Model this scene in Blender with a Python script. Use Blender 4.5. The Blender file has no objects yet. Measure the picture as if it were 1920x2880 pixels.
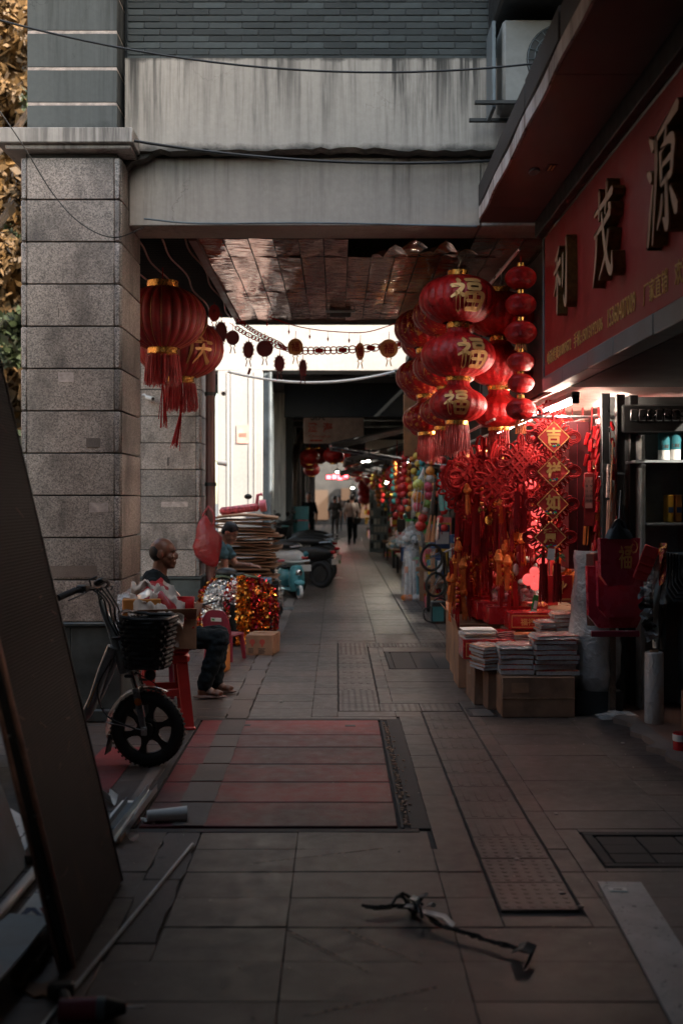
import bpy, math, random
import numpy as np
from mathutils import Vector, Matrix
random.seed(7)
R = math.radians; PI = math.pi
S = bpy.context.scene; C = S.collection
# ---------------------------------------------------------------- camera, sky, sun, exposure
H = 1.55; F = 3155.0
cam_d = bpy.data.cameras.new('camera'); cam = bpy.data.objects.new('camera', cam_d); C.objects.link(cam)
cam.location = (0, 0, H); cam.rotation_euler = (R(90), 0, 0)
cam_d.sensor_fit = 'VERTICAL'; cam_d.sensor_height = 36; cam_d.sensor_width = 24
cam_d.lens = F / 2880 * 36; cam_d.shift_x = 13 / 2880; cam_d.shift_y = -40 / 2880
cam_d.clip_start = .05; cam_d.clip_end = 900
cam_d.dof.use_dof = True; cam_d.dof.focus_distance = 7.9; cam_d.dof.aperture_fstop = 2.0
S.camera = cam
SUN_EL, SUN_AZ = R(38), R(128)      # azimuth of the sun, clockwise from +Y: behind the camera, over the right-hand houses
world = bpy.data.worlds.new('World'); S.world = world; world.use_nodes = True
nt = world.node_tree; sky = nt.nodes.new('ShaderNodeTexSky'); sky.sky_type = 'NISHITA'; sky.sun_disc = False
sky.sun_elevation = SUN_EL; sky.sun_rotation = SUN_AZ; sky.dust_density = 2.0
bg = nt.nodes['Background']; wbm = nt.nodes.new('ShaderNodeMix'); wbm.data_type = 'RGBA'; wbm.blend_type = 'MULTIPLY'; wbm.inputs[0].default_value = 1; wbm.inputs[7].default_value = (1, .885, .69, 1)      # white balance of the shot, even over the whole sky
nt.links.new(sky.outputs[0], wbm.inputs[6]); nt.links.new(wbm.outputs[2], bg.inputs[0]); bg.inputs[1].default_value = .15
sun_d = bpy.data.lights.new('sun', 'SUN'); sun_d.energy = 2.0; sun_d.angle = R(.5); sun_d.color = (1, .90, .79)
sun = bpy.data.objects.new('sun', sun_d); C.objects.link(sun)
sun.rotation_euler = Vector((-math.sin(SUN_AZ) * math.cos(SUN_EL), -math.cos(SUN_AZ) * math.cos(SUN_EL), -math.sin(SUN_EL))).to_track_quat('-Z', 'Y').to_euler()
S.view_settings.view_transform = 'Standard'; S.view_settings.look = 'None'; S.view_settings.gamma = 1
S.view_settings.exposure = 2.75
S.render.engine = 'CYCLES'; S.cycles.use_denoising = True; S.cycles.max_bounces = 8; S.cycles.sample_clamp_indirect = 6
S.cycles.caustics_reflective = False; S.cycles.caustics_refractive = False

# ---------------------------------------------------------------- helpers
def W(px, py, D):                    # a point of the place from where it shows in the photograph and its distance
    return Vector(((px - 947) * D / F, D, H - (py - 1400) * D / F))
def K(px, py, D): return W(px * 1.2245, py * 1.2245, D)
def sm(v, k): return v * k / F       # picture size to metres
class MB:
    def __init__(s): s.v = []; s.f = []; s.m = []; s.mi = 0; s.T = None
    def add(s, vs, fs):
        n = len(s.v); T = s.T
        s.v.extend([tuple(T @ Vector(p)) for p in vs] if T else [tuple(p) for p in vs])
        s.f.extend([tuple(i + n for i in f) for f in fs]); s.m.extend([s.mi] * len(fs)); return s
    def box(s, x0, x1, y0, y1, z0, z1, b=0):
        if x0 > x1: x0, x1 = x1, x0
        if y0 > y1: y0, y1 = y1, y0
        if z0 > z1: z0, z1 = z1, z0
        return s.cbox(((x0+x1)/2, (y0+y1)/2, (z0+z1)/2), (x1-x0, y1-y0, z1-z0), b)
    def cbox(s, c, d, b=0, rot=None):
        hx, hy, hz = d[0]/2, d[1]/2, d[2]/2; cx, cy, cz = c
        M3 = rot
        def fin(p):
            if M3 is not None: p = M3 @ Vector(p)
            return (p[0]+cx, p[1]+cy, p[2]+cz)
        if b <= 0:
            vs = [fin((x, y, z)) for x in (-hx, hx) for y in (-hy, hy) for z in (-hz, hz)]
            return s.add(vs, [(0,1,3,2),(4,6,7,5),(0,4,5,1),(2,3,7,6),(0,2,6,4),(1,5,7,3)])
        b = min(b, hx*.98, hy*.98, hz*.98); vs = []; ix = {}
        for x in (-1, 1):
            for y in (-1, 1):
                for z in (-1, 1):
                    for a, p in (('x', (x*hx, y*(hy-b), z*(hz-b))), ('y', (x*(hx-b), y*hy, z*(hz-b))), ('z', (x*(hx-b), y*(hy-b), z*hz))):
                        ix[(x, y, z, a)] = len(vs); vs.append(fin(p))
        fs = []
        for g in (-1, 1):
            fs.append([ix[(g, y, z, 'x')] for y, z in ((-1,-1),(1,-1),(1,1),(-1,1))][::g])
            fs.append([ix[(x, g, z, 'y')] for x, z in ((-1,-1),(-1,1),(1,1),(1,-1))][::g])
            fs.append([ix[(x, y, g, 'z')] for x, y in ((-1,-1),(1,-1),(1,1),(-1,1))][::g])
        for g in (-1, 1):
            for h in (-1, 1):
                fs.append([ix[(g,h,-1,'x')], ix[(g,h,-1,'y')], ix[(g,h,1,'y')], ix[(g,h,1,'x')]][::g*h])
                fs.append([ix[(g,-1,h,'z')], ix[(g,-1,h,'x')], ix[(g,1,h,'x')], ix[(g,1,h,'z')]][::g*h])
                fs.append([ix[(-1,g,h,'y')], ix[(-1,g,h,'z')], ix[(1,g,h,'z')], ix[(1,g,h,'y')]][::g*h])
                for k in (-1, 1): fs.append([ix[(g,h,k,'x')], ix[(g,h,k,'y')], ix[(g,h,k,'z')]][::g*h*k])
        return s.add(vs, fs)
    def bar(s, p0, p1, w, h, b=0, up=(0, 0, 1)):      # a box along a line
        p0 = Vector(p0); p1 = Vector(p1); d = p1 - p0; y = d.normalized(); u = Vector(up)
        if abs(y.dot(u)) > .98: u = Vector((1, 0, 0))
        x = y.cross(u).normalized(); z = x.cross(y)
        M3 = Matrix((x, y, z)).transposed()
        return s.cbox((p0+p1)/2, (w, d.length, h), b, M3)
    def tube(s, pts, r, n=8, closed=False, cap=True):
        pts = [Vector(p) for p in pts]; N = len(pts)
        rr = r if isinstance(r, (list, tuple)) else [r]*N
        vs = []; up = None
        for i, p in enumerate(pts):
            a = pts[i-1] if (i > 0 or closed) else p; c = pts[(i+1) % N] if (i < N-1 or closed) else p
            t = (c - a)
            if t.length < 1e-9: t = Vector((0, 0, 1))
            t.normalize()
            if up is None: up = Vector((0, 0, 1)) if abs(t.z) < .9 else Vector((1, 0, 0))
            x = t.cross(up)
            if x.length < 1e-4: x = t.orthogonal()
            x.normalize(); y = x.cross(t); up = y
            for k in range(n):
                q = 2*PI*k/n; vs.append(p + (x*math.cos(q) + y*math.sin(q))*rr[i])
        fs = []
        for i in range(N if closed else N-1):
            j = (i+1) % N
            for k in range(n): fs.append((i*n+k, i*n+(k+1) % n, j*n+(k+1) % n, j*n+k))
        if cap and not closed: fs += [tuple(range(n))[::-1], tuple((N-1)*n+k for k in range(n))]
        return s.add(vs, fs)
    def cyl(s, p0, p1, r0, r1=None, n=12): return s.tube([p0, p1], [r0, r0 if r1 is None else r1], n)
    def lathe(s, prof, n=20, c=(0, 0, 0), ell=(1, 1), rib=0, nr=0, flip=False):
        vs = []; fs = []; rows = []
        for r, z in prof:
            if r <= 1e-6: rows.append([len(vs)]); vs.append((c[0], c[1], c[2]+z))
            else:
                rows.append(list(range(len(vs), len(vs)+n)))
                for k in range(n):
                    a = 2*PI*k/n; q = r*(1 - rib*abs(math.sin(a*nr/2))**6 if nr else 1) if not rib else r*(1-rib*(1-abs(math.sin(a*nr/2))**.6))
                    vs.append((c[0]+q*math.cos(a)*ell[0], c[1]+q*math.sin(a)*ell[1], c[2]+z))
        for a, b in zip(rows[:-1], rows[1:]):
            for k in range(n):
                k2 = (k+1) % n
                if len(a) == 1 and len(b) == 1: continue
                if len(a) == 1: f = (a[0], b[k2], b[k])
                elif len(b) == 1: f = (a[k], a[k2], b[0])
                else: f = (a[k], a[k2], b[k2], b[k])
                fs.append(f if not flip else f[::-1])
        return s.add(vs, fs)
    def ball(s, c, r, n=12, m=8):
        r3 = r if isinstance(r, (tuple, list)) else (r, r, r)
        return s.lathe([(math.sin(PI*i/m), -r3[2]*math.cos(PI*i/m)) for i in range(m+1)], n, c, (r3[0], r3[1]))
    def quad(s, *p): return s.add(p, [tuple(range(len(p)))])
    def prism(s, poly, d0, d1, T=None):
        n = len(poly); T = T or Matrix.Identity(4)
        vs = [T @ Vector((x, y, d0)) for x, y in poly] + [T @ Vector((x, y, d1)) for x, y in poly]
        return s.add(vs, [tuple(range(n))[::-1], tuple(range(n, 2*n))] + [(i, (i+1) % n, n+(i+1) % n, n+i) for i in range(n)])
    def grid(s, nx, ny, fn):
        vs = [fn(i/nx, j/ny) for j in range(ny+1) for i in range(nx+1)]
        return s.add(vs, [(j*(nx+1)+i, j*(nx+1)+i+1, (j+1)*(nx+1)+i+1, (j+1)*(nx+1)+i) for j in range(ny) for i in range(nx)])
    def slab(s, nx, ny, fn, t):           # a sheet with thickness: fn gives the upper face, t is a vector to the lower
        t = Vector(t); s.grid(nx, ny, lambda u, v: Vector(fn(u, v))); n0 = (nx+1)*(ny+1)
        s.grid(nx, ny, lambda u, v: Vector(fn(1-u, v)) + t)
        b = len(s.v) - 2*n0; e = []
        idx = lambda i, j: b + j*(nx+1)+i; idy = lambda i, j: b+n0 + j*(nx+1)+(nx-i)
        for i in range(nx): e += [(idx(i, 0), idy(i, 0), idy(i+1, 0), idx(i+1, 0)), (idx(i+1, ny), idy(i+1, ny), idy(i, ny), idx(i, ny))]
        for j in range(ny): e += [(idx(0, j+1), idy(0, j+1), idy(0, j), idx(0, j)), (idx(nx, j), idy(nx, j), idy(nx, j+1), idx(nx, j+1))]
        s.f.extend(e); s.m.extend([s.mi]*len(e)); return s
    def mesh(s, name, mats, angle=40):
        me = bpy.data.meshes.new(name); me.from_pydata(s.v, [], s.f)
        for mt in (mats if isinstance(mats, (list, tuple)) else [mats]): me.materials.append(mt)
        if any(s.m): me.polygons.foreach_set('material_index', s.m)
        if angle:
            me.polygons.foreach_set('use_smooth', [True]*len(me.polygons)); me.set_sharp_from_angle(angle=R(angle))
        me.update(); return me
    def obj(s, name, mats, parent=None, angle=40, loc=None, rot=None):
        return mk(name, s.mesh(name, mats, angle), parent, loc, rot)
KIDS = {}
def mk(name, me, parent=None, loc=None, rot=None):
    o = bpy.data.objects.new(name, me); C.objects.link(o)
    if parent is not None: o.parent = parent; KIDS.setdefault(parent.name, []).append(o)
    if loc is not None: o.location = loc
    if rot is not None: o.rotation_euler = rot
    return o
def tag(o, label=None, cat=None, group=None, kind=None):
    for k, v in (('label', label), ('category', cat), ('group', group), ('kind', kind)):
        if v: o[k] = v
    return o
def thing(name, label, cat, loc=(0, 0, 0), rz=0, group=None, kind=None):
    return tag(mk(name, None, None, loc, (0, 0, rz) if not isinstance(rz, tuple) else rz), label, cat, group, kind)
def clone(o, loc=None, rot=None, label=None, parent=None, scale=None, group=None):
    c = o.copy(); C.objects.link(c)
    if parent is not None: c.parent = parent; KIDS.setdefault(parent.name, []).append(c)
    if loc is not None: c.location = loc
    if rot is not None: c.rotation_euler = rot if isinstance(rot, tuple) else (0, 0, rot)
    if scale is not None: c.scale = scale if isinstance(scale, tuple) else (scale,)*3
    if label: c['label'] = label
    if group: c['group'] = group
    for k in KIDS.get(o.name, []): clone(k, parent=c)
    return c
def rnd(a, b): return random.uniform(a, b)
def spline(pts, n=8):
    P = [Vector(p) for p in pts]; out = []
    for i in range(len(P)-1):
        a = P[i-1] if i else P[0]*2-P[1]; b, c = P[i], P[i+1]; d = P[i+2] if i+2 < len(P) else c*2-b
        for k in range(n):
            t = k/n; out.append(.5*((2*b)+(c-a)*t+(2*a-5*b+4*c-d)*t*t+(3*b-a-3*c+d)*t**3))
    return out+[P[-1]]
def sag(p0, p1, drop, n=14): 
    p0 = Vector(p0); p1 = Vector(p1)
    return [p0.lerp(p1, i/n) - Vector((0, 0, drop*4*(i/n)*(1-i/n))) for i in range(n+1)]
def brush(pts, k=1.0):                # outline of one brush stroke from (x, y, width) points
    P = spline([(p[0], p[1], p[2]) for p in pts], 6); L = []; Rr = []
    for i, p in enumerate(P):
        a = P[max(i-1, 0)]; c = P[min(i+1, len(P)-1)]; t = Vector((c.x-a.x, c.y-a.y))
        t = t.normalized() if t.length > 1e-6 else Vector((1, 0)); nrm = Vector((-t.y, t.x)); w = max(p.z, .012)*k
        if i == 0:
            for q in (60, 0): 
                qq = R(q); e = -t*math.cos(qq)*w*.8 + nrm*math.sin(qq)*w; L.append(Vector((p.x, p.y))+e)
        L.append(Vector((p.x, p.y))+nrm*w); Rr.append(Vector((p.x, p.y))-nrm*w)
        if i == len(P)-1: L.append(Vector((p.x, p.y))+t*w*.8)
    return L, Rr
def strokes(mb, glyph, T, d0, d1, k=1.0):
    for i, st in enumerate(glyph):
        L, Rr = brush(st, k); poly = [tuple(p) for p in L] + [tuple(p) for p in Rr[::-1]]
        mb.prism(poly[::-1], d0 - i*.0004, d1 + i*.0004, T)
_txt = {}
def text_geo(s, bold=0.0):
    if (s, bold) in _txt: return _txt[(s, bold)]
    cu = bpy.data.curves.new('lettering', 'FONT'); cu.body = s; cu.size = 1; cu.offset = bold; cu.resolution_u = 3; cu.fill_mode = 'BOTH'; cu.extrude = .5
    o = bpy.data.objects.new('lettering', cu); me = bpy.data.meshes.new_from_object(o)
    vs = [v.co.copy() for v in me.vertices]; fs = [tuple(p.vertices) for p in me.polygons]
    bpy.data.objects.remove(o); bpy.data.curves.remove(cu); bpy.data.meshes.remove(me)
    if vs:
        x0 = min(v.x for v in vs); x1 = max(v.x for v in vs); y0 = min(v.y for v in vs); y1 = max(v.y for v in vs)
    else: x0 = x1 = y0 = y1 = 0
    _txt[(s, bold)] = (vs, fs, x0, x1, y0, y1); return _txt[(s, bold)]
def text(mb, s, T, w, h, t=.004, bold=0.0):      # lettering fitted in a w x h rectangle centred on T, its face towards +z
    vs, fs, x0, x1, y0, y1 = text_geo(s, bold)
    if not vs: return
    mb.add([T @ Vector(((v.x-(x0+x1)/2)/(x1-x0)*w, (v.y-(y0+y1)/2)/(y1-y0)*h, (v.z+.5)*t)) for v in vs], fs)
def frame(o, x, y):                    # matrix from an origin and two axes
    x = Vector(x).normalized(); y = Vector(y).normalized(); z = x.cross(y)
    m = Matrix((x, y, z)).transposed().to_4x4(); m.translation = Vector(o); return m

# ---------------------------------------------------------------- materials
def nodes(name):
    m = bpy.data.materials.new(name); m.use_nodes = True; t = m.node_tree; return m, t, t.nodes['Principled BSDF']
def lk(t, a, b): t.links.new(a, b)
def nz(t, co, scale, detail=5, rough=.6, dist=0):
    n = t.nodes.new('ShaderNodeTexNoise'); n.inputs['Scale'].default_value = scale; n.inputs['Detail'].default_value = detail
    n.inputs['Roughness'].default_value = rough; n.inputs['Distortion'].default_value = dist; lk(t, co, n.inputs['Vector']); return n
def mp(t, co, scale=(1, 1, 1), loc=(0, 0, 0), rot=(0, 0, 0)):
    n = t.nodes.new('ShaderNodeMapping'); n.inputs['Scale'].default_value = scale; n.inputs['Location'].default_value = loc; n.inputs['Rotation'].default_value = rot
    lk(t, co, n.inputs['Vector']); return n.outputs[0]
def ramp(t, fac, stops):
    n = t.nodes.new('ShaderNodeValToRGB'); e = n.color_ramp.elements
    while len(e) < len(stops): e.new(.5)
    for q, (p, c) in zip(e, stops): q.position = p; q.color = (*(c if isinstance(c, tuple) else (c, c, c)), 1)
    lk(t, fac, n.inputs[0]); return n.outputs[0]
def mix(t, f, a, b, mode='MIX'):
    n = t.nodes.new('ShaderNodeMix'); n.data_type = 'RGBA'; n.blend_type = mode; n.clamp_factor = True
    for i, v in ((0, f), (6, a), (7, b)):
        if isinstance(v, (int, float)): n.inputs[i].default_value = v
        elif isinstance(v, tuple): n.inputs[i].default_value = (*v, 1)
        else: lk(t, v, n.inputs[i])
    return n.outputs[2]
def mth(t, op, a, b=0.0):
    n = t.nodes.new('ShaderNodeMath'); n.operation = op
    for i, v in ((0, a), (1, b)):
        if isinstance(v, (int, float)): n.inputs[i].default_value = v
        else: lk(t, v, n.inputs[i])
    return n.outputs[0]
def bump(t, b, hgt, strength=.3, dist=.01):
    n = t.nodes.new('ShaderNodeBump'); n.inputs['Strength'].default_value = strength; n.inputs['Distance'].default_value = dist
    lk(t, hgt, n.inputs['Height']); lk(t, n.outputs[0], b.inputs['Normal'])
def coords(t, world=False):
    if world: return t.nodes.new('ShaderNodeNewGeometry').outputs['Position']
    return t.nodes.new('ShaderNodeTexCoord').outputs['Object']
def M(name, col, rough=.6, metal=0, var=.18, scale=7, bmp=.15, bs=60, bd=.004, rn=0, spec=.5, coat=0, trans=0, alpha=1, col2=None, world=False, sheen=0, rvar=.15, sss=0):
    m, t, b = nodes(name); co = coords(t, world)
    n = nz(t, co, scale, 6, .65)
    lo = tuple(max(c*(1-var*1.6), 0) for c in col); hi = tuple(min(c*(1+var), 1) for c in (col2 or col))
    c = ramp(t, n.outputs[0], [(.3, lo), (.7, hi)])
    if rn:
        oi = t.nodes.new('ShaderNodeObjectInfo'); v = ramp(t, oi.outputs['Random'], [(0, 1-rn), (1, 1+rn)])
        c = mix(t, 1, c, v, 'MULTIPLY')
    lk(t, c, b.inputs['Base Color'])
    rr = ramp(t, n.outputs[0], [(.3, max(rough-rvar, .02)), (.75, min(rough+rvar, 1))]); lk(t, rr, b.inputs['Roughness'])
    b.inputs['Metallic'].default_value = metal; b.inputs['Specular IOR Level'].default_value = spec
    b.inputs['Coat Weight'].default_value = coat; b.inputs['Coat Roughness'].default_value = .15
    b.inputs['Transmission Weight'].default_value = trans; b.inputs['Alpha'].default_value = alpha; b.inputs['Sheen Weight'].default_value = sheen
    if sss: b.inputs['Subsurface Weight'].default_value = sss; b.inputs['Subsurface Radius'].default_value = (.02, .008, .004)
    if bmp: bump(t, b, nz(t, co, bs, 4).outputs[0], bmp, bd)
    return m
def emit(name, col, s):
    m, t, b = nodes(name); b.inputs['Base Color'].default_value = (*col, 1); b.inputs['Emission Color'].default_value = (*col, 1); b.inputs['Emission Strength'].default_value = s; return m
MT = {}
def granite(name, lo, mid, hi, rough=.45):
    m, t, b = nodes(name); co = coords(t)
    oi = t.nodes.new('ShaderNodeObjectInfo')
    off = t.nodes.new('ShaderNodeVectorMath'); off.operation = 'ADD'; lk(t, co, off.inputs[0]); cm = t.nodes.new('ShaderNodeCombineXYZ')
    sc = mth(t, 'MULTIPLY', oi.outputs['Random'], 17.0)
    for i in range(3): lk(t, sc, cm.inputs[i])
    lk(t, cm.outputs[0], off.inputs[1]); co = off.outputs[0]
    v = t.nodes.new('ShaderNodeTexVoronoi'); v.inputs['Scale'].default_value = 130; lk(t, co, v.inputs['Vector'])
    sp = t.nodes.new('ShaderNodeSeparateColor'); lk(t, v.outputs['Color'], sp.inputs[0])
    n = nz(t, co, 55, 4)
    f = mth(t, 'ADD', mth(t, 'MULTIPLY', sp.outputs[0], .6), mth(t, 'MULTIPLY', n.outputs[0], .5))
    c = ramp(t, f, [(.22, lo), (.5, mid), (.82, hi)])
    st = nz(t, mp(t, co, (1, 1, .5)), 3.2, 5)
    c = mix(t, ramp(t, st.outputs[0], [(.46, 0.0), (.66, .7)]), c, (.06, .05, .045))
    c = mix(t, 1, c, ramp(t, oi.outputs['Random'], [(0, (.74, .72, .70)), (.5, (.98, .94, .9)), (1, (1.14, 1.08, 1.04))]), 'MULTIPLY')
    lk(t, c, b.inputs['Base Color']); b.inputs['Roughness'].default_value = rough
    bump(t, b, f, .12, .002); return m
MT['granite'] = granite('granite', (.14, .125, .115), (.29, .258, .232), (.46, .40, .36), .55)
MT['granite_edge'] = granite('granite_edge', (.08, .075, .075), (.26, .24, .23), (.46, .42, .4), .4)
MT['plinth'] = M('dark_plinth_stone', (.045, .055, .055), .45, var=.4, scale=5, bmp=.1)
MT['render'] = None
def stained(name, base, dark, zt, zb, streak=1.0, top=1.0):
    """painted concrete: vertical run-off streaks under the upper edge, mould along the lower edge, hairline cracks"""
    m, t, b = nodes(name); co = coords(t, True); sep = t.nodes.new('ShaderNodeSeparateXYZ'); lk(t, co, sep.inputs[0])
    broad = nz(t, co, 1.3, 6, .6); c = ramp(t, broad.outputs[0], [(.25, tuple(x*.84 for x in base)), (.7, base)])
    fine = nz(t, co, 26, 5); c = mix(t, .12, c, ramp(t, fine.outputs[0], [(.3, .25), (.7, .75)]), 'OVERLAY')
    dz = mth(t, 'DIVIDE', mth(t, 'SUBTRACT', zt, sep.outputs[2]), zt-zb)          # 0 top .. 1 bottom
    s1 = nz(t, mp(t, co, (9, 9, .55)), 1.0, 5, .7); s2 = nz(t, mp(t, co, (26, 26, .8)), 1.0, 3, .6)
    big = nz(t, mp(t, co, (1.1, 1.1, .2)), 1.0, 2)
    k = mth(t, 'MULTIPLY', ramp(t, s1.outputs[0], [(.41, 0.0), (.57, 1.0)]), ramp(t, s2.outputs[0], [(.38, .25), (.55, 1.0)]))
    k = mth(t, 'MULTIPLY', k, ramp(t, big.outputs[0], [(.36, .12), (.55, 1.0)]))
    k = mth(t, 'MULTIPLY', k, ramp(t, dz, [(0, 1.0), (.5, .75), (1, .25)]))
    c = mix(t, mth(t, 'MULTIPLY', k, .95*streak), c, dark)
    edge = nz(t, mp(t, co, (7, 7, 7)), 1.0, 6, .7)
    g = mth(t, 'ADD', dz, mth(t, 'MULTIPLY', mth(t, 'SUBTRACT', edge.outputs[0], .5), .16))
    c = mix(t, ramp(t, g, [(.93, 0.0), (1.0, .85*top)]), c, dark)
    c = mix(t, ramp(t, g, [(.0, .75*top), (.035, 0.0)]), c, dark)
    vo = t.nodes.new('ShaderNodeTexVoronoi'); vo.feature = 'DISTANCE_TO_EDGE'; vo.inputs['Scale'].default_value = 1.4
    w = nz(t, co, 3, 6); wv = t.nodes.new('ShaderNodeVectorMath'); wv.operation = 'MULTIPLY_ADD'
    lk(t, w.outputs['Color'], wv.inputs[0]); wv.inputs[1].default_value = (.5, .5, .5); lk(t, co, wv.inputs[2]); lk(t, wv.outputs[0], vo.inputs['Vector'])
    cr = ramp(t, vo.outputs['Distance'], [(0.0, .5), (.006, 0.0)])
    gate = ramp(t, nz(t, co, .9, 2).outputs[0], [(.5, 0.0), (.6, 1.0)])
    c = mix(t, mth(t, 'MULTIPLY', cr, gate), c, dark)
    lk(t, c, b.inputs['Base Color']); b.inputs['Roughness'].default_value = .85
    bump(t, b, mth(t, 'ADD', fine.outputs[0], broad.outputs[0]), .25, .006); return m
MT['beam_up'] = stained('stained_concrete', (.45, .40, .35), (.035, .033, .03), 4.647, 4.0)
MT['beam_low'] = stained('smooth_concrete', (.44, .385, .335), (.08, .07, .06), 4.0, 3.4, .75, .35)
MT['white_wall'] = stained('white_painted_wall', (.40, .39, .375), (.3, .27, .24), 5.2, 0, .25, 0)
MT['white_wall_b'] = stained('worn_white_wall', (.55, .52, .48), (.10, .10, .10), 4.2, 0, .8, 0)
MT['shaft'] = stained('dark_render', (.10, .11, .11), (.022, .024, .024), 5.6, 4.04, 1.0, 1)
MT['cap'] = stained('cap_concrete', (.46, .42, .385), (.03, .03, .03), 4.3, 3.7, 1, 0)
MT['joint'] = M('pale_joint_mortar', (.5, .42, .38), .9, var=.3, scale=18)
MT['mortar'] = M('grey_mortar', (.075, .082, .085), .9, var=.3)
MT['brick'] = M('grey_brick', (.042, .050, .051), .8, var=.25, scale=9, rn=.38, bmp=.3, bs=80)
MT['partition'] = M('pale_partition_paint', (.15, .165, .165), .7, var=.3, scale=2, world=True)
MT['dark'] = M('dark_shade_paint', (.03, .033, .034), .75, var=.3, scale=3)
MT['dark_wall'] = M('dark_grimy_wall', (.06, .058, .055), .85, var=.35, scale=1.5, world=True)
MT['black'] = M('black_plastic', (.014, .014, .014), .5, var=.3, bmp=.05)
MT['matt_black'] = M('matt_black_board', (.010, .011, .011), .95, spec=.1)  # flat black board with almost no shine
MT['rubber'] = M('tyre_rubber', (.016, .017, .018), .75, var=.3, bmp=.2, bs=90)
MT['steel'] = M('bare_steel', (.42, .43, .44), .35, 1, var=.25, scale=14)
MT['alu'] = M('dull_aluminium', (.45, .5, .52), .4, .9, var=.15)
MT['chrome'] = M('chrome', (.75, .74, .72), .12, 1, var=.05, bmp=0)
MT['grey_metal'] = M('grey_painted_metal', (.16, .19, .205), .5, .2, var=.3, scale=3, bmp=.12, world=True)
MT['rust'] = M('rusty_sheet', (.06, .05, .047), .7, .2, var=.5, scale=9, bmp=.4)
MT['bike_grey'] = M('grey_bike_paint', (.24, .26, .265), .35, .4, var=.12, coat=.3, bmp=.02)
MT['red_pl'] = M('red_plastic', (.52, .035, .03), .38, var=.12, bmp=.04, coat=.1)
MT['maroon_pl'] = M('maroon_plastic', (.22, .02, .04), .4, var=.12, bmp=.04)
MT['card'] = M('cardboard', (.34, .19, .11), .85, var=.28, scale=4, bmp=.5, bs=9, bd=.012, rn=.18)
MT['card_d'] = M('darker_brown_cardboard', (.23, .13, .08), .85, var=.3, scale=4, bmp=.5, bs=9, bd=.012, rn=.2)  # cardboard in a darker brown tone
MT['card_o'] = M('orange_carton', (.50, .19, .035), .7, var=.15, scale=6)
MT['tape'] = M('packing_tape', (.42, .26, .16), .25, var=.08, spec=.6)
MT['print_red'] = M('red_print', (.40, .06, .04), .7, var=.2)
MT['print_dark'] = M('dark_print', (.06, .045, .04), .7, var=.2)
MT['wht'] = M('white_paper', (.80, .78, .74), .7, var=.1, scale=9, bmp=.1, bs=30)
MT['wht_pl'] = M('white_plastic', (.68, .67, .64), .4, var=.08)
MT['blue'] = M('blue_print', (.025, .06, .16), .6)
MT['teal'] = M('teal_plastic', (.03, .16, .19), .45, var=.15)
MT['cyan'] = M('cyan_toy_paint', (.10, .36, .40), .35, var=.1, coat=.3)
MT['green'] = M('green_print', (.02, .28, .06), .5)
MT['leaf_pl'] = M('green_silk_leaves', (.015, .12, .04), .5)
MT['yellow'] = M('yellow_plastic', (.62, .36, .04), .45)
MT['pink'] = M('pink_plastic', (.72, .18, .22), .45)
MT['skin'] = M('skin', (.40, .20, .135), .5, var=.12, scale=14, bmp=.08, bs=150, sss=.06)
MT['shade_skin'] = M('shaded_skin', (.16, .068, .042), .42, var=.14, scale=14, bmp=.08, bs=150, sss=.06)  # skin colour darkened to stand in for shadow on the seated man
MT['hair'] = M('black_hair', (.014, .012, .012), .6, var=.3, bmp=.5, bs=160)
MT['tee_dark'] = M('dark_teal_cotton', (.010, .016, .019), .95, spec=.15, var=.25, scale=10, bmp=.35, bs=26, bd=.01)
MT['tee_teal'] = M('grey_teal_cotton', (.06, .13, .15), .9, var=.2, scale=10, bmp=.35, bs=26, bd=.01)
MT['jeans'] = M('dark_jeans', (.014, .021, .026), .95, spec=.15, var=.3, scale=12, bmp=.5, bs=22, bd=.012)
MT['shirt_pale'] = M('pale_shirt', (.50, .44, .40), .9, var=.15)
MT['sandal'] = M('brown_sandal', (.20, .13, .11), .6)
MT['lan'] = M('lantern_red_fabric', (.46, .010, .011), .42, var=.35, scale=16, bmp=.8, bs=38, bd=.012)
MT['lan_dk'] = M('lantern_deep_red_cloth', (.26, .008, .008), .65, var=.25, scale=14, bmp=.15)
def flecked(name, base, gold, th=.62, sc=34):
    m, t, b = nodes(name); co = coords(t); n = nz(t, co, sc, 2, .5, 1.2); n2 = nz(t, co, 6, 5)
    f = ramp(t, n.outputs[0], [(th, 0.0), (th+.02, 1.0)])
    c = mix(t, f, ramp(t, n2.outputs[0], [(.3, tuple(x*.6 for x in base)), (.7, base)]), gold)
    lk(t, c, b.inputs['Base Color']); lk(t, mth(t, 'MULTIPLY', f, .8), b.inputs['Metallic'])
    lk(t, ramp(t, n2.outputs[0], [(.3, .25), (.7, .5)]), b.inputs['Roughness']); bump(t, b, nz(t, co, 55, 4).outputs[0], .5, .006); return m
MT['lan_gold'] = flecked('gold_flecked_lantern_paper', (.44, .010, .011), (.75, .36, .10), .60, 26)
MT['brocade'] = flecked('brocade_red_gold', (.42, .02, .02), (.8, .42, .12), .56, 40)
MT['gold'] = M('gold_foil', (.80, .40, .10), .28, .9, var=.2, scale=24, bmp=.3, bs=70)
MT['gold_p'] = M('gold_paint', (.82, .44, .15), .5, .25, var=.12, bmp=.05)
MT['goldthread'] = M('gold_thread', (.55, .27, .10), .45, .5, var=.1)
MT['cord'] = M('red_silk_cord', (.33, .011, .012), .8, spec=.2, var=.22, scale=30, bmp=.3, bs=140)
MT['cord_dk'] = M('deep_red_silk_cord', (.26, .010, .011), .85, spec=.2, var=.2, scale=30, bmp=.3, bs=140)
MT['fringe'] = M('red_fringe_thread', (.38, .015, .015), .6, var=.3, scale=40, bmp=.3, bs=150)
MT['fringe_or'] = M('orange_fringe_thread', (.62, .14, .02), .55, var=.25, scale=40)
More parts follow.
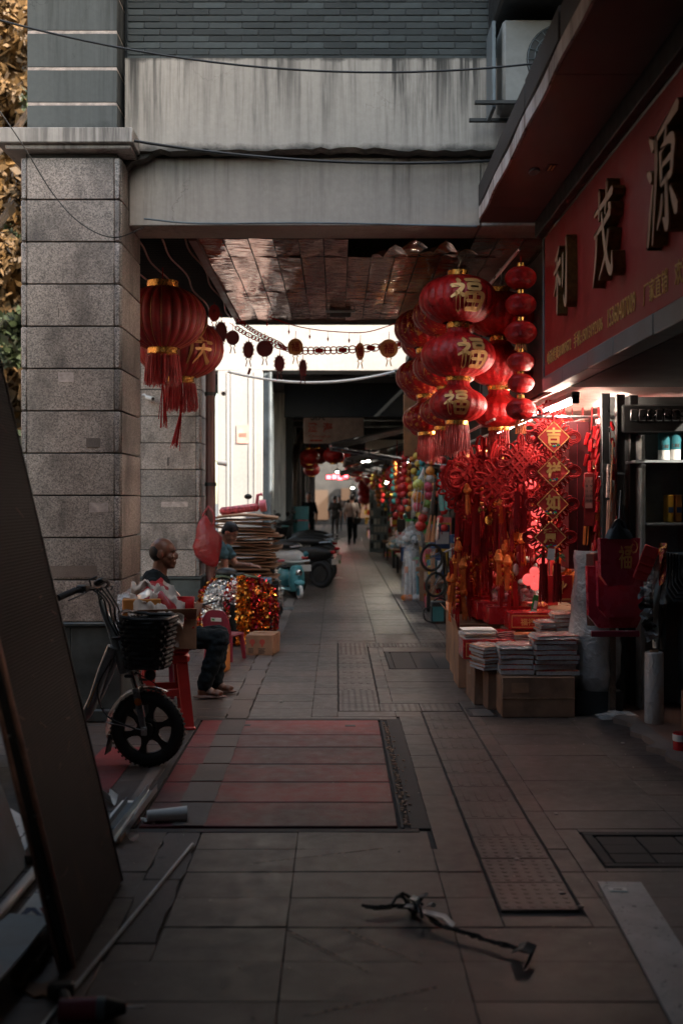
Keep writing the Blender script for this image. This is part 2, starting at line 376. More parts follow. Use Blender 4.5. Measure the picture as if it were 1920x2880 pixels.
MT['redcloth'] = M('red_felt', (.48, .016, .016), .75, var=.14, scale=14, sheen=.2)
MT['redgloss'] = M('glossy_red_print', (.46, .016, .02), .25, var=.1, coat=.4)
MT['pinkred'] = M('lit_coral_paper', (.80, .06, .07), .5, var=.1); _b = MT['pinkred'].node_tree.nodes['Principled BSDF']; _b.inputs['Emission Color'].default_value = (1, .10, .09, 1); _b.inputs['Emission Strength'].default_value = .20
MT['maroon'] = M('maroon_laminated_bag', (.46, .035, .06), .3, var=.12, coat=.25, bmp=.1, bs=12, bd=.01)
MT['orange'] = M('orange_plush', (.75, .20, .03), .8, var=.2, scale=18, bmp=.5, bs=60)
MT['bead_g'] = M('green_bead', (.05, .35, .08), .2); MT['bead_b'] = M('blue_bead', (.04, .12, .4), .2)
MT['sign_red'] = M('red_sign_board', (.29, .016, .016), .5, var=.1, scale=2, bmp=.03)
MT['sign_face'] = M('tan_letter_face', (.60, .38, .24), .5, var=.1); MT['sign_side'] = M('brass_letter_side', (.20, .125, .035), .5, .4, var=.3, scale=40)
MT['sign_txt'] = M('ochre_lettering', (.72, .46, .15), .6)
MT['bulb'] = emit('lit_tube', (1.0, .79, .65), 30); MT['led'] = emit('lit_lamp', (1.0, .9, .74), 50); MT['ledred'] = emit('lit_red_sign', (1, .05, .06), 3.5); MT['ledwarm'] = emit('lit_shop_window', (1, .55, .30), .035); MT['ledwarm'].node_tree.nodes['Principled BSDF'].inputs['Base Color'].default_value = (.06, .045, .035, 1)
def film(name, col, alpha, rough=.12):
    m, t, b = nodes(name); co = coords(t); n = nz(t, co, 7, 5, .6, .8)
    b.inputs['Base Color'].default_value = (*col, 1); b.inputs['Roughness'].default_value = rough
    lk(t, ramp(t, n.outputs[0], [(.35, max(alpha-.15, 0)), (.7, min(alpha+.2, 1))]), b.inputs['Alpha'])
    b.inputs['Specular IOR Level'].default_value = .9; bump(t, b, nz(t, co, 13, 4, .5, 1.5).outputs[0], .9, .02); return m
MT['film'] = film('clear_plastic_film', (.6, .58, .56), .3); MT['film_w'] = film('milky_plastic_wrap', (.36, .38, .39), .82, .22); MT['bubble'] = film('white_stretch_wrap', (.56, .56, .55), .95, .3)
MT['film_red'] = film('red_carrier_bag', (.30, .008, .010), .95, .42)
def glassm(name):
    m, t, b = nodes(name); b.inputs['Base Color'].default_value = (.5, .6, .6, 1); b.inputs['Roughness'].default_value = .05; b.inputs['Alpha'].default_value = .18; return m
MT['glass'] = glassm('window_glass')
def ceilmat():
    m, t, b = nodes('copper_sheet_ceiling'); co = coords(t, True); n = nz(t, co, 2.4, 5)
    oi = t.nodes.new('ShaderNodeObjectInfo')
    c = ramp(t, n.outputs[0], [(.3, (.42, .17, .11)), (.7, (.66, .31, .21))])
    c = mix(t, 1, c, ramp(t, oi.outputs['Random'], [(0, .75), (1, 1.15)]), 'MULTIPLY')
    lk(t, c, b.inputs['Base Color']); b.inputs['Metallic'].default_value = .75
    lk(t, ramp(t, nz(t, co, 5, 6).outputs[0], [(.35, .05), (.7, .2)]), b.inputs['Roughness'])
    a = nz(t, mp(t, co, (3.2, 6, 3)), 1, 2, .5, .8).outputs[0]; d = nz(t, mp(t, co, (5, 15, 5)), 1, 3, .5, .6).outputs[0]
    sep = t.nodes.new('ShaderNodeSeparateXYZ'); lk(t, co, sep.inputs[0])
    bump(t, b, mth(t, 'ADD', a, mth(t, 'MULTIPLY', d, .35)), .3, .05); return m
MT['ceil'] = ceilmat()
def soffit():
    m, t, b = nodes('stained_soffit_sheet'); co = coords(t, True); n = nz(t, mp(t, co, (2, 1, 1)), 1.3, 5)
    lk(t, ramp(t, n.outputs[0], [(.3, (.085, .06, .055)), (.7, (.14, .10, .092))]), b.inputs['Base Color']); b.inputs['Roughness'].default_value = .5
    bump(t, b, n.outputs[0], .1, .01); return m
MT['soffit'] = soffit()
def streaklip():
    m, t, b = nodes('streaked_white_lip'); co = coords(t, True); n = nz(t, mp(t, co, (1, 5, 1)), 1, 6, .7)
    lk(t, ramp(t, n.outputs[0], [(.36, (.16, .10, .08)), (.46, (.55, .46, .42)), (.62, (.78, .72, .69))]), b.inputs['Base Color']); b.inputs['Roughness'].default_value = .6; return m
MT['lip'] = streaklip()
def paving(name, base, rough=.5, dots=0, wear=.5):
    m, t, b = nodes(name); co = coords(t, True)
    sp = nz(t, co, 210, 3, .7); med = nz(t, co, 11, 6, .65); big = nz(t, co, .8, 5, .6); oi = t.nodes.new('ShaderNodeObjectInfo')
    c = ramp(t, sp.outputs[0], [(.3, tuple(x*.55 for x in base)), (.62, base), (.8, tuple(min(x*1.7, 1) for x in base))])
    c = mix(t, .55, c, ramp(t, med.outputs[0], [(.3, (.34, .34, .34)), (.7, (.64, .63, .62))]), 'OVERLAY')
    c = mix(t, ramp(t, big.outputs[0], [(.40, min(.75*wear, 1)), (.56, 0.0)]), c, (.035, .033, .032))
    c = mix(t, 1, c, ramp(t, oi.outputs['Random'], [(0, (.72, .72, .73)), (.5, (.95, .94, .93)), (1, (1.14, 1.08, 1.03))]), 'MULTIPLY')
    spot = t.nodes.new('ShaderNodeTexVoronoi'); spot.inputs['Scale'].default_value = 2.6; lk(t, co, spot.inputs['Vector'])
    c = mix(t, ramp(t, spot.outputs['Distance'], [(.035, .45), (.06, 0.0)]), c, (.03, .028, .027))
    gum = t.nodes.new('ShaderNodeTexVoronoi'); gum.inputs['Scale'].default_value = 3.7; lk(t, mp(t, co, (1, 1, 1), (.4, .7, 0)), gum.inputs['Vector'])
    c = mix(t, ramp(t, gum.outputs['Distance'], [(.035, .22), (.055, 0.0)]), c, (.20, .18, .165))
    # scuffed chalky scratches
    sc = nz(t, mp(t, co, (1.2, 16, 1), rot=(0, 0, .5)), 1, 2, .4)
    c = mix(t, mth(t, 'MULTIPLY', ramp(t, sc.outputs[0], [(.70, 0.0), (.80, .10)]), ramp(t, big.outputs[0], [(.5, 0.0), (.6, 1.0)])), c, (.3, .22, .18))
    lk(t, c, b.inputs['Base Color'])
    lk(t, ramp(t, med.outputs[0], [(.3, rough-.08), (.7, rough+.14)]), b.inputs['Roughness'])
    bump(t, b, mth(t, 'ADD', med.outputs[0], mth(t, 'MULTIPLY', sp.outputs[0], .4)), .3, .004); return m
MT['pave'] = paving('worn_granite_paving', (.122, .095, .083), .43, 0, .9); MT['tact'] = paving('worn_tactile_paving', (.116, .090, .078), .42, 0, .8)
MT['pale'] = paving('pale_concrete_strip', (.20, .165, .145), .7, 0, .4); MT['grout'] = M('dirty_grout', (.06, .052, .047), .9, var=.4, world=True)
MT['plank'] = paving('worn_red_cover', (.27, .040, .040), .5, 0, .9); MT['asph'] = M('asphalt', (.05, .05, .05), .85, var=.3, scale=30, world=True)
MT['cover'] = M('cast_iron_cover', (.045, .037, .033), .75, 0, var=.4, scale=12, bmp=.4, bs=60)
MT['ply'] = M('dark_ribbed_board', (.05, .035, .03), .5, var=.3, scale=6, bmp=.1)
MT['ply_edge'] = M('lit_reddish_board_edge', (.26, .14, .11), .4, .2, var=.4, scale=7)  # lighter reddish colour stands in for light on the board edge
MT['leaf'] = M('autumn_leaves', (.034, .030, .009), .6, var=.55, scale=1.2, bmp=0, rn=0, world=True, col2=(.115, .062, .018))
MT['leaf_dk'] = M('dark_green_leaves', (.035, .05, .018), .6, var=.5, scale=1.5, bmp=0, world=True)
MT['bark'] = M('bark', (.10, .07, .05), .9, var=.4, scale=9, bmp=.7, bs=30, bd=.02)
MT['pinkwall'] = M('pink_plaster', (.30, .17, .13), .85, var=.1, scale=2, world=True)
MT['pipe_br'] = M('brown_red_pipe', (.14, .055, .045), .5, var=.2)
# ================================================================ SETTING: ground
def lay(name, mb, m, parent=None, kind='structure', angle=40):
    o = mb.obj(name, m, parent, angle); 
    if parent is None: o['kind'] = kind
    return o
ground = lay('ground', MB().box(-160, 160, -60, 300, -.6, -.05), MT['asph'])
pavement = lay('pavement', MB().box(-2.6, 2.02, -8, 70, -.3, -.012), MT['grout'])
kerb = lay('kerb', MB().box(-2.78, -2.605, -8, 70, -.3, .01, .02), MT['pale'])
TX = [-2.58 + .6*k for k in range(8)]              # paving grid, 0.6 m by 0.3 m
def tile_mesh(w, d, name, m, b=.0025, h=.03):
    return MB().box(.0008, w-.0008, .0008, d-.0008, -h, 0, b).mesh(name, m)
tm = {}
def paver(x, y, w, d, m='pave', name='paving_slab', z=0.0):
    k = (round(w, 3), round(d, 3), m)
    if k not in tm: tm[k] = tile_mesh(w, d, name, MT[m])
    return mk(name, tm[k], pavement, (x, y, z + rnd(-.0012, .0012)), (rnd(-.005, .005), rnd(-.004, .004), 0))
STR = (-.785, -.625)                               # pale strip
def blocked(x0, x1, y0, y1): return False
holes = [(-.98, .44, 5.22, 7.86), (.605, .925, 4.15, 8.16), (.005, .925, 8.14, 8.46), (.005, .325, 8.44, 11.66), (.005, 1.225, 11.64, 11.96), (.885, 1.205, 11.94, 70), (.47, 1.18, 10.15, 11.3), (1.12, 1.95, 4.70, 5.2), (STR[0], STR[1], 3.9, 70)]
def cut(rects, h):
    out = []
    for (a, b, c, d) in rects:
        A, B, Cc, D = h
        if b <= A+1e-4 or a >= B-1e-4 or d <= Cc+1e-4 or c >= D-1e-4: out.append((a, b, c, d)); continue
        if a < A: out.append((a, A, c, d))
        if b > B: out.append((B, b, c, d))
        a2, b2 = max(a, A), min(b, B)
        if c < Cc: out.append((a2, b2, c, Cc))
        if d > D: out.append((a2, b2, D, d))
    return out
far = MB()
y = 2.55
while y < 70:
    step = .3; x = -2.58
    for x in TX:
        rc = [(x, min(x+.6, 2.01), y, y+step)]
        for h in holes: rc = cut(rc, h)
        for (a, b, c, d) in rc:
            if b-a < .03 or d-c < .03: continue
            vis = abs(a) < (c+.3)*.33 or abs(b) < (c+.3)*.33
            if y < 11.9 and vis: paver(a, c, b-a, d-c)
            else: far.box(a+.003, b-.003, c+.003, d-.003, -.03, rnd(-.0008, .0008))
    y += step
far.obj('distant_paving', MT['pave'], pavement)['kind'] = 'stuff'
# tactile paving: bars along the route, domes at the turns
def tactile(kind):
    mb = MB().box(.002, .298, .002, .298, -.03, 0, .003)
    if kind == 'bar':
        for k in range(4): mb.box(.04+k*.064, .068+k*.064, .025, .275, -.001, .0022, .0020)
    else:
        for i in range(6):
            for j in range(6): mb.lathe([(.013, -.001), (.010, .0019), (0, .0023)], 6, (.03+i*.048, .03+j*.048, 0), flip=False)
    return mb.mesh('tactile_tile', MT['tact'])
tb, td = tactile('bar'), tactile('dome')
def tact(x, y, me): mk('tactile_tile', me, pavement, (x, y, rnd(0, .002)))
for k in range(13): tact(.615, 4.22+k*.3, td if k < 3 else tb)
for k in range(3): tact(.015+k*.3, 8.15, td)
for k in range(11): tact(.015, 8.45+k*.2915, tb if 1 < k < 9 else td)
for k in range(4): tact(.015+k*.3, 11.65, td)
for k in range(30): tact(.895, 11.96+k*.3, tb)
mb = MB()
for k in range(160): mb.box(.897, 1.193, 20.97+k*.3, 21.26+k*.3, -.03, .003)
mb.obj('tactile_run', MT['tact'], pavement)['kind'] = 'stuff'
# pale patched strip, in broken lengths
segs = [(3.9, 4.55), (4.55, 5.19), (7.88, 8.6), (8.6, 9.3), (9.3, 10.1), (10.1, 10.9), (10.9, 11.7), (11.7, 12.6)]+[(12.6+3*k, 15.6+3*k) for k in range(16)]
for y, y2 in segs:
    L = y2-y
    if True:
        a, b = STR
        mb = MB(); n = 7
        e0 = [rnd(-.012, .012) for _ in range(n+1)]; e1 = [rnd(-.012, .012) for _ in range(n+1)]
        mb.slab(2, n, lambda u, v: (a+.005+(b-a-.01)*u + (e0[int(v*n+.01)]*(1-u)+e1[int(v*n+.01)]*u), y+.006+(L-.012)*v, .002), (0, 0, -.03))
        mb.obj('pale_strip', MT['pale'], pavement)
# the pit with its six red covers
PX0, PX1 = -.93, .285
mb = MB().box(-.98, .44, 5.22, 7.86, -.06, -.045); lay('cover_pit', mb, MT['grout'], pavement)
mb = MB(); mb.box(-.98, .385, 5.20, 5.255, -.03, .001, .003); mb.box(-.98, .30, 7.815, 7.87, -.03, .002, .003)
for a, b in ((-.98, -.945), (.30, .318)): mb.box(a, b, 5.262, 7.808, -.03, .003, .002)
mb.box(.345, .44, 5.262, 7.86, -.03, .0, .002)
mb.obj('cover_frame', MT['cover'], pavement)
ys = [5.265, 5.69, 6.10, 6.51, 6.95, 7.31, 7.80]
for k in range(6):
    o = mk('red_cover_plank', MB().box(PX0, PX1, ys[k]+.012, ys[k+1]-.012, -.03, .004, .004).mesh('red_cover_plank', MT['plank']), pavement, (0, 0, rnd(-.003, .003)))
    a, b = STR; a += rnd(-.02, .02)
    mb = MB(); n = 5; e0 = [rnd(-.006, .006) for _ in range(n+1)]; y0, y1 = ys[k]+.014, ys[k+1]-.014
    mb.slab(2, n, lambda u, v: (a+(b-a)*u+e0[int(v*n+.01)]*(1 if u < .5 else -.8), y0+(y1-y0)*v, .0085), (0, 0, -.003)); mb.obj('pale_strip', MT['pale'], pavement)
    mb = MB(); mb.box(PX0, PX1, ys[k+1]-.010, ys[k+1]+.006, -.02, .0035, .002)
    if k < 5: mb.obj('cover_rib', MT['cover'], pavement)
for hx, hy in ((-.62, 7.62), (.09, 7.60)): MB().box(hx-.035, hx+.035, hy-.025, hy+.025, .0042, .007).obj('lifting_slot', MT['black'], pavement)
mb = MB()
for k in range(230):                               # grit and litter caught in the channel
    y = rnd(5.3, 7.75); x = rnd(.318, .345) + (rnd(-.02, .05) if random.random() < .15 else 0); s = rnd(.004, .012)
    mb.cbox((x, y, .002+s*.3), (s*rnd(.6, 1.6), s*rnd(.6, 1.6), s*.6), 0, Matrix.Rotation(rnd(0, 3), 3, 'Z'))
tag(mb.obj('grit', M('grit', (.34, .22, .15), .9, var=.6, scale=30), None), 'crumbs of grit and dry leaf caught in the channel beside the red covers', kind='stuff')
def iron_cover(label, x0, x1, y0, y1, slots):
    t = thing('manhole_cover', label, 'cover', ((x0+x1)/2, (y0+y1)/2, 0)); w, d = (x1-x0)/2, (y1-y0)/2
    mb = MB()
    mb.box(-w, w, -d, -d+.04, -.03, .003, .003); mb.box(-w, w, d-.04, d, -.03, .003, .003); mb.box(-w, -w+.04, -d+.042, d-.042, -.03, .003, .003); mb.box(w-.04, w, -d+.042, d-.042, -.03, .003, .003)
    mb.obj('frame', MT['cover'], t)
    n, m = slots
    for i in range(n):
        for j in range(m):
            a = -w+.05+(2*w-.1)*i/n; c = -d+.05+(2*d-.1)*j/m
            mk('lid_panel', MB().box(0, (2*w-.1)/n-.006, 0, (2*d-.1)/m-.006, -.03, 0, .003).mesh('lid_panel', MT['cover']), t, (a+.003, c+.003, rnd(-.002, .002)))
    MB().box(-w+.03, w-.03, -d+.03, d-.03, -.05, -.026).obj('pit', MT['grout'], t)
iron_cover('long dark iron cover set in the pavement before the cardboard boxes', .48, 1.17, 10.16, 11.29, (3, 1))
iron_cover('wide dark grid cover in the pavement behind the fallen white strip', 1.13, 1.95, 4.71, 5.19, (4, 3))
def small_cover():
    t = thing('inspection_cover', 'small square grey cover in the paving beside the cardboard boxes', 'cover', (1.04, 8.1, 0))
    MB().box(-.075, .075, -.13, .13, -.02, .004, .003).obj('lid', MT['pale'], t)
    mb = MB()
    for s in (-1, 1): mb.box(s*.078, s*.1, -.155, .155, -.02, .005); mb.box(-.076, .076, s*.133, s*.155, -.02, .005)
    mb.obj('frame', MT['black'], t)
small_cover()
# old red paint bands on the pavement under the scooter
for (x0, x1, y0, y1, m, nm) in ((-1.44, -1.20, 5.7, 6.95, 'plank', 'red_paint_band'), (-1.06, -1.0, 5.3, 6.7, 'pale', 'patched_seam')):
    MB().box(x0, x1, y0, y1, .0035, .0055).obj(nm, MT[m], pavement)
sc_m = M('chalky_scrape', (.36, .24, .19), .9, var=.5, scale=50, world=True, alpha=.55)
for a, b in (((.2, 4.95), (-.35, 4.75)), ((.02, 4.03), (.28, 3.72)), ((-.18, 4.02), (.1, 3.66)), ((.8, 6.5), (1.0, 6.75)), ((.32, 3.55), (-.1, 3.35))):
    a = Vector((*a, .003)); b = Vector((*b, .003)); n = (b-a).cross(Vector((0, 0, 1))).normalized()*.006
    MB().quad(a-n, b-n*.4, b+n*.4, a+n).obj('scrape_mark', sc_m, pavement)
# ================================================================ arcade building on the left
PXL, PXR = -2.19, -1.49
def block_mesh(w, d, h, m, b=.003): return MB().box(0, w, 0, d, 0, h, b).mesh('granite_block', MT[m])
bm_front = block_mesh(.60, .03, .283, 'granite'); bm_corner = block_mesh(.040, .034, .283, 'granite_edge', .008); bm_side = block_mesh(.03, .72, .283, 'granite')
def pillar(y, label, top):
    t = thing('granite_pillar', label, 'pillar', (PXL, y, 0), group='granite pillars of the arcade')
    MB().box(.035, .665, .035, .765, .0, 3.99).obj('core', MT['mortar'], t)
    MB().box(-.03, .73, -.03, .83, 0, .09, .012).obj('base_step', MT['plinth'], t)
    for x0, x1, y0, y1 in ((.0, .35, .0, .03), (.352, .70, .0, .03), (.67, .70, .032, .80), (.0, .03, .032, .80)):
        MB().box(x0, x1, y0, y1, .092, .655, .006).obj('plinth_slab', MT['plinth'], t)
    MB().box(-.015, .715, -.015, .815, .657, .69, .01).obj('plinth_ledge', MT['plinth'], t)
    for k in range(11):
        z = .693+.2925*k
        mk('granite_block', bm_front, t, (.05, 0+rnd(-.002, .002), z)); mk('corner_bead', bm_corner, t, (.008, -.003, z)); mk('corner_bead', bm_corner, t, (.652, -.003, z))
        mk('granite_block', bm_side, t, (.669, .04, z)); mk('granite_block', bm_side, t, (.001, .04, z))
    MB().box(-.08, .78, -.08, .86, 3.94, 3.97, .008).add([], []).obj('cap_moulding', MT['cap'], t)
    mb = MB(); n = 24
    mb.box(-.14, .80, -.12, .88, 3.972, 4.075, .006); mb.obj('cap', MT['cap'], t)
    for k in range(5 if top else 3): MB().box(.12+rnd(0, .4), .20+rnd(.02, .43), -.0035, -.0022, 1.0+.45*k, 1.03+.45*k+rnd(.02, .07)).obj('paper_remnant', MT['joint'] if k % 2 else MT['pale'], t)
    if top:
        zs = [4.077, 4.30, 4.545, 4.80, 5.06, 5.32, 5.6]
        for a, b in zip(zs[:-1], zs[1:]):
            MB().box(.04, .665, .04, .70, a, b-.022, .004).obj('rendered_block', MT['shaft'], t); MB().box(.043, .661, .043, .697, b-.021, b-.001).obj('joint_band', MT['joint'], t)
    return t
p1 = pillar(7.76, 'near granite block pillar behind the electric bicycle', True)
p2 = pillar(12.27, 'farther granite block pillar behind the seated man', False)
# lintel with its brick wall above
def lintel():
    t = thing('concrete_lintel', 'stained pale concrete lintel across the arcade under the brick wall', 'lintel', (0, 8, 0))
    n = 60; e = [rnd(-.012, .012) for _ in range(n+1)]
    for k in range(22, 30): e[k] -= .01
    mb = MB()                                     # upper fascia with a spalled lower edge
    mb.slab(n, 1, lambda u, v: (-1.49+3.75*u, -.10, 4.647-(1-v)*(.647+(e[int(u*n+.01)] if v < .5 else 0))), (0, .14, 0)); mb.obj('upper_fascia', MT['beam_up'], t, 20)
    MB().box(-1.49, 2.26, .045, .45, 3.995, 4.62).obj('core', MT['mortar'], t)
    MB().box(-1.49, 1.03, .05, .44, 3.5, 3.993, .008).obj('lower_beam', MT['beam_low'], t)
    MB().box(1.034, 2.26, .055, .44, 3.5, 3.993, .008).obj('lower_beam', MT['beam_low'], t)
    MB().box(-1.56, -1.493, .10, .45, 3.5, 5.6, .01).obj('dark_reveal', MT['dark'], t)
    mb = MB()                                     # the little drip bracket at the pillar
    mb.prism([(-1.49, 4.0), (-1.30, 3.99), (-1.36, 3.95), (-1.45, 3.93), (-1.49, 3.88)], 0, .1, Matrix(((1,0,0,0),(0,0,1,-.06),(0,1,0,0),(0,0,0,1)))); mb.obj('haunch', MT['beam_up'], t)
lintel()
bw = thing('brick_wall', 'dark grey brick wall above the concrete lintel', 'wall', (0, 7.98, 4.65))
MB().box(-1.49, 3.2, .008, .3, 0, 4.3).obj('mortar_bed', MT['mortar'], bw)
bme = MB().box(0, .228, 0, .03, 0, .0425, .003).mesh('brick', MT['brick']); bh = MB().box(0, .113, 0, .03, 0, .0425, .003).mesh('brick', MT['brick'])
bx_cells = []
for r in range(12):
    off = (r % 2)*.1165; x = -1.485
    if off: mk('brick', bh, bw, (x, rnd(-.002, .002), .004+r*.0472)); x += off
    while x < 1.3: mk('brick', bme, bw, (x, rnd(-.003, .003), .004+r*.0472)); x += .2325
mb = MB()
for r in range(12, 90):
    x = -1.485+(r % 2)*.1165
    while x < 2.9: mb.box(x, x+.228, 0, .012, .004+r*.0472, .0465+r*.0472); x += .2325
mb.obj('brick_courses', MT['brick'], bw)['kind'] = 'stuff'
# arcade ceiling: copper coloured sheet panels, some torn loose, and an open slatted grille on the street side
ac = thing('arcade_ceiling', 'shiny brown metal panel ceiling with torn panels over the walkway', 'ceiling', (0, 0, 3.5))
MB().box(-2.3, 2.3, 8.46, 12.42, .16, .3).obj('roof_slab', MT['dark'], ac)
MB().box(-1.12, -1.055, 8.46, 12.40, -.012, .05, .004).obj('edge_trim', MT['pipe_br'], ac)
rows = [(8.46, 9.11), (9.11, 10.66), (10.66, 12.38)]; PW = .19
for i in range(15):
    for j, (a, b) in enumerate(rows):
        x0 = -1.052+i*PW; t1 = rnd(-.012, .012); t2 = rnd(-.02, .02); ph = rnd(0, 6); am = rnd(.001, .004)
        torn = j == 0 and i in (7, 8, 9, 10)
        if j == 0 and i == 6: continue
        def fn(u, v, x0=x0, a=a, b=b, torn=torn, i=i):
            z = .004+(u-.5)*t1+(v-.5)*t2*.5+am*math.sin(ph+v*9)+am*math.sin(ph*2+u*5+v*4)
            xx = x0+.003+(PW-.006)*u
            if torn:
                k = (1-v)**1.6; z -= k*(.10+.04*math.sin(i*2.1)); xx += k*(.05+.02*math.sin(i*3)) ; z += .09*k*math.sin(u*3.1)*(1 if i % 2 else .6)
            return (xx, a+.004+(b-a-.008)*v, z)
        mb = MB(); mb.slab(4, 12, fn, (0, 0, .004)); mb.obj('ceiling_panel', MT['ceil'], ac, 60)
for k, x in enumerate([-2.1+.19*i for i in range(6)]):
    mb = MB(); pts = [(x+.02*math.sin(y*4.2+k), y, .015) for y in [8.5+.15*q for q in range(26)]]
    mb.tube(pts, .008, 5); mb.obj('grille_runner', M('grille_runner_red', (.25, .08, .07), .4) if k == 0 else bpy.data.materials['grille_runner_red'], ac)
sl = MB().box(-2.28, -1.125, -.006, .006, .03, .075).mesh('grille_slat', MT['dark'])
for k in range(56): mk('grille_slat', sl, ac, (0, 8.5+.0695*k, 0))
MB().box(-1.12, 1.9, 12.40, 12.47, -.03, .25, .005).obj('end_trim', MT['dark'], ac)
# roof of the bay the photographer stands in
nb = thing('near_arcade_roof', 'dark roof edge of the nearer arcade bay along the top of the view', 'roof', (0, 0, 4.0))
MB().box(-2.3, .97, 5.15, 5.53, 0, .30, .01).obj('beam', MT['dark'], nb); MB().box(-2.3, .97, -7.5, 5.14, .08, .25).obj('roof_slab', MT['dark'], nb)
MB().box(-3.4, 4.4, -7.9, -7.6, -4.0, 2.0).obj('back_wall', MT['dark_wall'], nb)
hw = thing('blocker', 'dark hoarding added out of view to shade the near bay', 'wall', (-2.45, 0, 0)); MB().box(0, .08, -7.5, 6.75, 0, 4.0).obj('boards', MT['dark_wall'], hw)  # added wall out of view, keeps street light off the foreground
# ================================================================ right-hand building: canopy, fascia, walls
rb = thing('shop_building', 'dark shop building with a long sheet metal canopy along the right', 'building', (0, 0, 0))
MB().box(2.3, 3.3, -7.4, 12.4, 3.72, 9.8).obj('upper_wall', MT['dark_wall'], rb)  # unseen wall above the canopy, height and thinness shaped for the sun
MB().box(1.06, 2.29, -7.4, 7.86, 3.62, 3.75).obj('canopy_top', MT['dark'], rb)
ys = [-2.0, -.8, .4, 1.6, 2.8, 4.0, 5.19, 6.4, 7.58, 8.0]
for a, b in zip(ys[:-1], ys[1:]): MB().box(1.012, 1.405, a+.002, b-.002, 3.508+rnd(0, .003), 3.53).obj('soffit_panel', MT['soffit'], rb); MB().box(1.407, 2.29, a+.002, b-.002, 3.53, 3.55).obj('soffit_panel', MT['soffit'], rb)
mb = MB(); n = 70
mb.slab(n, 1, lambda u, v: (.995+.004*math.sin(u*60), -2+9.86*u, 3.5+.085*v+.003*math.sin(u*90)*(1-v)), (.014, 0, 0)); mb.obj('canopy_lip', MT['lip'], rb)
ln = [-2.0, .4, 2.4, 4.1, 5.0, 5.9, 6.9, 7.86]
for a, b in zip(ln[:-1], ln[1:]): MB().box(.985+rnd(0, .008), 1.03, a+.004, b-.004, 3.588, 3.745+rnd(-.008, .008), .008).obj('gutter_length', MT['rust'], rb)
MB().box(1.41, 1.475, 2.0, 8.0, 3.40, 3.527, .006).obj('sign_header', MT['black'], rb)
# wall between the near shop and the stall, near shop's back, stall walls and ceilings
MB().box(2.0, 4.2, 8.34, 8.44, 0, 2.3).obj('partition_wall', MT['partition'], rb)
MB().box(4.2, 4.3, -4, 8.34, 0, 3.5).obj('side_wall', MT['dark_wall'], rb)
MB().box(1.6, 9, -4.2, -4.0, 0, 3.5).obj('end_wall', MT['dark_wall'], rb)
MB().box(2.02, 4.2, -4.0, 8.34, -.2, .03, .01).obj('shop_floor', M('brown_shop_floor', (.16, .085, .06), .5, var=.3, scale=3, world=True), rb)
mb = MB(); n = 26; e = [rnd(-.05, .05) for _ in range(n+1)]
mb.slab(3, n, lambda u, v: (1.93+.13*u+(e[int(v*n+.01)] if u < .3 else 0), 5.6+2.2*v, .036+.008*math.sin(v*40)*(u < .5)), (0, 0, -.05)); mb.obj('broken_threshold', MT['pale'], rb, 25)
MB().box(1.585, 4.2, -4, 7.6, 2.30, 2.36).obj('shop_soffit', MT['dark'], rb)
for k in range(4): MB().box(1.585, 2.72, 7.63+1.2*k, 8.81+1.2*k, 2.325, 2.345).obj('stall_soffit_panel', M('stall_soffit_white', (.24, .15, .13), .5, var=.12, world=True) if k == 0 else bpy.data.materials['stall_soffit_white'], rb)
MB().box(2.62, 2.72, 8.44, 12.4, 0, 2.32).obj('stall_back_wall', M('stall_backing_red', (.09, .012, .012), .6, var=.2, scale=3), rb)
MB().box(1.585, 2.75, 12.38, 12.46, 0, 3.5).obj('stall_end_wall', MT['dark_wall'], rb)
MB().box(1.6, 2.74, 8.05, 12.38, 2.37, 3.48).obj('stall_upper_wall', MT['dark_wall'], rb)
# roller shutter box and strip over the near shop's back
mb = MB(); mb.box(2.05, 4.1, 8.05, 8.335, 2.02, 2.22, .01); mb.obj('shutter_box', MT['dark'], rb)
mb = MB()
for k in range(34): mb.box(2.1+k*.06, 2.153+k*.06, 8.035, 8.05, 2.10, 2.185, .006)
mb.obj('shutter_strip', MT['steel'], rb)
# sign fascia
sg = thing('shop_sign', 'red fascia sign with raised tan calligraphy and phone numbers', 'sign', (1.476, 8.0, 2.41))
MB().box(0, .10, -6.0, -.02, 0, .985, .004).obj('board', MT['sign_red'], sg)
LI = [[(-.2,.95,.05),(-.45,.78,.10),(-.8,.66,.05)], [(-1,.30,.06),(-.5,.38,.09),(-.05,.52,.12)], [(-.5,.75,.10),(-.46,0,.11),(-.5,-.95,.08)], [(-.45,.35,.09),(-.7,-.05,.08),(-1,-.35,.03)], [(-.42,.25,.05),(-.2,.0,.10),(-.02,-.12,.13)], [(.38,.62,.10),(.40,.2,.12),(.34,-.3,.06)], [(.86,1.0,.10),(.90,.1,.12),(.84,-.8,.14),(.6,-.72,.08),(.5,-.55,.02)]]
MAO = [[(-.9,.58,.07),(0,.62,.08),(.95,.72,.11)], [(-.38,.98,.10),(-.34,.65,.10),(-.42,.38,.06)], [(.42,1.0,.12),(.38,.7,.1),(.25,.40,.06)], [(-.85,.10,.07),(0,.18,.08),(.75,.32,.11)], [(-.62,.12,.10),(-.70,-.4,.10),(-1.0,-.98,.04)], [(-.05,.45,.11),(.15,-.1,.12),(.55,-.75,.13),(.92,-.92,.12),(.95,-.55,.03)], [(.62,-.05,.09),(.25,-.55,.08),(-.35,-.92,.03)], [(.62,.50,.06),(.78,.40,.12)]]
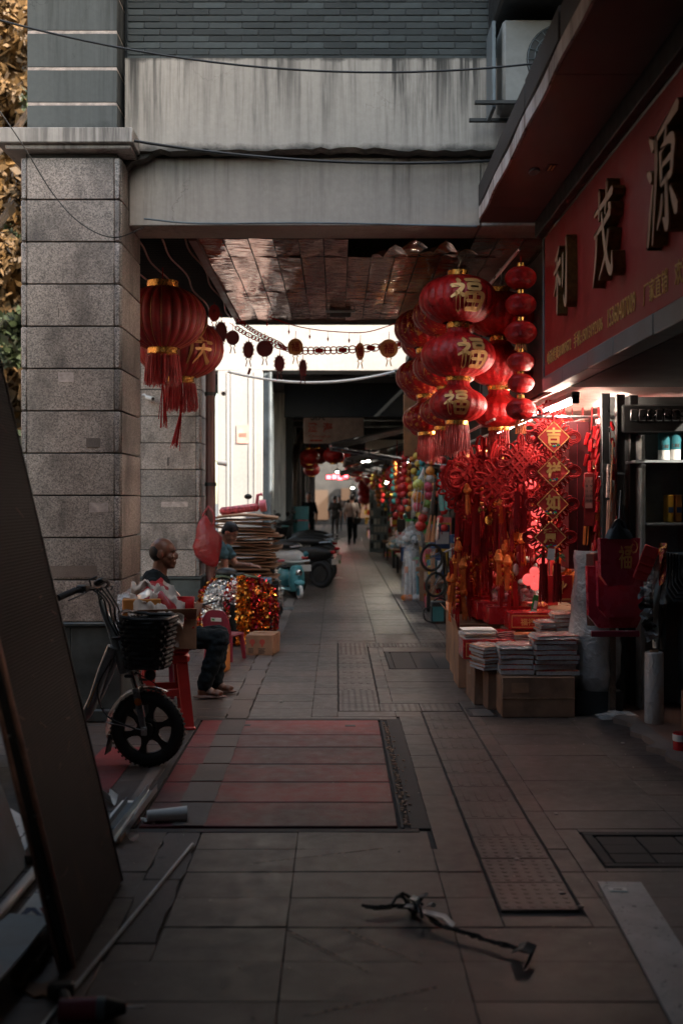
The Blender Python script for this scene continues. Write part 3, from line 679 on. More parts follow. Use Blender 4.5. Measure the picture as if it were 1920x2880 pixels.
YUAN = [[(-.85,.85,.06),(-.62,.66,.13)], [(-1.0,.30,.06),(-.75,.16,.12)], [(-.98,-.95,.10),(-.82,-.5,.09),(-.62,.0,.04)], [(-.45,.72,.08),(.2,.80,.08),(1.0,.9,.12)], [(-.38,.72,.10),(-.40,.1,.10),(-.62,-.98,.04)], [(.32,.72,.09),(.18,.48,.06)], [(-.06,.45,.09),(-.02,.1,.10),(.0,-.12,.08)], [(-.04,.44,.07),(.4,.5,.08),(.74,.42,.12),(.68,.1,.10),(.64,-.1,.08)], [(.02,.18,.06),(.62,.20,.07)], [(.0,-.10,.07),(.64,-.08,.08)], [(.34,-.1,.10),(.36,-.5,.11),(.36,-.85,.13),(.12,-.70,.03)], [(.12,-.32,.09),(-.05,-.6,.08),(-.25,-.80,.04)], [(.60,-.28,.06),(.78,-.5,.11),(.98,-.72,.14)]]
FU = [[(-.66,.92,.11),(-.50,.70,.15)], [(-.98,.46,.13),(-.5,.50,.13),(-.30,.42,.13),(-.55,.08,.12),(-.98,-.22,.06)], [(-.60,.12,.14),(-.58,-.4,.15),(-.60,-.95,.14)], [(-.46,.02,.08),(-.26,-.14,.13)], [(-.10,.84,.12),(.4,.86,.13),(.96,.86,.13)], [(.06,.56,.11),(.08,.24,.11)], [(.06,.56,.10),(.5,.58,.11),(.82,.54,.12),(.74,.24,.10)], [(.08,.26,.10),(.74,.26,.10)], [(-.10,.0,.12),(-.10,-.45,.13),(-.06,-.92,.12)], [(-.10,-.02,.11),(.5,.02,.12),(.95,-.05,.13),(.93,-.5,.13),(.86,-.9,.13)], [(.42,0,.11),(.42,-.85,.11)], [(-.06,-.44,.09),(.9,-.44,.10)], [(-.06,-.88,.11),(.5,-.88,.12),(.86,-.88,.12)]]
for g, yc, hh, ww, zc in ((LI, 7.10, .255, .25, .53), (MAO, 5.97, .29, .26, .545), (YUAN, 4.88, .31, .27, .535)):
    T = frame((0, yc-8.0, zc), (0, -1, 0), (0, 0, 1)) @ Matrix.Diagonal((ww*.84, hh*.86, 1, 1))
    mb = MB(); strokes(mb, g, T, .0, .062, .86); mb.mi = 1; strokes(mb, g, T, .0625, .065, .86)
    mb.obj('raised_character', [MT['sign_side'], MT['sign_face']], sg, 30)
for s, y0, y1, hh in (('电话/传真:81019672', 7.88, 7.06, .085), ('手机:15013192106', 7.0, 6.22, .088), ('15360407009', 6.12, 5.54, .092), ('厂家直销', 5.41, 5.0, .10), ('欢迎', 4.90, 4.69, .10)):
    mb = MB(); text(mb, s, frame((0, (y0+y1)/2-8.0, .115), (0, -1, 0), (0, 0, 1)), (y0-y1)*.97, hh*1.08, .004, .0); mb.obj('lettering', MT['sign_txt'], sg, 0)
yb = [8.0, 7.3, 6.55, 5.95, 5.2, 4.4, 3.4, 2.0]
for a, b in zip(yb[:-1], yb[1:]): MB().box(-.012+rnd(-.004, .004), .105, b-8.0+.003, a-8.0-.003, -.105, -.004, .004).obj('lower_trim', MT['grey_metal'], sg)
MB().box(-.01, .02, -.016, .016, -.1, .99, .003).obj('end_trim', MT['grey_metal'], sg)
# ================================================================ farther bays of the arcade and the street beside it
wb = thing('white_building', 'bright white painted pillar and upper wall beyond the first arcade', 'building', (0, 16.5, 0))
MB().box(-1.75, -1.09, 0, .7, 0, 3.42, .01).obj('pillar', MT['white_wall'], wb)
for x in (-1.62, -1.56, -1.30, -1.22): MB().box(x, x+.03, -.012, -.001, 0, 3.4, .004).obj('pillar_fillet', MT['white_wall'], wb)
MB().box(-2.4, 1.2, .02, .5, 3.42, 5.2, .01).obj('upper_wall', MT['white_wall'], wb)
MB().box(-2.4, 2.4, .5, 4, 3.9, 4.3).obj('roof_slab', MT['dark'], wb)
MB().box(-1.085, -.96, .05, .6, 0, 3.40, .008).obj('side_pier', MT['grey_metal'], wb)
MB().tube([(-.98, .0, 0), (-.98, .0, 3.4)], .03, 8).obj('downpipe', MT['grey_metal'], wb)
MB().box(-1.47, -1.30, -.016, -.013, 2.35, 2.62).obj('paper_notice', M('pink_notice', (.72, .42, .36), .8), wb)
MB().box(-1.44, -1.33, -.018, -.0165, 2.44, 2.5).obj('notice_print', MT['pinkwall'], wb)
wc = thing('worn_side_wall', 'worn white wall with grey stains just beyond the bright pillar', 'wall', (0, 24, 0))
MB().box(-1.42, -1.09, 0, .6, 0, 4.0, .01).obj('wall_face', MT['white_wall_b'], wc); MB().box(-1.088, -.95, .05, .6, 0, 4.0, .01).obj('dark_jamb', MT['dark'], wc)
lb = thing('dark_fascia', 'black fascia board spanning the walkway below the white upper wall', 'fascia', (0, 17.1, 0))
MB().box(-.80, 1.15, 0, .12, 2.78, 3.40, .006).obj('board', MT['matt_black'], lb); MB().box(-.8, 1.15, -.02, -.003, 3.30, 3.40, .004).obj('trim', MT['black'], lb)
MB().box(-.25, .12, -.01, .05, 3.40, 3.46, .02).obj('vent_hump', MT['black'], lb)
fa = thing('far_arcade', 'dark farther arcade roof with a row of grimy pillars', 'arcade', (0, 0, 0))
for k, y in enumerate((25.2, 27.5, 31.5, 36, 41, 46, 52)):
    MB().box(-1.75+.02*k, -1.02, y, y+.7, 0, 3.6, .02).obj('pillar', MT['dark_wall'], fa); MB().box(-2.4, 2.4, y, y+.5, 3.3, 3.8, .02).obj('lintel', MT['dark'], fa)
MB().box(-2.4, 2.4, 20.6, 60, 3.8, 4.0).obj('roof_slab', MT['dark'], fa)
MB().box(-1.24, -1.04, 32.3, 32.9, 0, 3.5, .02).obj('brick_pier', M('brown_pier', (.10, .06, .05), .8, var=.4), fa)
rw = thing('shop_row', 'row of dark shop fronts along the right of the far walkway', 'building', (0, 0, 0))
MB().box(2.45, 8, 12.47, 62, 0, 4.6).obj('front_wall', MT['dark_wall'], rw)
MB().box(1.0, 2.44, 12.47, 16.4, 3.5, 3.6).obj('first_awning', MT['dark'], rw)
for k in range(8):
    y = 17.6+k*4.9; MB().box(2.25, 2.44, y, y+.35, 0, 3.3, .02).obj('pier', MT['dark'], rw)
ew = thing('end_building', 'dim house front closing the far end of the walkway', 'building', (0, 64, 0))
MB().box(-6, 8, 0, 4, 0, 12).obj('wall', MT['dark_wall'], ew)
for x0, x1, z0, z1 in ((-1.3, -.5, .3, 2.0), (.25, .75, 1.4, 2.1), (1.3, 2.2, .4, 2.0)): f = MB().box(x0, x1, -.06, -.01, z0, z1).obj('window', MT['ledwarm'], ew)
# awnings over the far stalls
def awning(label, x0, x1, y0, y1, z0, z1, m, dk=False):
    t = thing('awning', label, 'awning', (0, (y0+y1)/2, 0)); c = (y0+y1)/2
    mb = MB(); mb.slab(6, 6, lambda u, v: (x0+(x1-x0)*u, y0-c+(y1-y0)*v, z0+(z1-z0)*u-.05*math.sin(v*PI*3)*(1-u)), (0, 0, -.02)); mb.obj('canopy', m, t)
    mb = MB(); mb.tube([(x0, y0-c, z0-.04), (x0, y1-c, z0-.04)], .025, 6); mb.obj('front_rail', MT['steel'], t)
    for y in (y0+.1, y1-.1): MB().tube([(x0+.02, y-c, z0-.05), (x1, y-c, z0-.45)], .018, 6).obj('strut', MT['steel'], t)
tarp = M('black_tarpaulin', (.03, .033, .034), .55, var=.3); tgrey = M('grey_tarpaulin', (.25, .24, .22), .7, var=.2)
awning('black awning nearest over the far stalls', -.10, 2.3, 17.9, 19.3, 2.42, 2.95, tarp)
awning('second black awning, deeper along the stalls', .15, 2.3, 20.2, 24.6, 2.28, 2.8, tarp)
awning('small grey awning low over the far stalls', .55, 2.3, 26.2, 29.5, 2.32, 2.7, tgrey)
awning('black awning farthest along the stalls', .1, 2.3, 31, 38, 2.3, 2.9, tarp)
bs = thing('hanging_board', 'white hanging board with red characters and SIX on top', 'sign', (-.28, 19.6, 2.78))
MB().box(-.30, .75, 0, .06, -.28, .24, .01).obj('board', M('dimmed_sign_white', (.36, .30, .27), .7, var=.2), bs)  # white darkened in the colour for the dim spot behind the awning
mb = MB()
for s, x, z, w, h in (('澄', -.14, 0.0, .17, .17), ('海', .12, 0.0, .17, .17)): text(mb, s, frame((x, -.003, z), (1, 0, 0), (0, 0, 1)), w, h, .004, .02)
text(mb, 'Chenghai', frame((-.02, -.003, -.16), (1, 0, 0), (0, 0, 1)), .38, .06, .004); mb.obj('red_lettering', MT['print_red'], bs, 0)
mb = MB(); text(mb, 'SIX', frame((-.05, -.003, .19), (1, 0, 0), (0, 0, 1)), .26, .13, .004, .02); mb.obj('black_lettering', MT['black'], bs, 0)
mb = MB(); mb.cbox((-.08, -.004, -.23), (.22, .004, .03)); mb.obj('arrow_bar', MT['print_red'], bs)
for x in (-.2, .8): MB().tube([(x, .03, .24), (x, .03, .95)], .01, 5).obj('hanger', MT['steel'], bs)
trk = thing('tree_trunk', 'leaning bare brown tree trunk behind the worn white wall', 'tree', (-.95, 25.9, 0))
MB().tube(spline([(-.05, 0, .0), (-.08, .1, 1.2), (-.06, .1, 2.2), (.05, 0, 2.7), (.30, -.1, 3.3)], 5), [.11]*6+[.10]*6+[.085]*9, 9).obj('trunk', MT['bark'], trk)
MB().tube(spline([(-.05, .1, 2.3), (-.2, .2, 2.8), (-.22, .2, 3.4)], 5), .05, 7).obj('limb', MT['bark'], trk)
# far left street: trees and pale houses
def foliage(rad, n, cz, leaf, s, seed):
    rg = np.random.default_rng(seed); V = []; Fc = []
    cl = [(rg.normal(size=3)*np.array(rad)*.55) for _ in range(70)]
    for c in cl:
        cr = rg.uniform(.25, .6)*s*5
        for _ in range(n//70):
            p = c + rg.normal(size=3)*cr*.55; a = rg.normal(size=3); a /= np.linalg.norm(a); b = np.cross(a, rg.normal(size=3)); b /= np.linalg.norm(b)+1e-9
            L = s*rg.uniform(.6, 1.3); k = len(V); p = p+np.array((0, 0, cz))
            V += [tuple(p-a*L), tuple(p+b*L*.5), tuple(p+a*L), tuple(p-b*L*.5)]; Fc.append((k, k+1, k+2, k+3))
    m = MB(); m.v = V; m.f = Fc; m.m = [0]*len(Fc); return m.mesh('crown', leaf, 0)
def tree(label, x, y, h, rad, leaf, seed, n=16000, s=.13):
    t = thing('street_tree', label, 'tree', (x, y, 0), group='trees along the street')
    pts = spline([(0, 0, -.1), (.1, .05, h*.25), (-.05, .1, h*.5), (.1, 0, h*.8)], 5)
    tr = MB().tube(pts, [.28-.2*i/(len(pts)-1) for i in range(len(pts))], 9).obj('trunk', MT['bark'], t)
    rg = random.Random(seed)
    for k in range(7):
        a = rg.uniform(0, 6.3); z = h*rg.uniform(.35, .7); e = Vector((math.cos(a)*rad[0]*.7, math.sin(a)*rad[1]*.7, z+h*.25))
        MB().tube(spline([(0, 0, z), e*.5+Vector((0, 0, z*.45)), e], 4), [.09-.008*i for i in range(9)], 6).obj('limb', MT['bark'], t)
    mk('crown', foliage(rad, n, h*.66, leaf, s, seed), t)
tree('tall orange brown street tree filling the gap left of the near pillar', -6.0, 17, 9.4, (2.7, 2.6, 4.2), MT['leaf'], 3, 34000, .085)
tree('street tree with rusty leaves above the first, farther up the road', -8.6, 25, 12.5, (3.8, 3, 5.6), MT['leaf'], 5, 30000, .12)
tree('dark green street tree glimpsed between the pillars', -4.4, 22, 7.0, (2.0, 2.4, 2.8), MT['leaf_dk'], 8, 14000, .11)
def hedge(label, x0, x1, y0, y1, h, seed):
    rg = np.random.default_rng(seed); m = MB()
    for _ in range(9000):
        p = np.array((rg.uniform(x0, x1), rg.uniform(y0, y1), rg.uniform(.05, h)*rg.uniform(.6, 1)**.5)); a = rg.normal(size=3)*.07; b = rg.normal(size=3)*.04; k = len(m.v)
        m.v += [tuple(p-a), tuple(p+b), tuple(p+a), tuple(p-b)]; m.f.append((k, k+1, k+2, k+3)); m.m.append(0)
    o = mk('hedge', m.mesh('hedge', MT['leaf_dk'], 0)); tag(o, label, 'hedge')
hedge('dark hedge along the far side of the street behind the near pillar', -6.2, -4.6, 11, 26, 2.6, 4)
rg = np.random.default_rng(12); m = MB()
for _ in range(52000):
    p = np.array((rg.uniform(-13, -5.2), rg.uniform(24, 31), 17*rg.uniform(0, 1)**.8)); p[2] *= .8+.2*math.sin(p[0]*1.3+p[1]); a = rg.normal(size=3)*.17; b = rg.normal(size=3)*.10; k = len(m.v)
    m.v += [tuple(p-a), tuple(p+b), tuple(p+a), tuple(p-b)]; m.f.append((k, k+1, k+2, k+3)); m.m.append(0)
tag(mk('tree_belt', m.mesh('tree_belt', MT['leaf'], 0)), 'dense mass of olive gold trees beyond the street', kind='stuff')
hz = thing('street_house', 'pale pink plaster house behind the street trees', 'house', (-19, 30, 0))
MB().box(-4, 4, -9, 16, 0, 12).obj('wall', MT['pinkwall'], hz)
for k in range(4):
    for j in range(3):
        w = MB().box(4.005, 4.05, -6+k*4.6, -4.2+k*4.6, 2+j*3.2, 3.6+j*3.2).obj('window', MT['black'], hz)
        MB().box(4.0, 4.12, -6.1+k*4.6, -4.1+k*4.6, 1.85+j*3.2, 1.98+j*3.2).obj('sill', MT['pale'], w)
h2 = thing('street_house', 'dim apartment front across the road at the far left', 'house', (-15, 6, 0))
MB().box(-3, 2, -16, 10, 0, 11).obj('wall', M('brown_plaster', (.22, .16, .13), .85, world=True), h2)
for k in range(5):
    for j in range(3): w = MB().box(2.005, 2.05, -14+k*4.6, -12+k*4.6, 1.6+j*3.2, 3.2+j*3.2).obj('window', MT['black'], h2)
# brown downpipe on the second pillar, cameras, cables
dp = thing('downpipe', 'red brown downpipe up the corner of the second granite pillar', 'pipe', (-1.40, 12.45, 0))
MB().tube([(0, 0, 0), (0, 0, 3.45)], .055, 12).obj('pipe', MT['pipe_br'], dp)
for z in (.6, 1.7, 2.7): MB().tube([(0, 0, z-.02), (0, 0, z+.02)], .066, 12).obj('collar', MT['black'], dp)
def cctv(label, p, yaw, small=False):
    t = thing('security_camera', label, 'camera', p, yaw); k = .7 if small else 1
    MB().cyl((0, 0, 0), (.13*k, 0, -.02), .035*k, .038*k, 14).obj('housing', MT['wht_pl'], t); MB().cyl((.131*k, 0, -.02), (.14*k, 0, -.021), .028*k, n=14).obj('lens', MT['black'], t)
    MB().tube([(0, 0, .01), (-.05*k, 0, .05*k), (-.09*k, 0, .05*k)], .012, 6).obj('bracket', MT['wht_pl'], t)
cctv('white security camera on the second granite pillar beneath the big lanterns', W(413, 1118, 12.2), R(-35), True)
cctv('white security camera on the bright white pillar', W(627, 1105, 16.3), R(-80))
cctv('white floodlight shaped camera low at the corner of the brown pipe', W(610, 1300, 15.5), R(10))
fl = thing('floodlight', 'black floodlight hanging from the far end of the panel ceiling', 'floodlight', W(957, 868, 11.6))
MB().cbox((0, 0, 0), (.22, .07, .17), .01, Matrix.Rotation(.5, 3, 'X')).obj('body', MT['black'], fl); MB().cbox((0, -.06, -.04), (.30, .02, .02), .004).obj('bracket', MT['grey_metal'], fl)
for s in (-1, 1): MB().tube([(s*.145, -.055, -.03), (s*.145, 0, .12), (s*.05, .03, .16)], .006, 5).obj('arm', MT['black'], fl)
def wire(label, pts, r, m, name='cable', cat='cable'):
    tag(MB().tube(pts, r, 6).obj(name, m), label, cat)
wire('long black overhead cable sagging across the lintel', sag(W(-60, 40, 6.6), W(1640, 160, 6.9), .20, 24), .0065, MT['black'])
wire('black cable along the edge of the upper lintel panel', sag(W(370, 395, 7.7), W(1390, 452, 7.9), .07, 20), .010, MT['black'])
wire('thin wire looping down the front of the near pillar', spline([W(-40, 255, 7.5), W(60, 400, 7.5), W(150, 545, 7.55), W(230, 630, 7.55), W(320, 668, 7.6), W(405, 640, 7.95)], 6), .0045, MT['black'])
wire('thin conduit along the bottom of the lower lintel', spline([W(405, 615, 7.98), W(560, 628, 8.03), W(900, 627, 8.03), W(1340, 637, 8.03)], 6), .007, MT['grey_metal'])
wire('white sagging cable across the far opening', sag(W(640, 1045, 14.2), W(1110, 1045, 14.4), .14, 20), .018, MT['wht_pl'])
# air conditioner above the canopy
ak = thing('air_conditioner', 'grey air conditioner unit on brackets above the canopy', 'air conditioner', (1.09, 7.60, 4.20))
MB().cbox((.42, 0, .25), (.82, .30, .56), .02).obj('casing', M('aged_white_enamel', (.25, .245, .23), .5, var=.15), ak)
MB().cyl((.40, -.152, .26), (.40, -.156, .26), .235, n=32).obj('fan_opening', MT['black'], ak)
for k in range(5): MB().tube([(.40+.045*(k+1)*math.cos(a), -.162, .26+.045*(k+1)*math.sin(a)) for a in [2*PI*i/28 for i in range(28)]], .0035, 4, True).obj('grille_ring', MT['grey_metal'], ak)
for k in range(10): a = PI*k/10; MB().tube([(.40-.23*math.cos(a), -.166, .26-.23*math.sin(a)), (.40+.23*math.cos(a), -.166, .26+.23*math.sin(a))], .003, 4).obj('grille_spoke', MT['grey_metal'], ak)
MB().box(-.06, -.035, -.15, .15, -.06, .52, .004).obj('side_panel', MT['grey_metal'], ak); MB().box(-.18, .85, -.2, -.17, -.05, -.025, .003).obj('bracket', MT['black'], ak); MB().box(-.18, .85, .12, .15, -.06, -.035, .003).obj('bracket', MT['black'], ak)
bk = thing('canopy_awning', 'black awning corner above the air conditioner', 'awning', (1.12, 7.7, 4.80)); MB().box(-.05, 1.6, -.6, .25, 0, .5, .02).obj('panel', MT['black'], bk)
st = thing('soffit_lamp', 'small oval lamp flush in the canopy soffit', 'lamp', (1.18, 6.72, 3.503)); MB().lathe([(0, 0), (.05, -.006), (.055, .004)], 20, ell=(.6, 1.3), flip=True).obj('lens', MT['grey_metal'], st)
s2 = thing('sticker', 'yellow printed sticker on the canopy soffit', 'sticker', (1.27, 6.65, 3.506)); MB().cbox((0, 0, 0), (.05, .13, .002)).obj('sheet', MT['print_dark'], s2)
mb = MB(); mb.box(-.016, -.006, -.055, .055, -.003, -.0015); mb.box(.004, .014, -.05, .05, -.003, -.0015); mb.obj('print', MT['sign_txt'], s2)['kind'] = 'stuff'
# ================================================================ LANTERNS
def prof(rx, rz, e=2.1, n=16, cut=.93):
    out = []
    for i in range(n+1):
        z = -cut+2*cut*i/n; out.append((rx*(1-abs(z)**e)**(1/e), rz*z))
    return out
def rat(rx, rz, z, e=2.1): return rx*max(1-min(abs(z/rz), .98)**e, .01)**(1/e)
def char_on(mb, glyph, rx, rz, a0, size, lift, z0=0):
    tmp = MB(); strokes(tmp, glyph, Matrix.Diagonal((size, size, 1, 1)), 0, 1)
    for x, y, d in tmp.v:
        a = a0+x/rx; z = z0+y; r = rat(rx, rz, z)+lift+(d > .5)*.004; mb.v.append((r*math.sin(a), -r*math.cos(a), z))
    mb.f += tmp.f; mb.m += [0]*len(tmp.f)
def tassel(mb, L, r, n=26, z0=0, seed=0, thin=.0035):
    rg = random.Random(seed)
    for k in range(n):
        a = 2*PI*k/n+rg.uniform(-.1, .1); q = r*rg.uniform(.8, 1.05); l = L*rg.uniform(.86, 1.05); e = rg.uniform(-.012, .012)
        mb.tube([(q*.9*math.cos(a), q*.9*math.sin(a), z0), (q*math.cos(a)+e*.4, q*math.sin(a), z0-l*.5), (q*1.02*math.cos(a)+e, q*1.02*math.sin(a)+e, z0-l)], thin, 3, cap=False)
def lantern_part(parent, z, rx, rz, m, capr, caph, char=None, a0=0, csize=.14, ribs=24, seed=0, neck=0, thread=False):
    mb = MB(); P = prof(rx, rz)
    if neck: P = P[:-2] + [(capr*1.25, rz*.93), (capr*1.02, rz*.93+neck*.4), (capr*.98, rz*.93+neck)]
    mb.lathe(P, ribs*4, rib=.055, nr=ribs, flip=True)
    L = mb.obj('lantern', m, parent, 60, (0, 0, z))
    top = rz*.93+neck
    t2 = MB().lathe([(capr*.96, top-.01), (capr*1.06, top-.004), (capr*1.06, top+caph), (capr*.9, top+caph), (capr*.88, top)], 28, flip=True); t2.obj('cap', MT['gold'], L)
    b2 = MB().lathe([(capr*.85, -rz*.93), (capr*.9, -rz*.93-caph*.8), (capr*1.04, -rz*.93-caph*.8), (capr*1.04, -rz*.93+.012)], 28, flip=True); b2.obj('base_ring', MT['gold'], L)
    if char:
        mb = MB(); char_on(mb, char, rx, rz, a0, csize, .003); mb.obj('character', MT['gold_p'], L, 30)
    if thread:
        mb = MB()
        for k in range(ribs):
            a = 2*PI*(k+.0)/ribs; mb.tube([((r*.975+.002)*math.cos(a), (r*.975+.002)*math.sin(a), zz) for r, zz in prof(rx, rz, n=12)], .0018, 3, cap=False)
        mb.obj('rib_thread', MT['goldthread'], L)
    return L
def string3(label, x, y, m, seed, ztop=3.44, sc=1.0, chars=True, a0=.14, zs=(3.06, 2.635, 2.26), yrot=0):
    t = thing('lantern_string', label, 'lantern', (x, y, 0), yrot, 'strings of large fu lanterns outside the stall')
    MB().tube([(0, 0, ztop), (.015, 0, 3.36), (0, 0, zs[0]+.25)], .008, 6).obj('hook', MT['steel'], t)
    g = FU if chars else None
    t.rotation_euler = (rnd(-.02, .02), rnd(-.025, .025), yrot); lantern_part(t, zs[0], .298*sc, .19*sc, m, .075, .045, g, a0, .125, 24)
    lantern_part(t, zs[1], .285*sc, .175*sc, m, .085, .035, g, a0+.16, .115, 22, neck=.05).rotation_euler = (rnd(-.04, .04), rnd(-.05, .05), 0)
    lantern_part(t, zs[2], .222*sc, .135*sc, m, .085, .035, g, a0-.30, .092, 18, neck=.06).rotation_euler = (rnd(-.04, .04), rnd(-.05, .05), 0)
    mb = MB(); tassel(mb, .22, .09, 46, zs[2]-.155, seed); tassel(mb, .20, .07, 30, zs[2]-.155, seed+1); mb.obj('fringe', MT['fringe'], t)
    return t
string3('front lantern string with three clear gold fu characters over the pavement', .915, 8.55, MT['lan'], 1)
string3('second lantern string, gold flecked, hanging right behind the front one', .85, 9.25, MT['lan_gold'], 5, chars=False)
string3('third lantern string, gold flecked, deeper above the stall', .80, 10.0, MT['lan_gold'], 9, chars=False)
string3('fourth lantern string, farthest of the gold flecked row', .90, 10.9, MT['lan_gold'], 13, chars=False)
string3('dark red lantern string behind the string of small paper lanterns', 1.32, 9.3, MT['lan'], 15, chars=False)
def small_string():
    t = thing('paper_lantern_string', 'string of six small ribbed red paper lanterns beside the red fascia sign', 'lantern', (1.345, 8.22, 0))
    zs = [3.16, 2.965, 2.76, 2.545, 2.39, 2.20]; rs = [.115, .113, .118, .10, .098, .11]
    MB().tube([(0, 0, 3.32), (0, 0, 2.1)], .004, 5).obj('cord', MT['cord'], t)
    for z, r in zip(zs, rs):
        P = []
        for i in range(41):
            q = -.94+1.88*i/40; P.append((r*math.sqrt(1-q*q)*(1+.014*math.cos(i*PI)), .082*q*r/.11))
        L = MB().lathe(P, 26, flip=True).obj('lantern', MT['lan'], t, 60, (0, 0, z))
        MB().cyl((0, 0, .075*r/.11), (0, 0, .105*r/.11), .028, .026, 14).obj('collar', MT['gold'], L)
    mb = MB()
    for k in range(14): a = 2*PI*k/14; mb.tube([(.03*math.cos(a), .03*math.sin(a), 2.685), (.045*math.cos(a), .045*math.sin(a), 2.63)], .003, 4)
    mb.obj('gold_fringe', MT['goldthread'], t)
    mb = MB()
    for k in range(16): a = 2*PI*k/16; mb.tube([(.03*math.cos(a), .03*math.sin(a), 2.12), (.038*math.cos(a), .038*math.sin(a), 2.02)], .003, 4)
    mb.obj('lower_fringe', MT['fringe_or'], t)
small_string()
# the two big lanterns beside the first pillar
QING = [[(.0,.95,.10),(.1,.78,.13)], [(-.8,.62,.10),(.1,.66,.11),(.9,.62,.12)], [(-.72,.6,.11),(-.74,0,.11),(-1,-.9,.05)], [(-.42,.15,.10),(.15,.18,.10),(.8,.15,.12)], [(.15,.45,.12),(.1,0,.12),(-.5,-.85,.05)], [(.18,.05,.07),(.5,-.45,.11),(.95,-.8,.15)]]
def big_lantern(label, x, y, zc, rx, rz, glyph, a0, seed, long):
    t = thing('round_lantern', label, 'lantern', (x, y, zc), 0, 'large round lanterns beside the pillar')
    MB().tube([(0, 0, rz*.93), (0, 0, 3.5-zc)], .005, 5).obj('cord', MT['cord_dk'], t)
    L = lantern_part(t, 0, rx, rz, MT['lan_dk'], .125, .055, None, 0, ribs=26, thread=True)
    for a in (a0, a0+PI):
        mb = MB(); char_on(mb, glyph, rx, rz, a, .125, .004, -.06); mb.obj('character', MT['goldthread'], L, 30)
    mb = MB(); tassel(mb, .25, .15, 80, -rz*.95-.05, seed, .0045); tassel(mb, .26, .12, 60, -rz*.95-.05, seed+1, .0045); mb.obj('fringe', MT['fringe'], t)
    mb = MB(); mb.tube([(0, 0, -rz-.2), (.0, 0, -rz-.34)], .012, 6)
    for k in range(16): a = rnd(0, 6.3); q = rnd(.006, .045); mb.tube([(.008*math.cos(a), .008*math.sin(a), -rz-.32), (q*math.cos(a)+long, q*math.sin(a), -rz-.32-rnd(.26, .34))], .004, 3, cap=False)
    mb.obj('tassel', MT['cord'], t)
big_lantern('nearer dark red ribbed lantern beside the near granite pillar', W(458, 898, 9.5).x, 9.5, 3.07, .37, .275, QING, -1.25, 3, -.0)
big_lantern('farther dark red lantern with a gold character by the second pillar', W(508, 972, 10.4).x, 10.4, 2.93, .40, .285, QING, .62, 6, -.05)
# ================================================================ garland across the walkway
gd = thing('garland', 'red paper chain garland strung across the walkway under the ceiling', 'garland', (0, 12.1, 0))
def z7(x, y, D=12.1): p = W(400+x*.3827, 720+y*.3827, D); return Vector((p.x, p.y-12.1, p.z))
up = spline([z7(470, 235), z7(660, 330), z7(850, 415), z7(1050, 490), z7(1200, 530), z7(1400, 555), z7(1640, 560), z7(1850, 500)], 6)
lo = spline([z7(530, 340), z7(730, 490), z7(850, 570), z7(1000, 640), z7(1080, 690), z7(1300, 695), z7(1568, 685), z7(1900, 650), z7(2100, 600)], 6)
lo2 = spline([z7(640, 490), z7(760, 570), z7(880, 625), z7(1000, 665), z7(1080, 690)], 5)
MB().tube(up, .006, 5).obj('cord', MT['cord_dk'], gd); MB().tube(lo, .006, 5).obj('cord', MT['cord_dk'], gd); MB().tube(lo2, .004, 5).obj('cord', MT['cord_dk'], gd)
def chain(line, a, b, n, w):
    L0 = line; mb = MB()
    for k in range(n):
        p = L0[int((a+(b-a)*k/n)*(len(L0)-1))]; q = L0[min(int((a+(b-a)*(k+1)/n)*(len(L0)-1)), len(L0)-1)]; c = (p+q)/2; d = (q-p)
        if d.length < 1e-4: continue
        ux = d.normalized(); uz = Vector((-ux.z, 0, ux.x)); h = d.length*.62
        mb.tube([c+ux*h*math.cos(t)+uz*w*math.sin(t) for t in [2*PI*i/10 for i in range(10)]], .0065, 4, True)
    return mb
links = MB()
for part in (chain(lo, .12, .5, 22, .02), chain(lo, .5, 1, 26, .04), chain(lo2, .1, 1, 14, .022)): part.obj('paper_chain', MT['cord_dk'], gd)['kind'] = 'stuff'
for k in (0, 2, 4, 6):                             # paper panels on the lower chain
    c = lo[30+k*2]; MB().cbox(c, (.09, .006, .05), .002).obj('paper_panel', MT['cord_dk'], gd)
for i in (9, 14, 19, 25, 29, 33): 
    p = up[i]; mb = MB(); mb.tube([p, p-Vector((0, 0, .06))], .0018, 4); mb.lathe([(0, -.115), (.012, -.085), (0, -.055)], 8, p); mb.obj('drop', MT['cord_dk'], gd)
FUg = FU
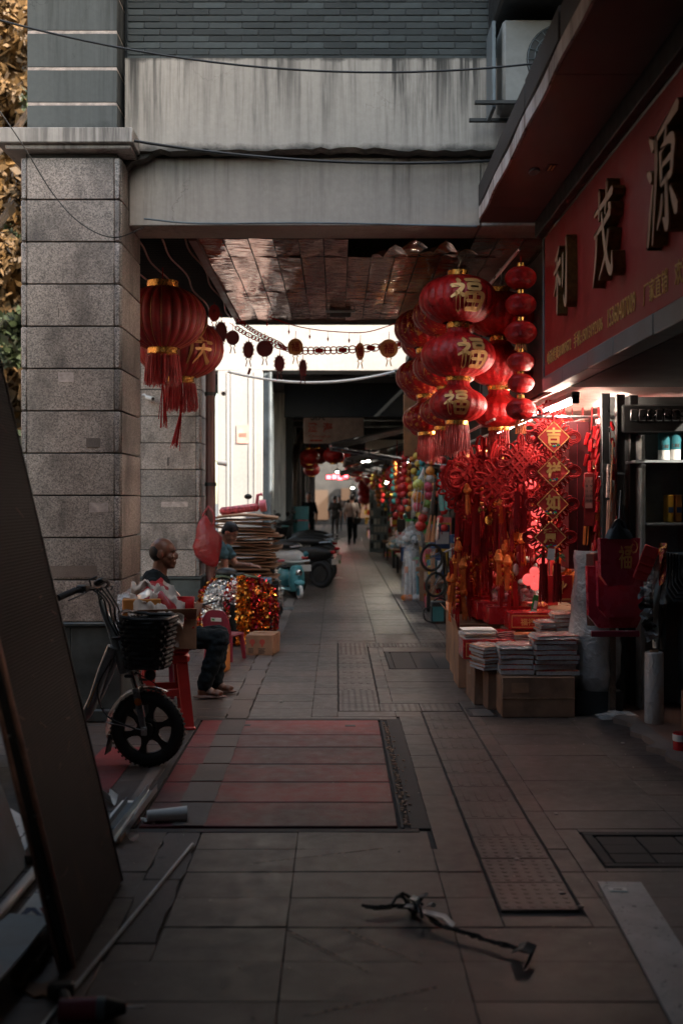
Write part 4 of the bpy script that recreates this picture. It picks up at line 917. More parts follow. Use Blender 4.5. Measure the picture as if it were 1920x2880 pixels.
def medallion(i, px, py, rx, ry, m, kind, label, D=12.1):
    c = W(400+px*.3827, 720+py*.3827, D); k = .3827*D/F; rx *= k; ry *= k
    t = thing('hanging_medallion', label, 'medallion', c, 0, 'paper medallions on the garland')
    mb = MB(); T = Matrix.Rotation(R(90), 4, 'X')
    mb.prism([(rx*math.cos(a), ry*math.sin(a)) for a in [2*PI*j/28 for j in range(28)]], -.006, .006, T); mb.obj('disc', m, t)
    mb = MB(); mb.tube([(rx*1.06*math.cos(a), 0, ry*1.06*math.sin(a)) for a in [2*PI*j/28 for j in range(28)]], .006, 5, True); mb.obj('rim', m, t)
    MB().tube([(0, 0, ry), (.005, 0, ry+.09)], .003, 4).obj('cord', MT['cord_dk'], t)
    if kind == 'char':
        mb = MB(); strokes(mb, FU, frame((0, -.007, 0), (1, 0, 0), (0, 0, 1)) @ Matrix.Diagonal((rx*.6, ry*.6, 1, 1)), 0, .004, .8); mb.obj('character', MT['lan_dk'], t, 0)
    if kind in ('loop', 'fish'):
        mb = MB()
        for j in range(13):
            a = 2*PI*j/13; mb.tube([((rx*1.08+.014*math.cos(b)*1)*math.cos(a)-.0*b, 0, (ry*1.08+.014*math.cos(b))*math.sin(a)+.011*math.sin(b)) for b in [2*PI*q/8 for q in range(8)]], .003, 4, True)
        mb.obj('scalloped_edge', MT['cord_dk'], t)
    mb = MB()
    for s in (-1, 1): mb.tube([(s*.012, 0, -ry), (s*.03, 0, -ry-.02), (s*.012, 0, -ry-.035), (s*.028, 0, -ry-.10)], .006, 5)
    mb.obj('bow', m, t)
    if kind == 'fish': MB().cbox((.01, 0, -ry-.15), (.03, .004, .07), 0, Matrix.Rotation(.3, 3, 'Y')).obj('tag', m, t)
dkm = M('dark_paper_red', (.10, .012, .014), .7)
medallion(0, 665, 600, 43, 48, dkm, 'plain', 'dark red plain medallion nearest the big lanterns')
medallion(1, 780, 690, 34, 55, dkm, 'fish', 'tall dark red oval charm with a pale tag below')
medallion(2, 900, 680, 55, 55, dkm, 'plain', 'broad dark red medallion in the middle of the garland')
medallion(3, 1008, 790, 32, 52, dkm, 'loop', 'dark red fan shaped charm with a trailing ribbon')
medallion(4, 1125, 668, 50, 56, MT['goldthread'], 'char', 'orange gold medallion with a red character, left of the long chain')
medallion(5, 1180, 820, 24, 52, dkm, 'loop', 'narrow dark red charm hanging lowest on the garland')
medallion(6, 1600, 701, 27, 58, MT['goldthread'], 'char', 'edge-on gold medallion at the right part of the garland')
medallion(7, 1810, 680, 62, 62, MT['goldthread'], 'char', 'round gold medallion close to the fu lantern strings')
medallion(8, 530, 420, 36, 56, MT['lan_dk'], 'char', 'dull red medallion right against the farther big lantern', 11.4)
medallion(9, 580, 560, 38, 70, dkm, 'loop', 'dark red tasselled charm touching the farther big lantern', 11.4)
# ================================================================ STALL: lamps, rails
def tube_lamp(label, x, y0, y1, z):
    t = thing('tube_lamp', label, 'lamp', (x, (y0+y1)/2, z)); h = (y1-y0)/2
    MB().box(-.03, .03, -h, h, .02, .06, .006).obj('housing', MT['grey_metal'], t); MB().cyl((0, -h+.04, 0), (0, h-.04, 0), .016, n=10).obj('tube', MT['bulb'], t)
    for s in (-1, 1): MB().cbox((0, s*(h-.015), .005), (.05, .045, .06), .006).obj('socket', MT['black'], t)
tube_lamp('nearest lit fluorescent tube under the white stall soffit', 1.67, 7.85, 9.05, 2.235)
tube_lamp('second lit fluorescent tube, next along the stall soffit', 1.67, 9.15, 10.35, 2.235)
tube_lamp('third lit fluorescent tube, deepest under the stall soffit', 1.67, 10.45, 11.65, 2.235)
tube_lamp('lit fluorescent tube deep inside the stall near its back wall', 2.3, 8.7, 9.9, 2.22)
def rail(label, pts, r=.012):
    tag(MB().tube(pts, r, 8).obj('hanging_rail', MT['steel'], None), label, 'rail')
rail('front steel rail of the stall hung with knots', [(1.50, 7.95, 2.16), (1.45, 12.2, 2.16)]); rail('inner steel rail of the stall hung with charms', [(1.95, 8.05, 2.17), (1.95, 12.2, 2.17)])
rail('steel cross rail at the near end of the stall', [(1.42, 8.2, 2.14), (2.6, 8.2, 2.14)])
rail('steel rail over the pavement side of the stall', [(1.22, 8.7, 2.16), (1.22, 12.2, 2.16)])
rail('thin diagonal brown rod under the torn ceiling panels', [W(1200, 1010, 9.6), W(1460, 700, 8.6)], .014)
# ================================================================ hanging goods
def knot_base(name, label, group, s=1.0, tass=True, m='cord'):
    """Chinese knot: woven diamond, loops all round, two tassels"""
    t = thing(name, label, 'ornament', (0, 0, 0), 0, group); d = .075*s
    mb = MB()
    for k in range(7):
        q = -d+2*d*(k+.5)/7
        for sg in (-1, 1): mb.tube([Vector(((q-e)*.707, -.003*sg*(1 if k % 2 else -1), -.16*s+(q*sg+e*sg)*.707)) for e in (-d, 0, d)], .010*s, 5)
    mb.obj('woven_body', MT[m], t)
    mb = MB()
    for k in range(20):
        a = 2*PI*k/20; w = .13*s; ca, sa = math.cos(a), math.sin(a); rr = .105*s/(abs(ca)+abs(sa))+.02*s; c = Vector((rr*ca, 0, -.16*s+rr*sa)); L = (.030+.014*(k % 2))*s
        mb.tube([c+Vector(((L*math.cos(b)*ca-.018*s*math.sin(b)*sa), .004*math.sin(b*2)+(k % 3)*.003, (L*math.cos(b)*sa+.018*s*math.sin(b)*ca))) for b in [2*PI*i/10 for i in range(10)]], .007*s, 5, True)
    mb.obj('loops', MT[m], t)
    MB().tube([(0, 0, 0), (0, 0, -.05*s)], .006*s, 5).obj('cord', MT[m], t)
    if tass:
        for sx in (-1, 1):
            mb = MB(); mb.tube([(sx*.02*s, 0, -.27*s), (sx*.022*s, 0, -.31*s)], .008*s, 6); mb.T = Matrix.Translation((sx*.022*s, 0, 0)); tassel(mb, .22*s, .014*s, 10, -.31*s, sx, .004*s); mb.obj('tassel', MT[m], t)
    return t
def lattice_knot(label, p, ch, s=1.0, yaw=0):
    """diamond plaque with one character inside a frill of cord loops"""
    t = thing('diamond_plaque', label, 'ornament', p, yaw, 'diamond plaques on one hanging knot'); d = .112*s
    T = frame((0, 0, 0), (1, 0, 0), (0, 0, 1))
    MB().prism([(0, -d), (d, 0), (0, d), (-d, 0)], -.008, .012, T).obj('plaque', MT['redcloth'], t)
    mb = MB(); Q = [Vector((0, -.013, -d)), Vector((d, -.013, 0)), Vector((0, -.013, d)), Vector((-d, -.013, 0))]
    for i in range(4): mb.bar(Q[i], Q[(i+1) % 4], .005, .007, 0, (0, 1, 0))
    mb.obj('gilt_edge', MT['gold_p'], t)
    mb = MB(); text(mb, ch, frame((0, -.013, .012), (1, 0, 0), (0, 0, 1)), .105*s, .115*s, .004, .035); mb.obj('character', MT['gold_p'], t, 0)
    mb = MB()
    rg = random.Random(ord(ch))
    for k in range(9): mb.mi = k % 3; mb.ball((rg.uniform(-.045, .045), -.013, -.05-rg.uniform(0, .02)), (.009, .003, .007), 6, 4)
    mb.obj('embroidery', [MT['bead_g'], MT['bead_b'], MT['gold_p']], t)['kind'] = 'stuff'
    for sg in (-1, 1):
        mb = MB()
        for k in range(3):
            c = Vector((sg*(d+.035), .012, .0)); mb.tube([c+Vector((sg*(.05-.012*k)*math.cos(b), .004*k, (.045-.012*k)*math.sin(b))) for b in [2*PI*i/16 for i in range(16)]], .0065, 6, True)
        for k in range(4):
            for v in (-1, 1):
                f = .2+.22*k; c = Vector((sg*(d*f+.02), .012, v*(d*(1-f)+.022))); a = math.atan2(v, sg)
                mb.tube([c+Vector((.028*math.cos(b)*math.cos(a)-.014*math.sin(b)*math.sin(a), .003*math.sin(b), .028*math.cos(b)*math.sin(a)+.014*math.sin(b)*math.cos(a))) for b in [2*PI*i/10 for i in range(10)]], .006, 5, True)
        mb.obj('cord_loops', MT['cord_dk'], t)
    MB().tube([(0, .01, d), (0, .01, d+.07)], .01, 6).obj('cord', MT['cord_dk'], t)
    return t
pos = [(1555, 1230), (1555, 1326), (1552, 1418), (1546, 1511)]
for (px, py), ch, lb_ in zip(pos, '吉祥如意', ('topmost diamond plaque on the knot, with the ji character', 'second diamond plaque from the top, with the xiang character', 'third diamond plaque from the top, with the ru character', 'lowest diamond plaque on the knot, with the yi character')):
    lattice_knot(lb_, W(px, py, 8.12), ch, 1.0, R(rnd(-6, 6)))
mt_ = thing('long_tassel', 'pair of long red tassels under the lowest diamond plaque', 'tassel', W(1546, 1585, 8.12))
for sx in (-1, 1):
    mb = MB(); mb.T = Matrix.Translation((sx*.05, 0, 0)); mb.tube([(0, 0, .09), (0, 0, 0)], .014, 8); tassel(mb, .275, .026, 22, 0, sx+5, .005); mb.obj('tassel', MT['cord_dk'], mt_)
    mb = MB()
    for k in range(24): a = rnd(0, 6.3); mb.tube([(sx*.06, 0, .06), (sx*.06+.05*math.cos(a), .03*math.sin(a), .06+rnd(-.05, .03))], .004, 3)
    mb.obj('leaf_tuft', MT['leaf_pl'], mt_)
MB().cbox((0, -.03, .07), (.05, .002, .08), 0, Matrix.Rotation(.15, 3, 'Y')).obj('price_tag', MT['wht_pl'], mt_)
big_knots = [(1352, 1292, 9.3, 1.9), (1300, 1330, 9.6, 1.7), (1410, 1330, 9.1, 1.6), (1465, 1285, 8.4, 1.35), (1480, 1370, 8.9, 1.5), (1545, 1180, 8.9, 1.5), (1330, 1380, 9.9, 1.6), (1590, 1260, 8.7, 1.5)]
kb = None
bk_lab = ['large dark red knot just under the front lantern fringe', 'large knot left of the lantern fringe at the pavement edge', 'knot with wide coils right of the lantern fringe', 'coiled knot beside the topmost diamond plaque', 'knot hanging deeper between the rails', 'knot at the rail above the diamond plaques', 'big knot farther along the pavement rail', 'knot half hidden right behind the diamond plaques']
for (px, py, D, s), lbl in zip(big_knots, bk_lab):
    p = W(px, py-60, D)
    if kb is None: kb = knot_base('chinese_knot', lbl, 'large red knots hanging in the stall', 1.0, True, 'cord_dk'); o = kb
    else: o = clone(kb, label=lbl)
    o.location = p; o.rotation_euler = (0, 0, rnd(-.5, .5)); o.scale = (s,)*3
# coiled fan knots (big spirals of cord)
for i, (px, py, D, r, lbl) in enumerate(((1470, 1300, 8.6, .12, 'thick round coil of red cord left of the topmost diamond plaque'), (1405, 1285, 9.2, .12, 'upright oval coil of red cord by the lantern fringe'), (1418, 1340, 9.2, .11, 'oval coil of bright red cord behind the charms'), (1282, 1345, 9.4, .12, 'round coil of dark red cord at the pavement edge of the stall'))):
    mb = MB()
    for k in range(4): mb.tube([(r*(1-.2*k)*math.cos(b)*(.75 if i in (1, 2) else 1), -.008*k, r*(1-.2*k)*math.sin(b)*1.15) for b in [2*PI*q/22 for q in range(22)]], .012, 6, True)
    o = mb.obj('cord_coil', MT['cord'], None, loc=W(px, py, D)); o.rotation_euler = (0, 0, rnd(-.5, .5)); tag(o, lbl, 'ornament')
# small charms: five kinds, copied in clusters along the rails
def charm(kind):
    nm, lb_ = {'gourd': ('gourd_charm', 'small orange gourd charm with a tassel on a red cord'), 'coin': ('coin_charm', 'small gold coin charm with a red tassel'), 'tass': ('tassel_charm', 'thin red tassel charm with a bead on a long cord'), 'fire': ('firecracker_charm', 'string of little red firecrackers'), 'bead': ('bead_charm', 'string of orange and red beads with a tassel'), 'knot': ('knot_charm', 'little red knot charm with two tassels')}[kind]
    if kind == 'knot': return knot_base('knot_charm', lb_, 'little knot charms', .55, True, 'cord')
    t = thing(nm, lb_, 'charm', (0, 0, -20), 0, nm.replace('_', ' ')+'s hanging in the stall')
    MB().tube([(0, 0, 0), (0, 0, -.10)], .0028, 4).obj('cord', MT['cord'], t)
    if kind == 'gourd':
        MB().lathe([(0, -.17), (.024, -.155), (.028, -.14), (.018, -.122), (.017, -.112), (.012, -.10), (0, -.095)], 10, flip=False).obj('gourd', MT['orange'], t)
        mb = MB(); tassel(mb, .13, .012, 9, -.17, 3, .0035); mb.obj('tassel', MT['fringe_or'], t)
    elif kind == 'coin':
        mb = MB(); mb.prism([(.03*math.cos(a), .03*math.sin(a)) for a in [2*PI*j/14 for j in range(14)]], -.003, .003, frame((0, 0, -.13), (1, 0, 0), (0, 0, 1))); mb.obj('coin', MT['gold'], t)
        mb = MB(); tassel(mb, .17, .013, 10, -.165, 4, .0035); mb.obj('tassel', MT['cord'], t)
    elif kind == 'tass':
        MB().ball((0, 0, -.115), .014, 8, 6).obj('bead', MT['gold'], t)
        mb = MB(); tassel(mb, .24, .013, 10, -.13, 5, .0035); mb.obj('tassel', MT['fringe'], t)
    elif kind == 'fire':
        mb = MB()
        for k in range(12):
            z = -.08-.030*k; a = k*2.1; mb.cyl((.012*math.cos(a), .012*math.sin(a), z), (.026*math.cos(a), .026*math.sin(a), z-.05), .0095, n=6)
        mb.obj('crackers', MT['redgloss'], t); mb = MB(); tassel(mb, .12, .012, 8, -.47, 2, .0035); mb.obj('tassel', MT['fringe_or'], t)
    elif kind == 'bead':
        mb = MB()
        for k in range(6): mb.mi = k % 2; mb.ball((0, 0, -.10-.026*k), .0135, 7, 5)
        mb.obj('beads', [MT['orange'], MT['redgloss']], t); mb = MB(); tassel(mb, .13, .012, 9, -.25, 7, .0035); mb.obj('tassel', MT['cord'], t)
    return t
base = {k: charm(k) for k in ('gourd', 'coin', 'tass', 'fire', 'bead', 'knot')}; used = set()
short = {'gourd': 'orange gourd charm', 'coin': 'gold coin charm with red tassel', 'tass': 'thin red tassel charm', 'fire': 'red firecracker string', 'bead': 'orange and red bead string', 'knot': 'little red knot charm'}
def put(kind, p, s, where):
    if kind in used: o = clone(base[kind])
    else: o = base[kind]; used.add(kind)
    o['label'] = short[kind]+' '+where; o['group'] = short[kind]+'s '+where
    o.location = p; o.rotation_euler = (rnd(-.06, .06), rnd(-.06, .06), rnd(-1.4, 1.4)); o.scale = (s,)*3
rg_ = random.Random(21)
clusters = [  # x0 x1 y0 y1 (picture), distance range, kinds, count, scale
    (1300, 1405, 1340, 1440, 9.2, 10.2, ('gourd', 'coin', 'bead', 'knot'), 26, 1.25),
    (1285, 1385, 1430, 1560, 9.4, 10.6, ('tass', 'tass', 'gourd', 'bead'), 34, 1.25),
    (1270, 1390, 1540, 1610, 9.5, 11, ('bead', 'gourd', 'coin', 'tass'), 34, 1.0),
    (1262, 1345, 1588, 1640, 9.5, 10.2, ('gourd', 'bead', 'gourd', 'tass'), 24, 1.4),
    (1400, 1470, 1340, 1440, 8.9, 9.8, ('tass', 'coin', 'gourd'), 22, 1.2),
    (1400, 1468, 1440, 1600, 8.8, 9.8, ('gourd', 'bead', 'coin', 'gourd'), 44, 1.25),
    (1460, 1535, 1260, 1560, 8.9, 10, ('knot', 'bead', 'gourd', 'coin'), 26, 1.25),
    (1560, 1640, 1170, 1260, 8.9, 9.9, ('coin', 'gourd', 'knot', 'bead'), 18, 1.3),
    (1570, 1640, 1330, 1480, 8.9, 9.9, ('coin', 'gourd', 'bead', 'fire'), 16, 1.3),
    (1320, 1420, 1240, 1330, 9.4, 10.6, ('fire', 'tass', 'coin'), 14, 1.3),
    (1660, 1720, 1170, 1180, 8.05, 8.3, ('fire',), 4, 1.5), (1655, 1715, 1300, 1310, 8.05, 8.3, ('fire',), 4, 1.4), (1655, 1712, 1420, 1450, 8.05, 8.3, ('fire',), 3, 1.2)]
wheres = ['just under the front lantern fringe', 'in tall rows by the pavement edge', 'in low bunches over the cartons', 'lowest over the farthest cartons', 'between lantern fringe and coral strings', 'in the lower middle of the stall', 'around the coral paper strings', 'behind the topmost diamond plaque', 'right of the diamond plaques', 'up at the rail beside the knots', 'at the top beside the door post', 'at mid height beside the door post', 'low beside the door post']
for (x0, x1, y0, y1, d0, d1, kk, n, s), where in zip(clusters, wheres):
    for i in range(int(n*1.55)):
        px, py = rg_.uniform(x0, x1), rg_.uniform(y0, y1); fx, fy = (px-x0)/(x1-x0), (py-y0)/(y1-y0)
        spot = (', upper' if fy < .5 else ', lower')+(' left' if fx < .34 else ' middle' if fx < .67 else ' right')
        put(kk[i % len(kk)], W(px, py-30, rg_.uniform(d0, d1)), s*rg_.uniform(.85, 1.15), where+spot)
# pink coral paper lantern strings (lit from inside, glow set in the paper) 
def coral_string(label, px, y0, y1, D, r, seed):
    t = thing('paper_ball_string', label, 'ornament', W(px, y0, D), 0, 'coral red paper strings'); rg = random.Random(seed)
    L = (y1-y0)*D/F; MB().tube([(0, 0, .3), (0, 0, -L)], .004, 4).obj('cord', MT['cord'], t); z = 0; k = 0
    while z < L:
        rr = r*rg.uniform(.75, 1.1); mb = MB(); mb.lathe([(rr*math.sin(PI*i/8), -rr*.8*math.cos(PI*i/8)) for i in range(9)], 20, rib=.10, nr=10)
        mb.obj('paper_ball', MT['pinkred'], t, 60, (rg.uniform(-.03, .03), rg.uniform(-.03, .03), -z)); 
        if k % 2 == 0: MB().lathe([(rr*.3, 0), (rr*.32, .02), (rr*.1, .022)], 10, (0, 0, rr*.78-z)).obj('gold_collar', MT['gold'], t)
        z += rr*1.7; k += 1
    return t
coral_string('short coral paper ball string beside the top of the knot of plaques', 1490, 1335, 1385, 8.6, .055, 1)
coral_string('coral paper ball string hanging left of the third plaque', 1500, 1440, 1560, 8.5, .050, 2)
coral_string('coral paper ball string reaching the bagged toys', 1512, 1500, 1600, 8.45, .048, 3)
bl = thing('coral_fan_cluster', 'cluster of three coral red paper discs over the bagged toys', 'ornament', W(1500, 1630, 8.3))
for x, z, r in ((-.04, 0, .045), (.04, -.005, .045), (.005, .06, .036), (.01, -.045, .036)):
    MB().lathe([(0, .016), (r*.6, .012), (r, 0), (r*.6, -.012), (0, -.016)], 18, flip=True).obj('paper_disc', MT['pinkred'], bl, 60, (x, 0, z), (R(90), 0, rnd(-.3, .3)))
# tall dark red panels and banners at the near end of the stall
def panel(name, label, cat, x0, x1, y0, y1, D, t, m, yaw=0):
    a = W(x0, y1, D); b = W(x1, y0, D); o = thing(name, label, cat, ((a.x+b.x)/2, D, a.z), yaw); w = (b.x-a.x)/2
    MB().box(-w, w, 0, t, 0, b.z-a.z, .004).obj('sheet', m, o); return o, w, b.z-a.z
pn, w, h = panel('red_cabinet', 'tall dark red box panel standing at the near end of the stall', 'cabinet', 1598, 1656, 1185, 1600, 8.2, .28, M('dark_maroon_card', (.085, .008, .012), .6))
MB().box(-w*.2, -w*.16, -.006, -.001, .02, h-.02).obj('fold', MT['maroon'], pn)
pn, w, h = panel('paper_calendar', 'long narrow red calendar with a pale date sheet on the door post', 'calendar', 1641, 1672, 1330, 1480, 8.1, .012, MT['lan_dk'])
MB().box(-w*.8, w*.5, -.006, -.001, .13, h-.03).obj('date_sheet', M('pink_sheet', (.42, .16, .13), .7), pn)
mb = MB()
for r in range(5):
    text(mb, ('1 2 3', '8 9', '15 16', '22 23', '29 30')[r], frame((-w*.15, -.0065, h-.06-.035*r), (1, 0, 0), (0, 0, 1)), .05, .016, .001)
mb.obj('dates', MT['print_dark'], pn, 0)
pn, w, h = panel('blessing_board', 'red board with a gilt figure leaning behind the long tassels', 'board', 1530, 1608, 1618, 1694, 8.35, .02, MT['redcloth'])
mb = MB()                                            # a plain gilt flourish
for a in (0, .9, 1.8, 2.9, 4.0): mb.tube([(.045*math.cos(a+q*.4)*q*.5+.03, -.004, h*.55+.06*math.sin(a+q*.4)*q*.5) for q in (0, .4, .8, 1.2, 1.6)], .007, 5)
mb.obj('gilt_motif', MT['gold_p'], pn)['kind'] = 'stuff'; MB().box(.0, w*.9, -.004, 0, .015, .03).obj('gilt_bar', MT['gold_p'], pn)
for k, (px, D) in enumerate(((1703, 8.05), (1745, 8.1), (1782, 8.2))):
    a = W(px, 1100, D); tag(MB().box(a.x-.03, a.x+.03, D, D+.06, 0, 2.3, .004).obj('door_post', M('steel_post_paint', (.022, .026, .028), .5, var=.3) if k == 0 else bpy.data.materials['steel_post_paint']), ('black steel post at the near end of the stall', 'dark steel post between stall and near shop, second from the stall', 'dark steel post beside the shelf of rolls')[k], 'post')
wd = W(1722, 1700, 7.95); tag(MB().box(wd.x-.022, wd.x+.022, 7.95, 8.0, 0, .88, .004).obj('timber_leg', MT['bark']), 'brown timber post beside the tall plastic wrapped roll', 'post')
tag(MB().tube([W(1722, 1240, 8.0), W(1712, 1480, 7.9), W(1700, 1560, 7.9)], .006, 6).obj('bamboo_rod', MT['card']), 'thin bamboo rod leaning on the door post', 'rod')
tag(MB().tube([W(1712, 1200, 8.0), W(1718, 1440, 7.95)], .004, 6).obj('wire_rod', MT['steel']), 'thin steel wire hanging beside the door post', 'wire')
bt = thing('rolled_banner', 'pair of pale bandaged sticks hanging beside the door post', 'banner', W(1710, 1305, 8.0))
MB().tube([(0, 0, 0), (.0, 0, -.24)], [.012, .02], 8).obj('stick', M('patterned_cloth', (.50, .36, .32), .8, var=.5, scale=50), bt); MB().tube([(.01, 0, -.26), (.0, 0, -.52)], .022, 8).obj('stick', M('skin_tone_card', (.45, .24, .17), .8), bt)

# carded ornaments pinned edge to edge on the inner wall, and more red goods over the counter
hm = [MB().box(-.055, .055, -.006, .006, -.16, 0, .003).mesh('card', MT[m]) for m in ('redcloth', 'brocade', 'redgloss')]; gm_ = MB().box(-.03, .03, -.0095, -.0065, -.11, -.05).mesh('gilt_patch', MT['gold_p']); rg_ = random.Random(77)
for k in range(120):
    low = k % 3 == 0; px, py, D = rg_.uniform(1290, 1640), rg_.uniform(1250, 1660), rg_.uniform(9.9, 11.8)
    t = thing('hanging_card', ('plain red felt', 'brocade', 'glossy red')[k % 3]+' card with a gilt patch hanging '+('high' if py < 1380 else 'midway' if py < 1520 else 'low')+' at the back of the stall', 'card', W(px, py, D), rg_.uniform(-.5, .5), ('plain red felt', 'brocade', 'glossy red')[k % 3]+' cards at the back of the stall, '+('high' if py < 1380 else 'midway' if py < 1520 else 'low')); mk('card', hm[k % 3], t); mk('gilt_patch', gm_, t)
# ================================================================ boxes, magazines, bags on and around the stall counter
def carton(label, x, y, z, w, d, h, rz=0, m='card', op=False, cat='box', print_=None, tape=True, name='cardboard_box'):
    t = thing(name, label, cat, (x, y, z), rz); a, b = w/2, d/2; th = .006; mm = MT[m]
    if op:
        mb = MB(); mb.box(-a, a, -b, -b+th, 0, h, .002); mb.box(-a, a, b-th, b, 0, h, .002); mb.box(-a, -a+th, -b+th+.001, b-th-.001, 0, h, .002); mb.box(a-th, a, -b+th+.001, b-th-.001, 0, h, .002); mb.box(-a+th, a-th, -b+th, b-th, 0, th); mb.obj('walls', mm, t)
        for s, ax in ((-1, 'y'), (1, 'y'), (-1, 'x'), (1, 'x')):
            an = rnd(.25, .9); mb = MB(); L = d*.42 if ax == 'y' else w*.4
            if ax == 'y': mb.T = Matrix.Translation((0, s*b, h)) @ Matrix.Rotation(-s*an, 4, 'X'); mb.box(-a+.004, a-.004, -.002, .002, 0, L*.62)
            else: mb.T = Matrix.Translation((s*a, 0, h)) @ Matrix.Rotation(s*an, 4, 'Y'); mb.box(-.002, .002, -b+.004, b-.004, 0, L*.62)
            mb.obj('flap', mm, t)
    else:
        MB().box(-a, a, -b, b, 0, h, .006).obj('body', mm, t)
        MB().box(-a+.004, a-.004, -.002, .002, h+.0003, h+.0018).obj('lid_seam', MT['print_dark'], t)
        if tape:
            MB().box(-a-.001, a+.001, -.025, .025, h+.0019, h+.003).obj('tape', MT['tape'], t); MB().box(-a-.002, -a-.0005, -.025, .025, h*.72, h+.0015).obj('tape', MT['tape'], t); MB().box(a+.0005, a+.002, -.025, .025, h*.72, h+.0015).obj('tape', MT['tape'], t)
    if print_: print_(t, a, b, h)
    return t
def prints(txt, m='print_dark', side='f', y=.5, w=.5, hh=.25):
    def f(t, a, b, h):
        mb = MB(); T = frame((0, -b-.001, h*y), (1, 0, 0), (0, 0, 1)) if side == 'f' else frame((-a-.001, 0, h*y), (0, -1, 0), (0, 0, 1))
        text(mb, txt, T, (a if side == 'f' else b)*2*w, h*hh, .0015); mb.obj('print', MT[m], t, 0)
    return f
fb = carton('large taped brown cardboard box in front, under the magazine stacks', 1.42, 8.11, 0, .515, .40, .286, 0, 'card_d')
MB().cbox((-.13, -.2015, .21), (.12, .002, .07)).obj('shipping_label', MT['card'], fb); MB().box(-.26, .26, -.2035, -.2005, .135, .139).obj('corrugated_crease', MT['tape'], fb); MB().box(-.2605, -.258, -.17, .17, .02, .27).obj('side_sleeve', MT['card'], fb)
carton('narrow cardboard box tucked left of the large taped box', 1.125, 8.36, 0, .07, .36, .285, .05, 'card_d')
carton('cardboard box with a torn label left of the front boxes', 1.055, 8.60, 0, .07, .42, .28, .03, 'card_d')
carton('tall pale cardboard box at the pavement edge of the boxes', 1.12, 8.80, 0, .16, .30, .32, 0, 'card')
carton('brown box hidden under the red trays', 1.55, 8.62, 0, .80, .5, .32, 0, 'card_d'); carton('brown box beneath the farther red trays', 1.55, 9.4, 0, .66, .9, .36, 0, 'card_d')
carton('open brown carton behind the stacked booklets', 1.17, 9.35, 0, .36, .40, .46, 0, 'card', True)
carton('second open brown carton, behind the first at the pavement edge', 1.20, 9.95, 0, .36, .42, .46, 0, 'card', True)
carton('third open brown carton along the pavement edge', 1.24, 10.6, 0, .38, .45, .46, 0, 'card', True)
carton('tall double cardboard box ending the row of cartons by the black battery', 1.38, 11.55, 0, .42, .5, .52, 0, 'card')
carton('cardboard box inside the stall under the plush toys', 1.95, 9.2, 0, .5, .7, .5, 0, 'card_d'); carton('cardboard box deep in the stall under the red bagged toys', 1.9, 10.4, 0, .6, .9, .55, 0, 'card_d')
def red_box(label, x, y, z, w, d, h, rz, txt=None, gloss='redgloss'):
    t = thing('gift_box', label, 'box', (x, y, z), rz, 'red printed boxes on the stall counter'); a, b = w/2, d/2
    MB().box(-a, a, -b, b, 0, h, .004).obj('body', MT[gloss], t)
    MB().box(-a-.003, a+.003, -b-.003, b+.003, h*.96, h+.006, .003).obj('lid', MT['redgloss'], t)
    if txt:
        mb = MB(); text(mb, txt, frame((0.02, -b-.001, h*.45), (1, 0, 0), (0, 0, 1)), w*.62, h*.42, .002, .02); mb.obj('lettering', MT['gold_p'], t, 0)
        mb = MB()
        for z_ in (h*.12, h*.80): mb.box(-a*.88, a*.92, -b-.0025, -b-.0008, z_, z_+.005)
        for x_ in (-a*.88, a*.9): mb.box(x_, x_+.005, -b-.0025, -b-.0008, h*.12+.006, h*.80-.001)
        mb.obj('printed_border', MT['gold_p'], t)
    return t
red_box('front red gift box with gold characters across its long side', 1.52, 8.86, .525, .37, .26, .13, .0, '福禄寿喜')
red_box('red gift box set behind the front lettered one', 1.42, 9.16, .53, .42, .26, .14, .06, None); red_box('third red gift box stepping back along the counter', 1.36, 9.46, .54, .42, .28, .14, .08)
red_box('red gift box farthest back under the bagged toys', 1.34, 9.86, .54, .44, .36, .15, .06)
red_box('dark red carton with a gold hua character under the white booklets', 1.15, 8.66, .325, .39, .30, .145, .0, '花'); red_box('dark red carton under the orange booklet', 1.47, 8.60, .325, .23, .25, .135, .0, '花')
tag(MB().box(1.32, 1.80, 8.76, 10.3, .48, .52, .006).obj('counter_board', MT['card_d']), 'plank counter under the red gift boxes', 'board')
def booklets(label, x, y, z, w, d, n, th, rz, top, edge='wht', group=None, skew=.012, bagged=False):
    t = thing('booklet_stack', label, 'booklets', (x, y, z), rz, group)
    zz = 0
    for k in range(n):
        h = th*rnd(.8, 1.2); dx, dy, r = rnd(-skew, skew), rnd(-skew, skew), rnd(-.07, .07); bow = rnd(0, .006)
        mb = MB(); M_ = Matrix.Translation((dx, dy, zz)) @ Matrix.Rotation(r, 4, 'Z'); mb.T = M_
        mb.slab(6, 2, lambda u, v: ((u-.5)*w, (v-.5)*d, h-.002+bow*math.cos((u-.5)*3)), (0, 0, -h+.004)); mb.obj('booklet', MT[edge], t)
        mb = MB(); mb.T = M_; mb.slab(6, 2, lambda u, v: ((u-.5)*w*1.005, (v-.5)*d*1.005, h+.0003+bow*math.cos((u-.5)*3)), (0, 0, -.0018)); mb.obj('cover', top if isinstance(top, bpy.types.Material) else MT[top], t); zz += h+.002+bow*.5
    if bagged:
        mb = MB(); mb.slab(10, 6, lambda u, v: ((u-.5)*w*1.12, (v-.5)*d*1.12, zz+.008+.006*math.sin(u*17+v*9)-(.03 if u in (0, 1) or v in (0, 1) else 0)), (0, 0, -.002)); mb.obj('wrapper', MT['film'], t)
    return t
mag = flecked('glossy_magazine_cover', (.62, .06, .03), (.80, .42, .22), .52, 16); mag2 = flecked('orange_magazine_cover', (.68, .14, .03), (.7, .5, .3), .5, 20)
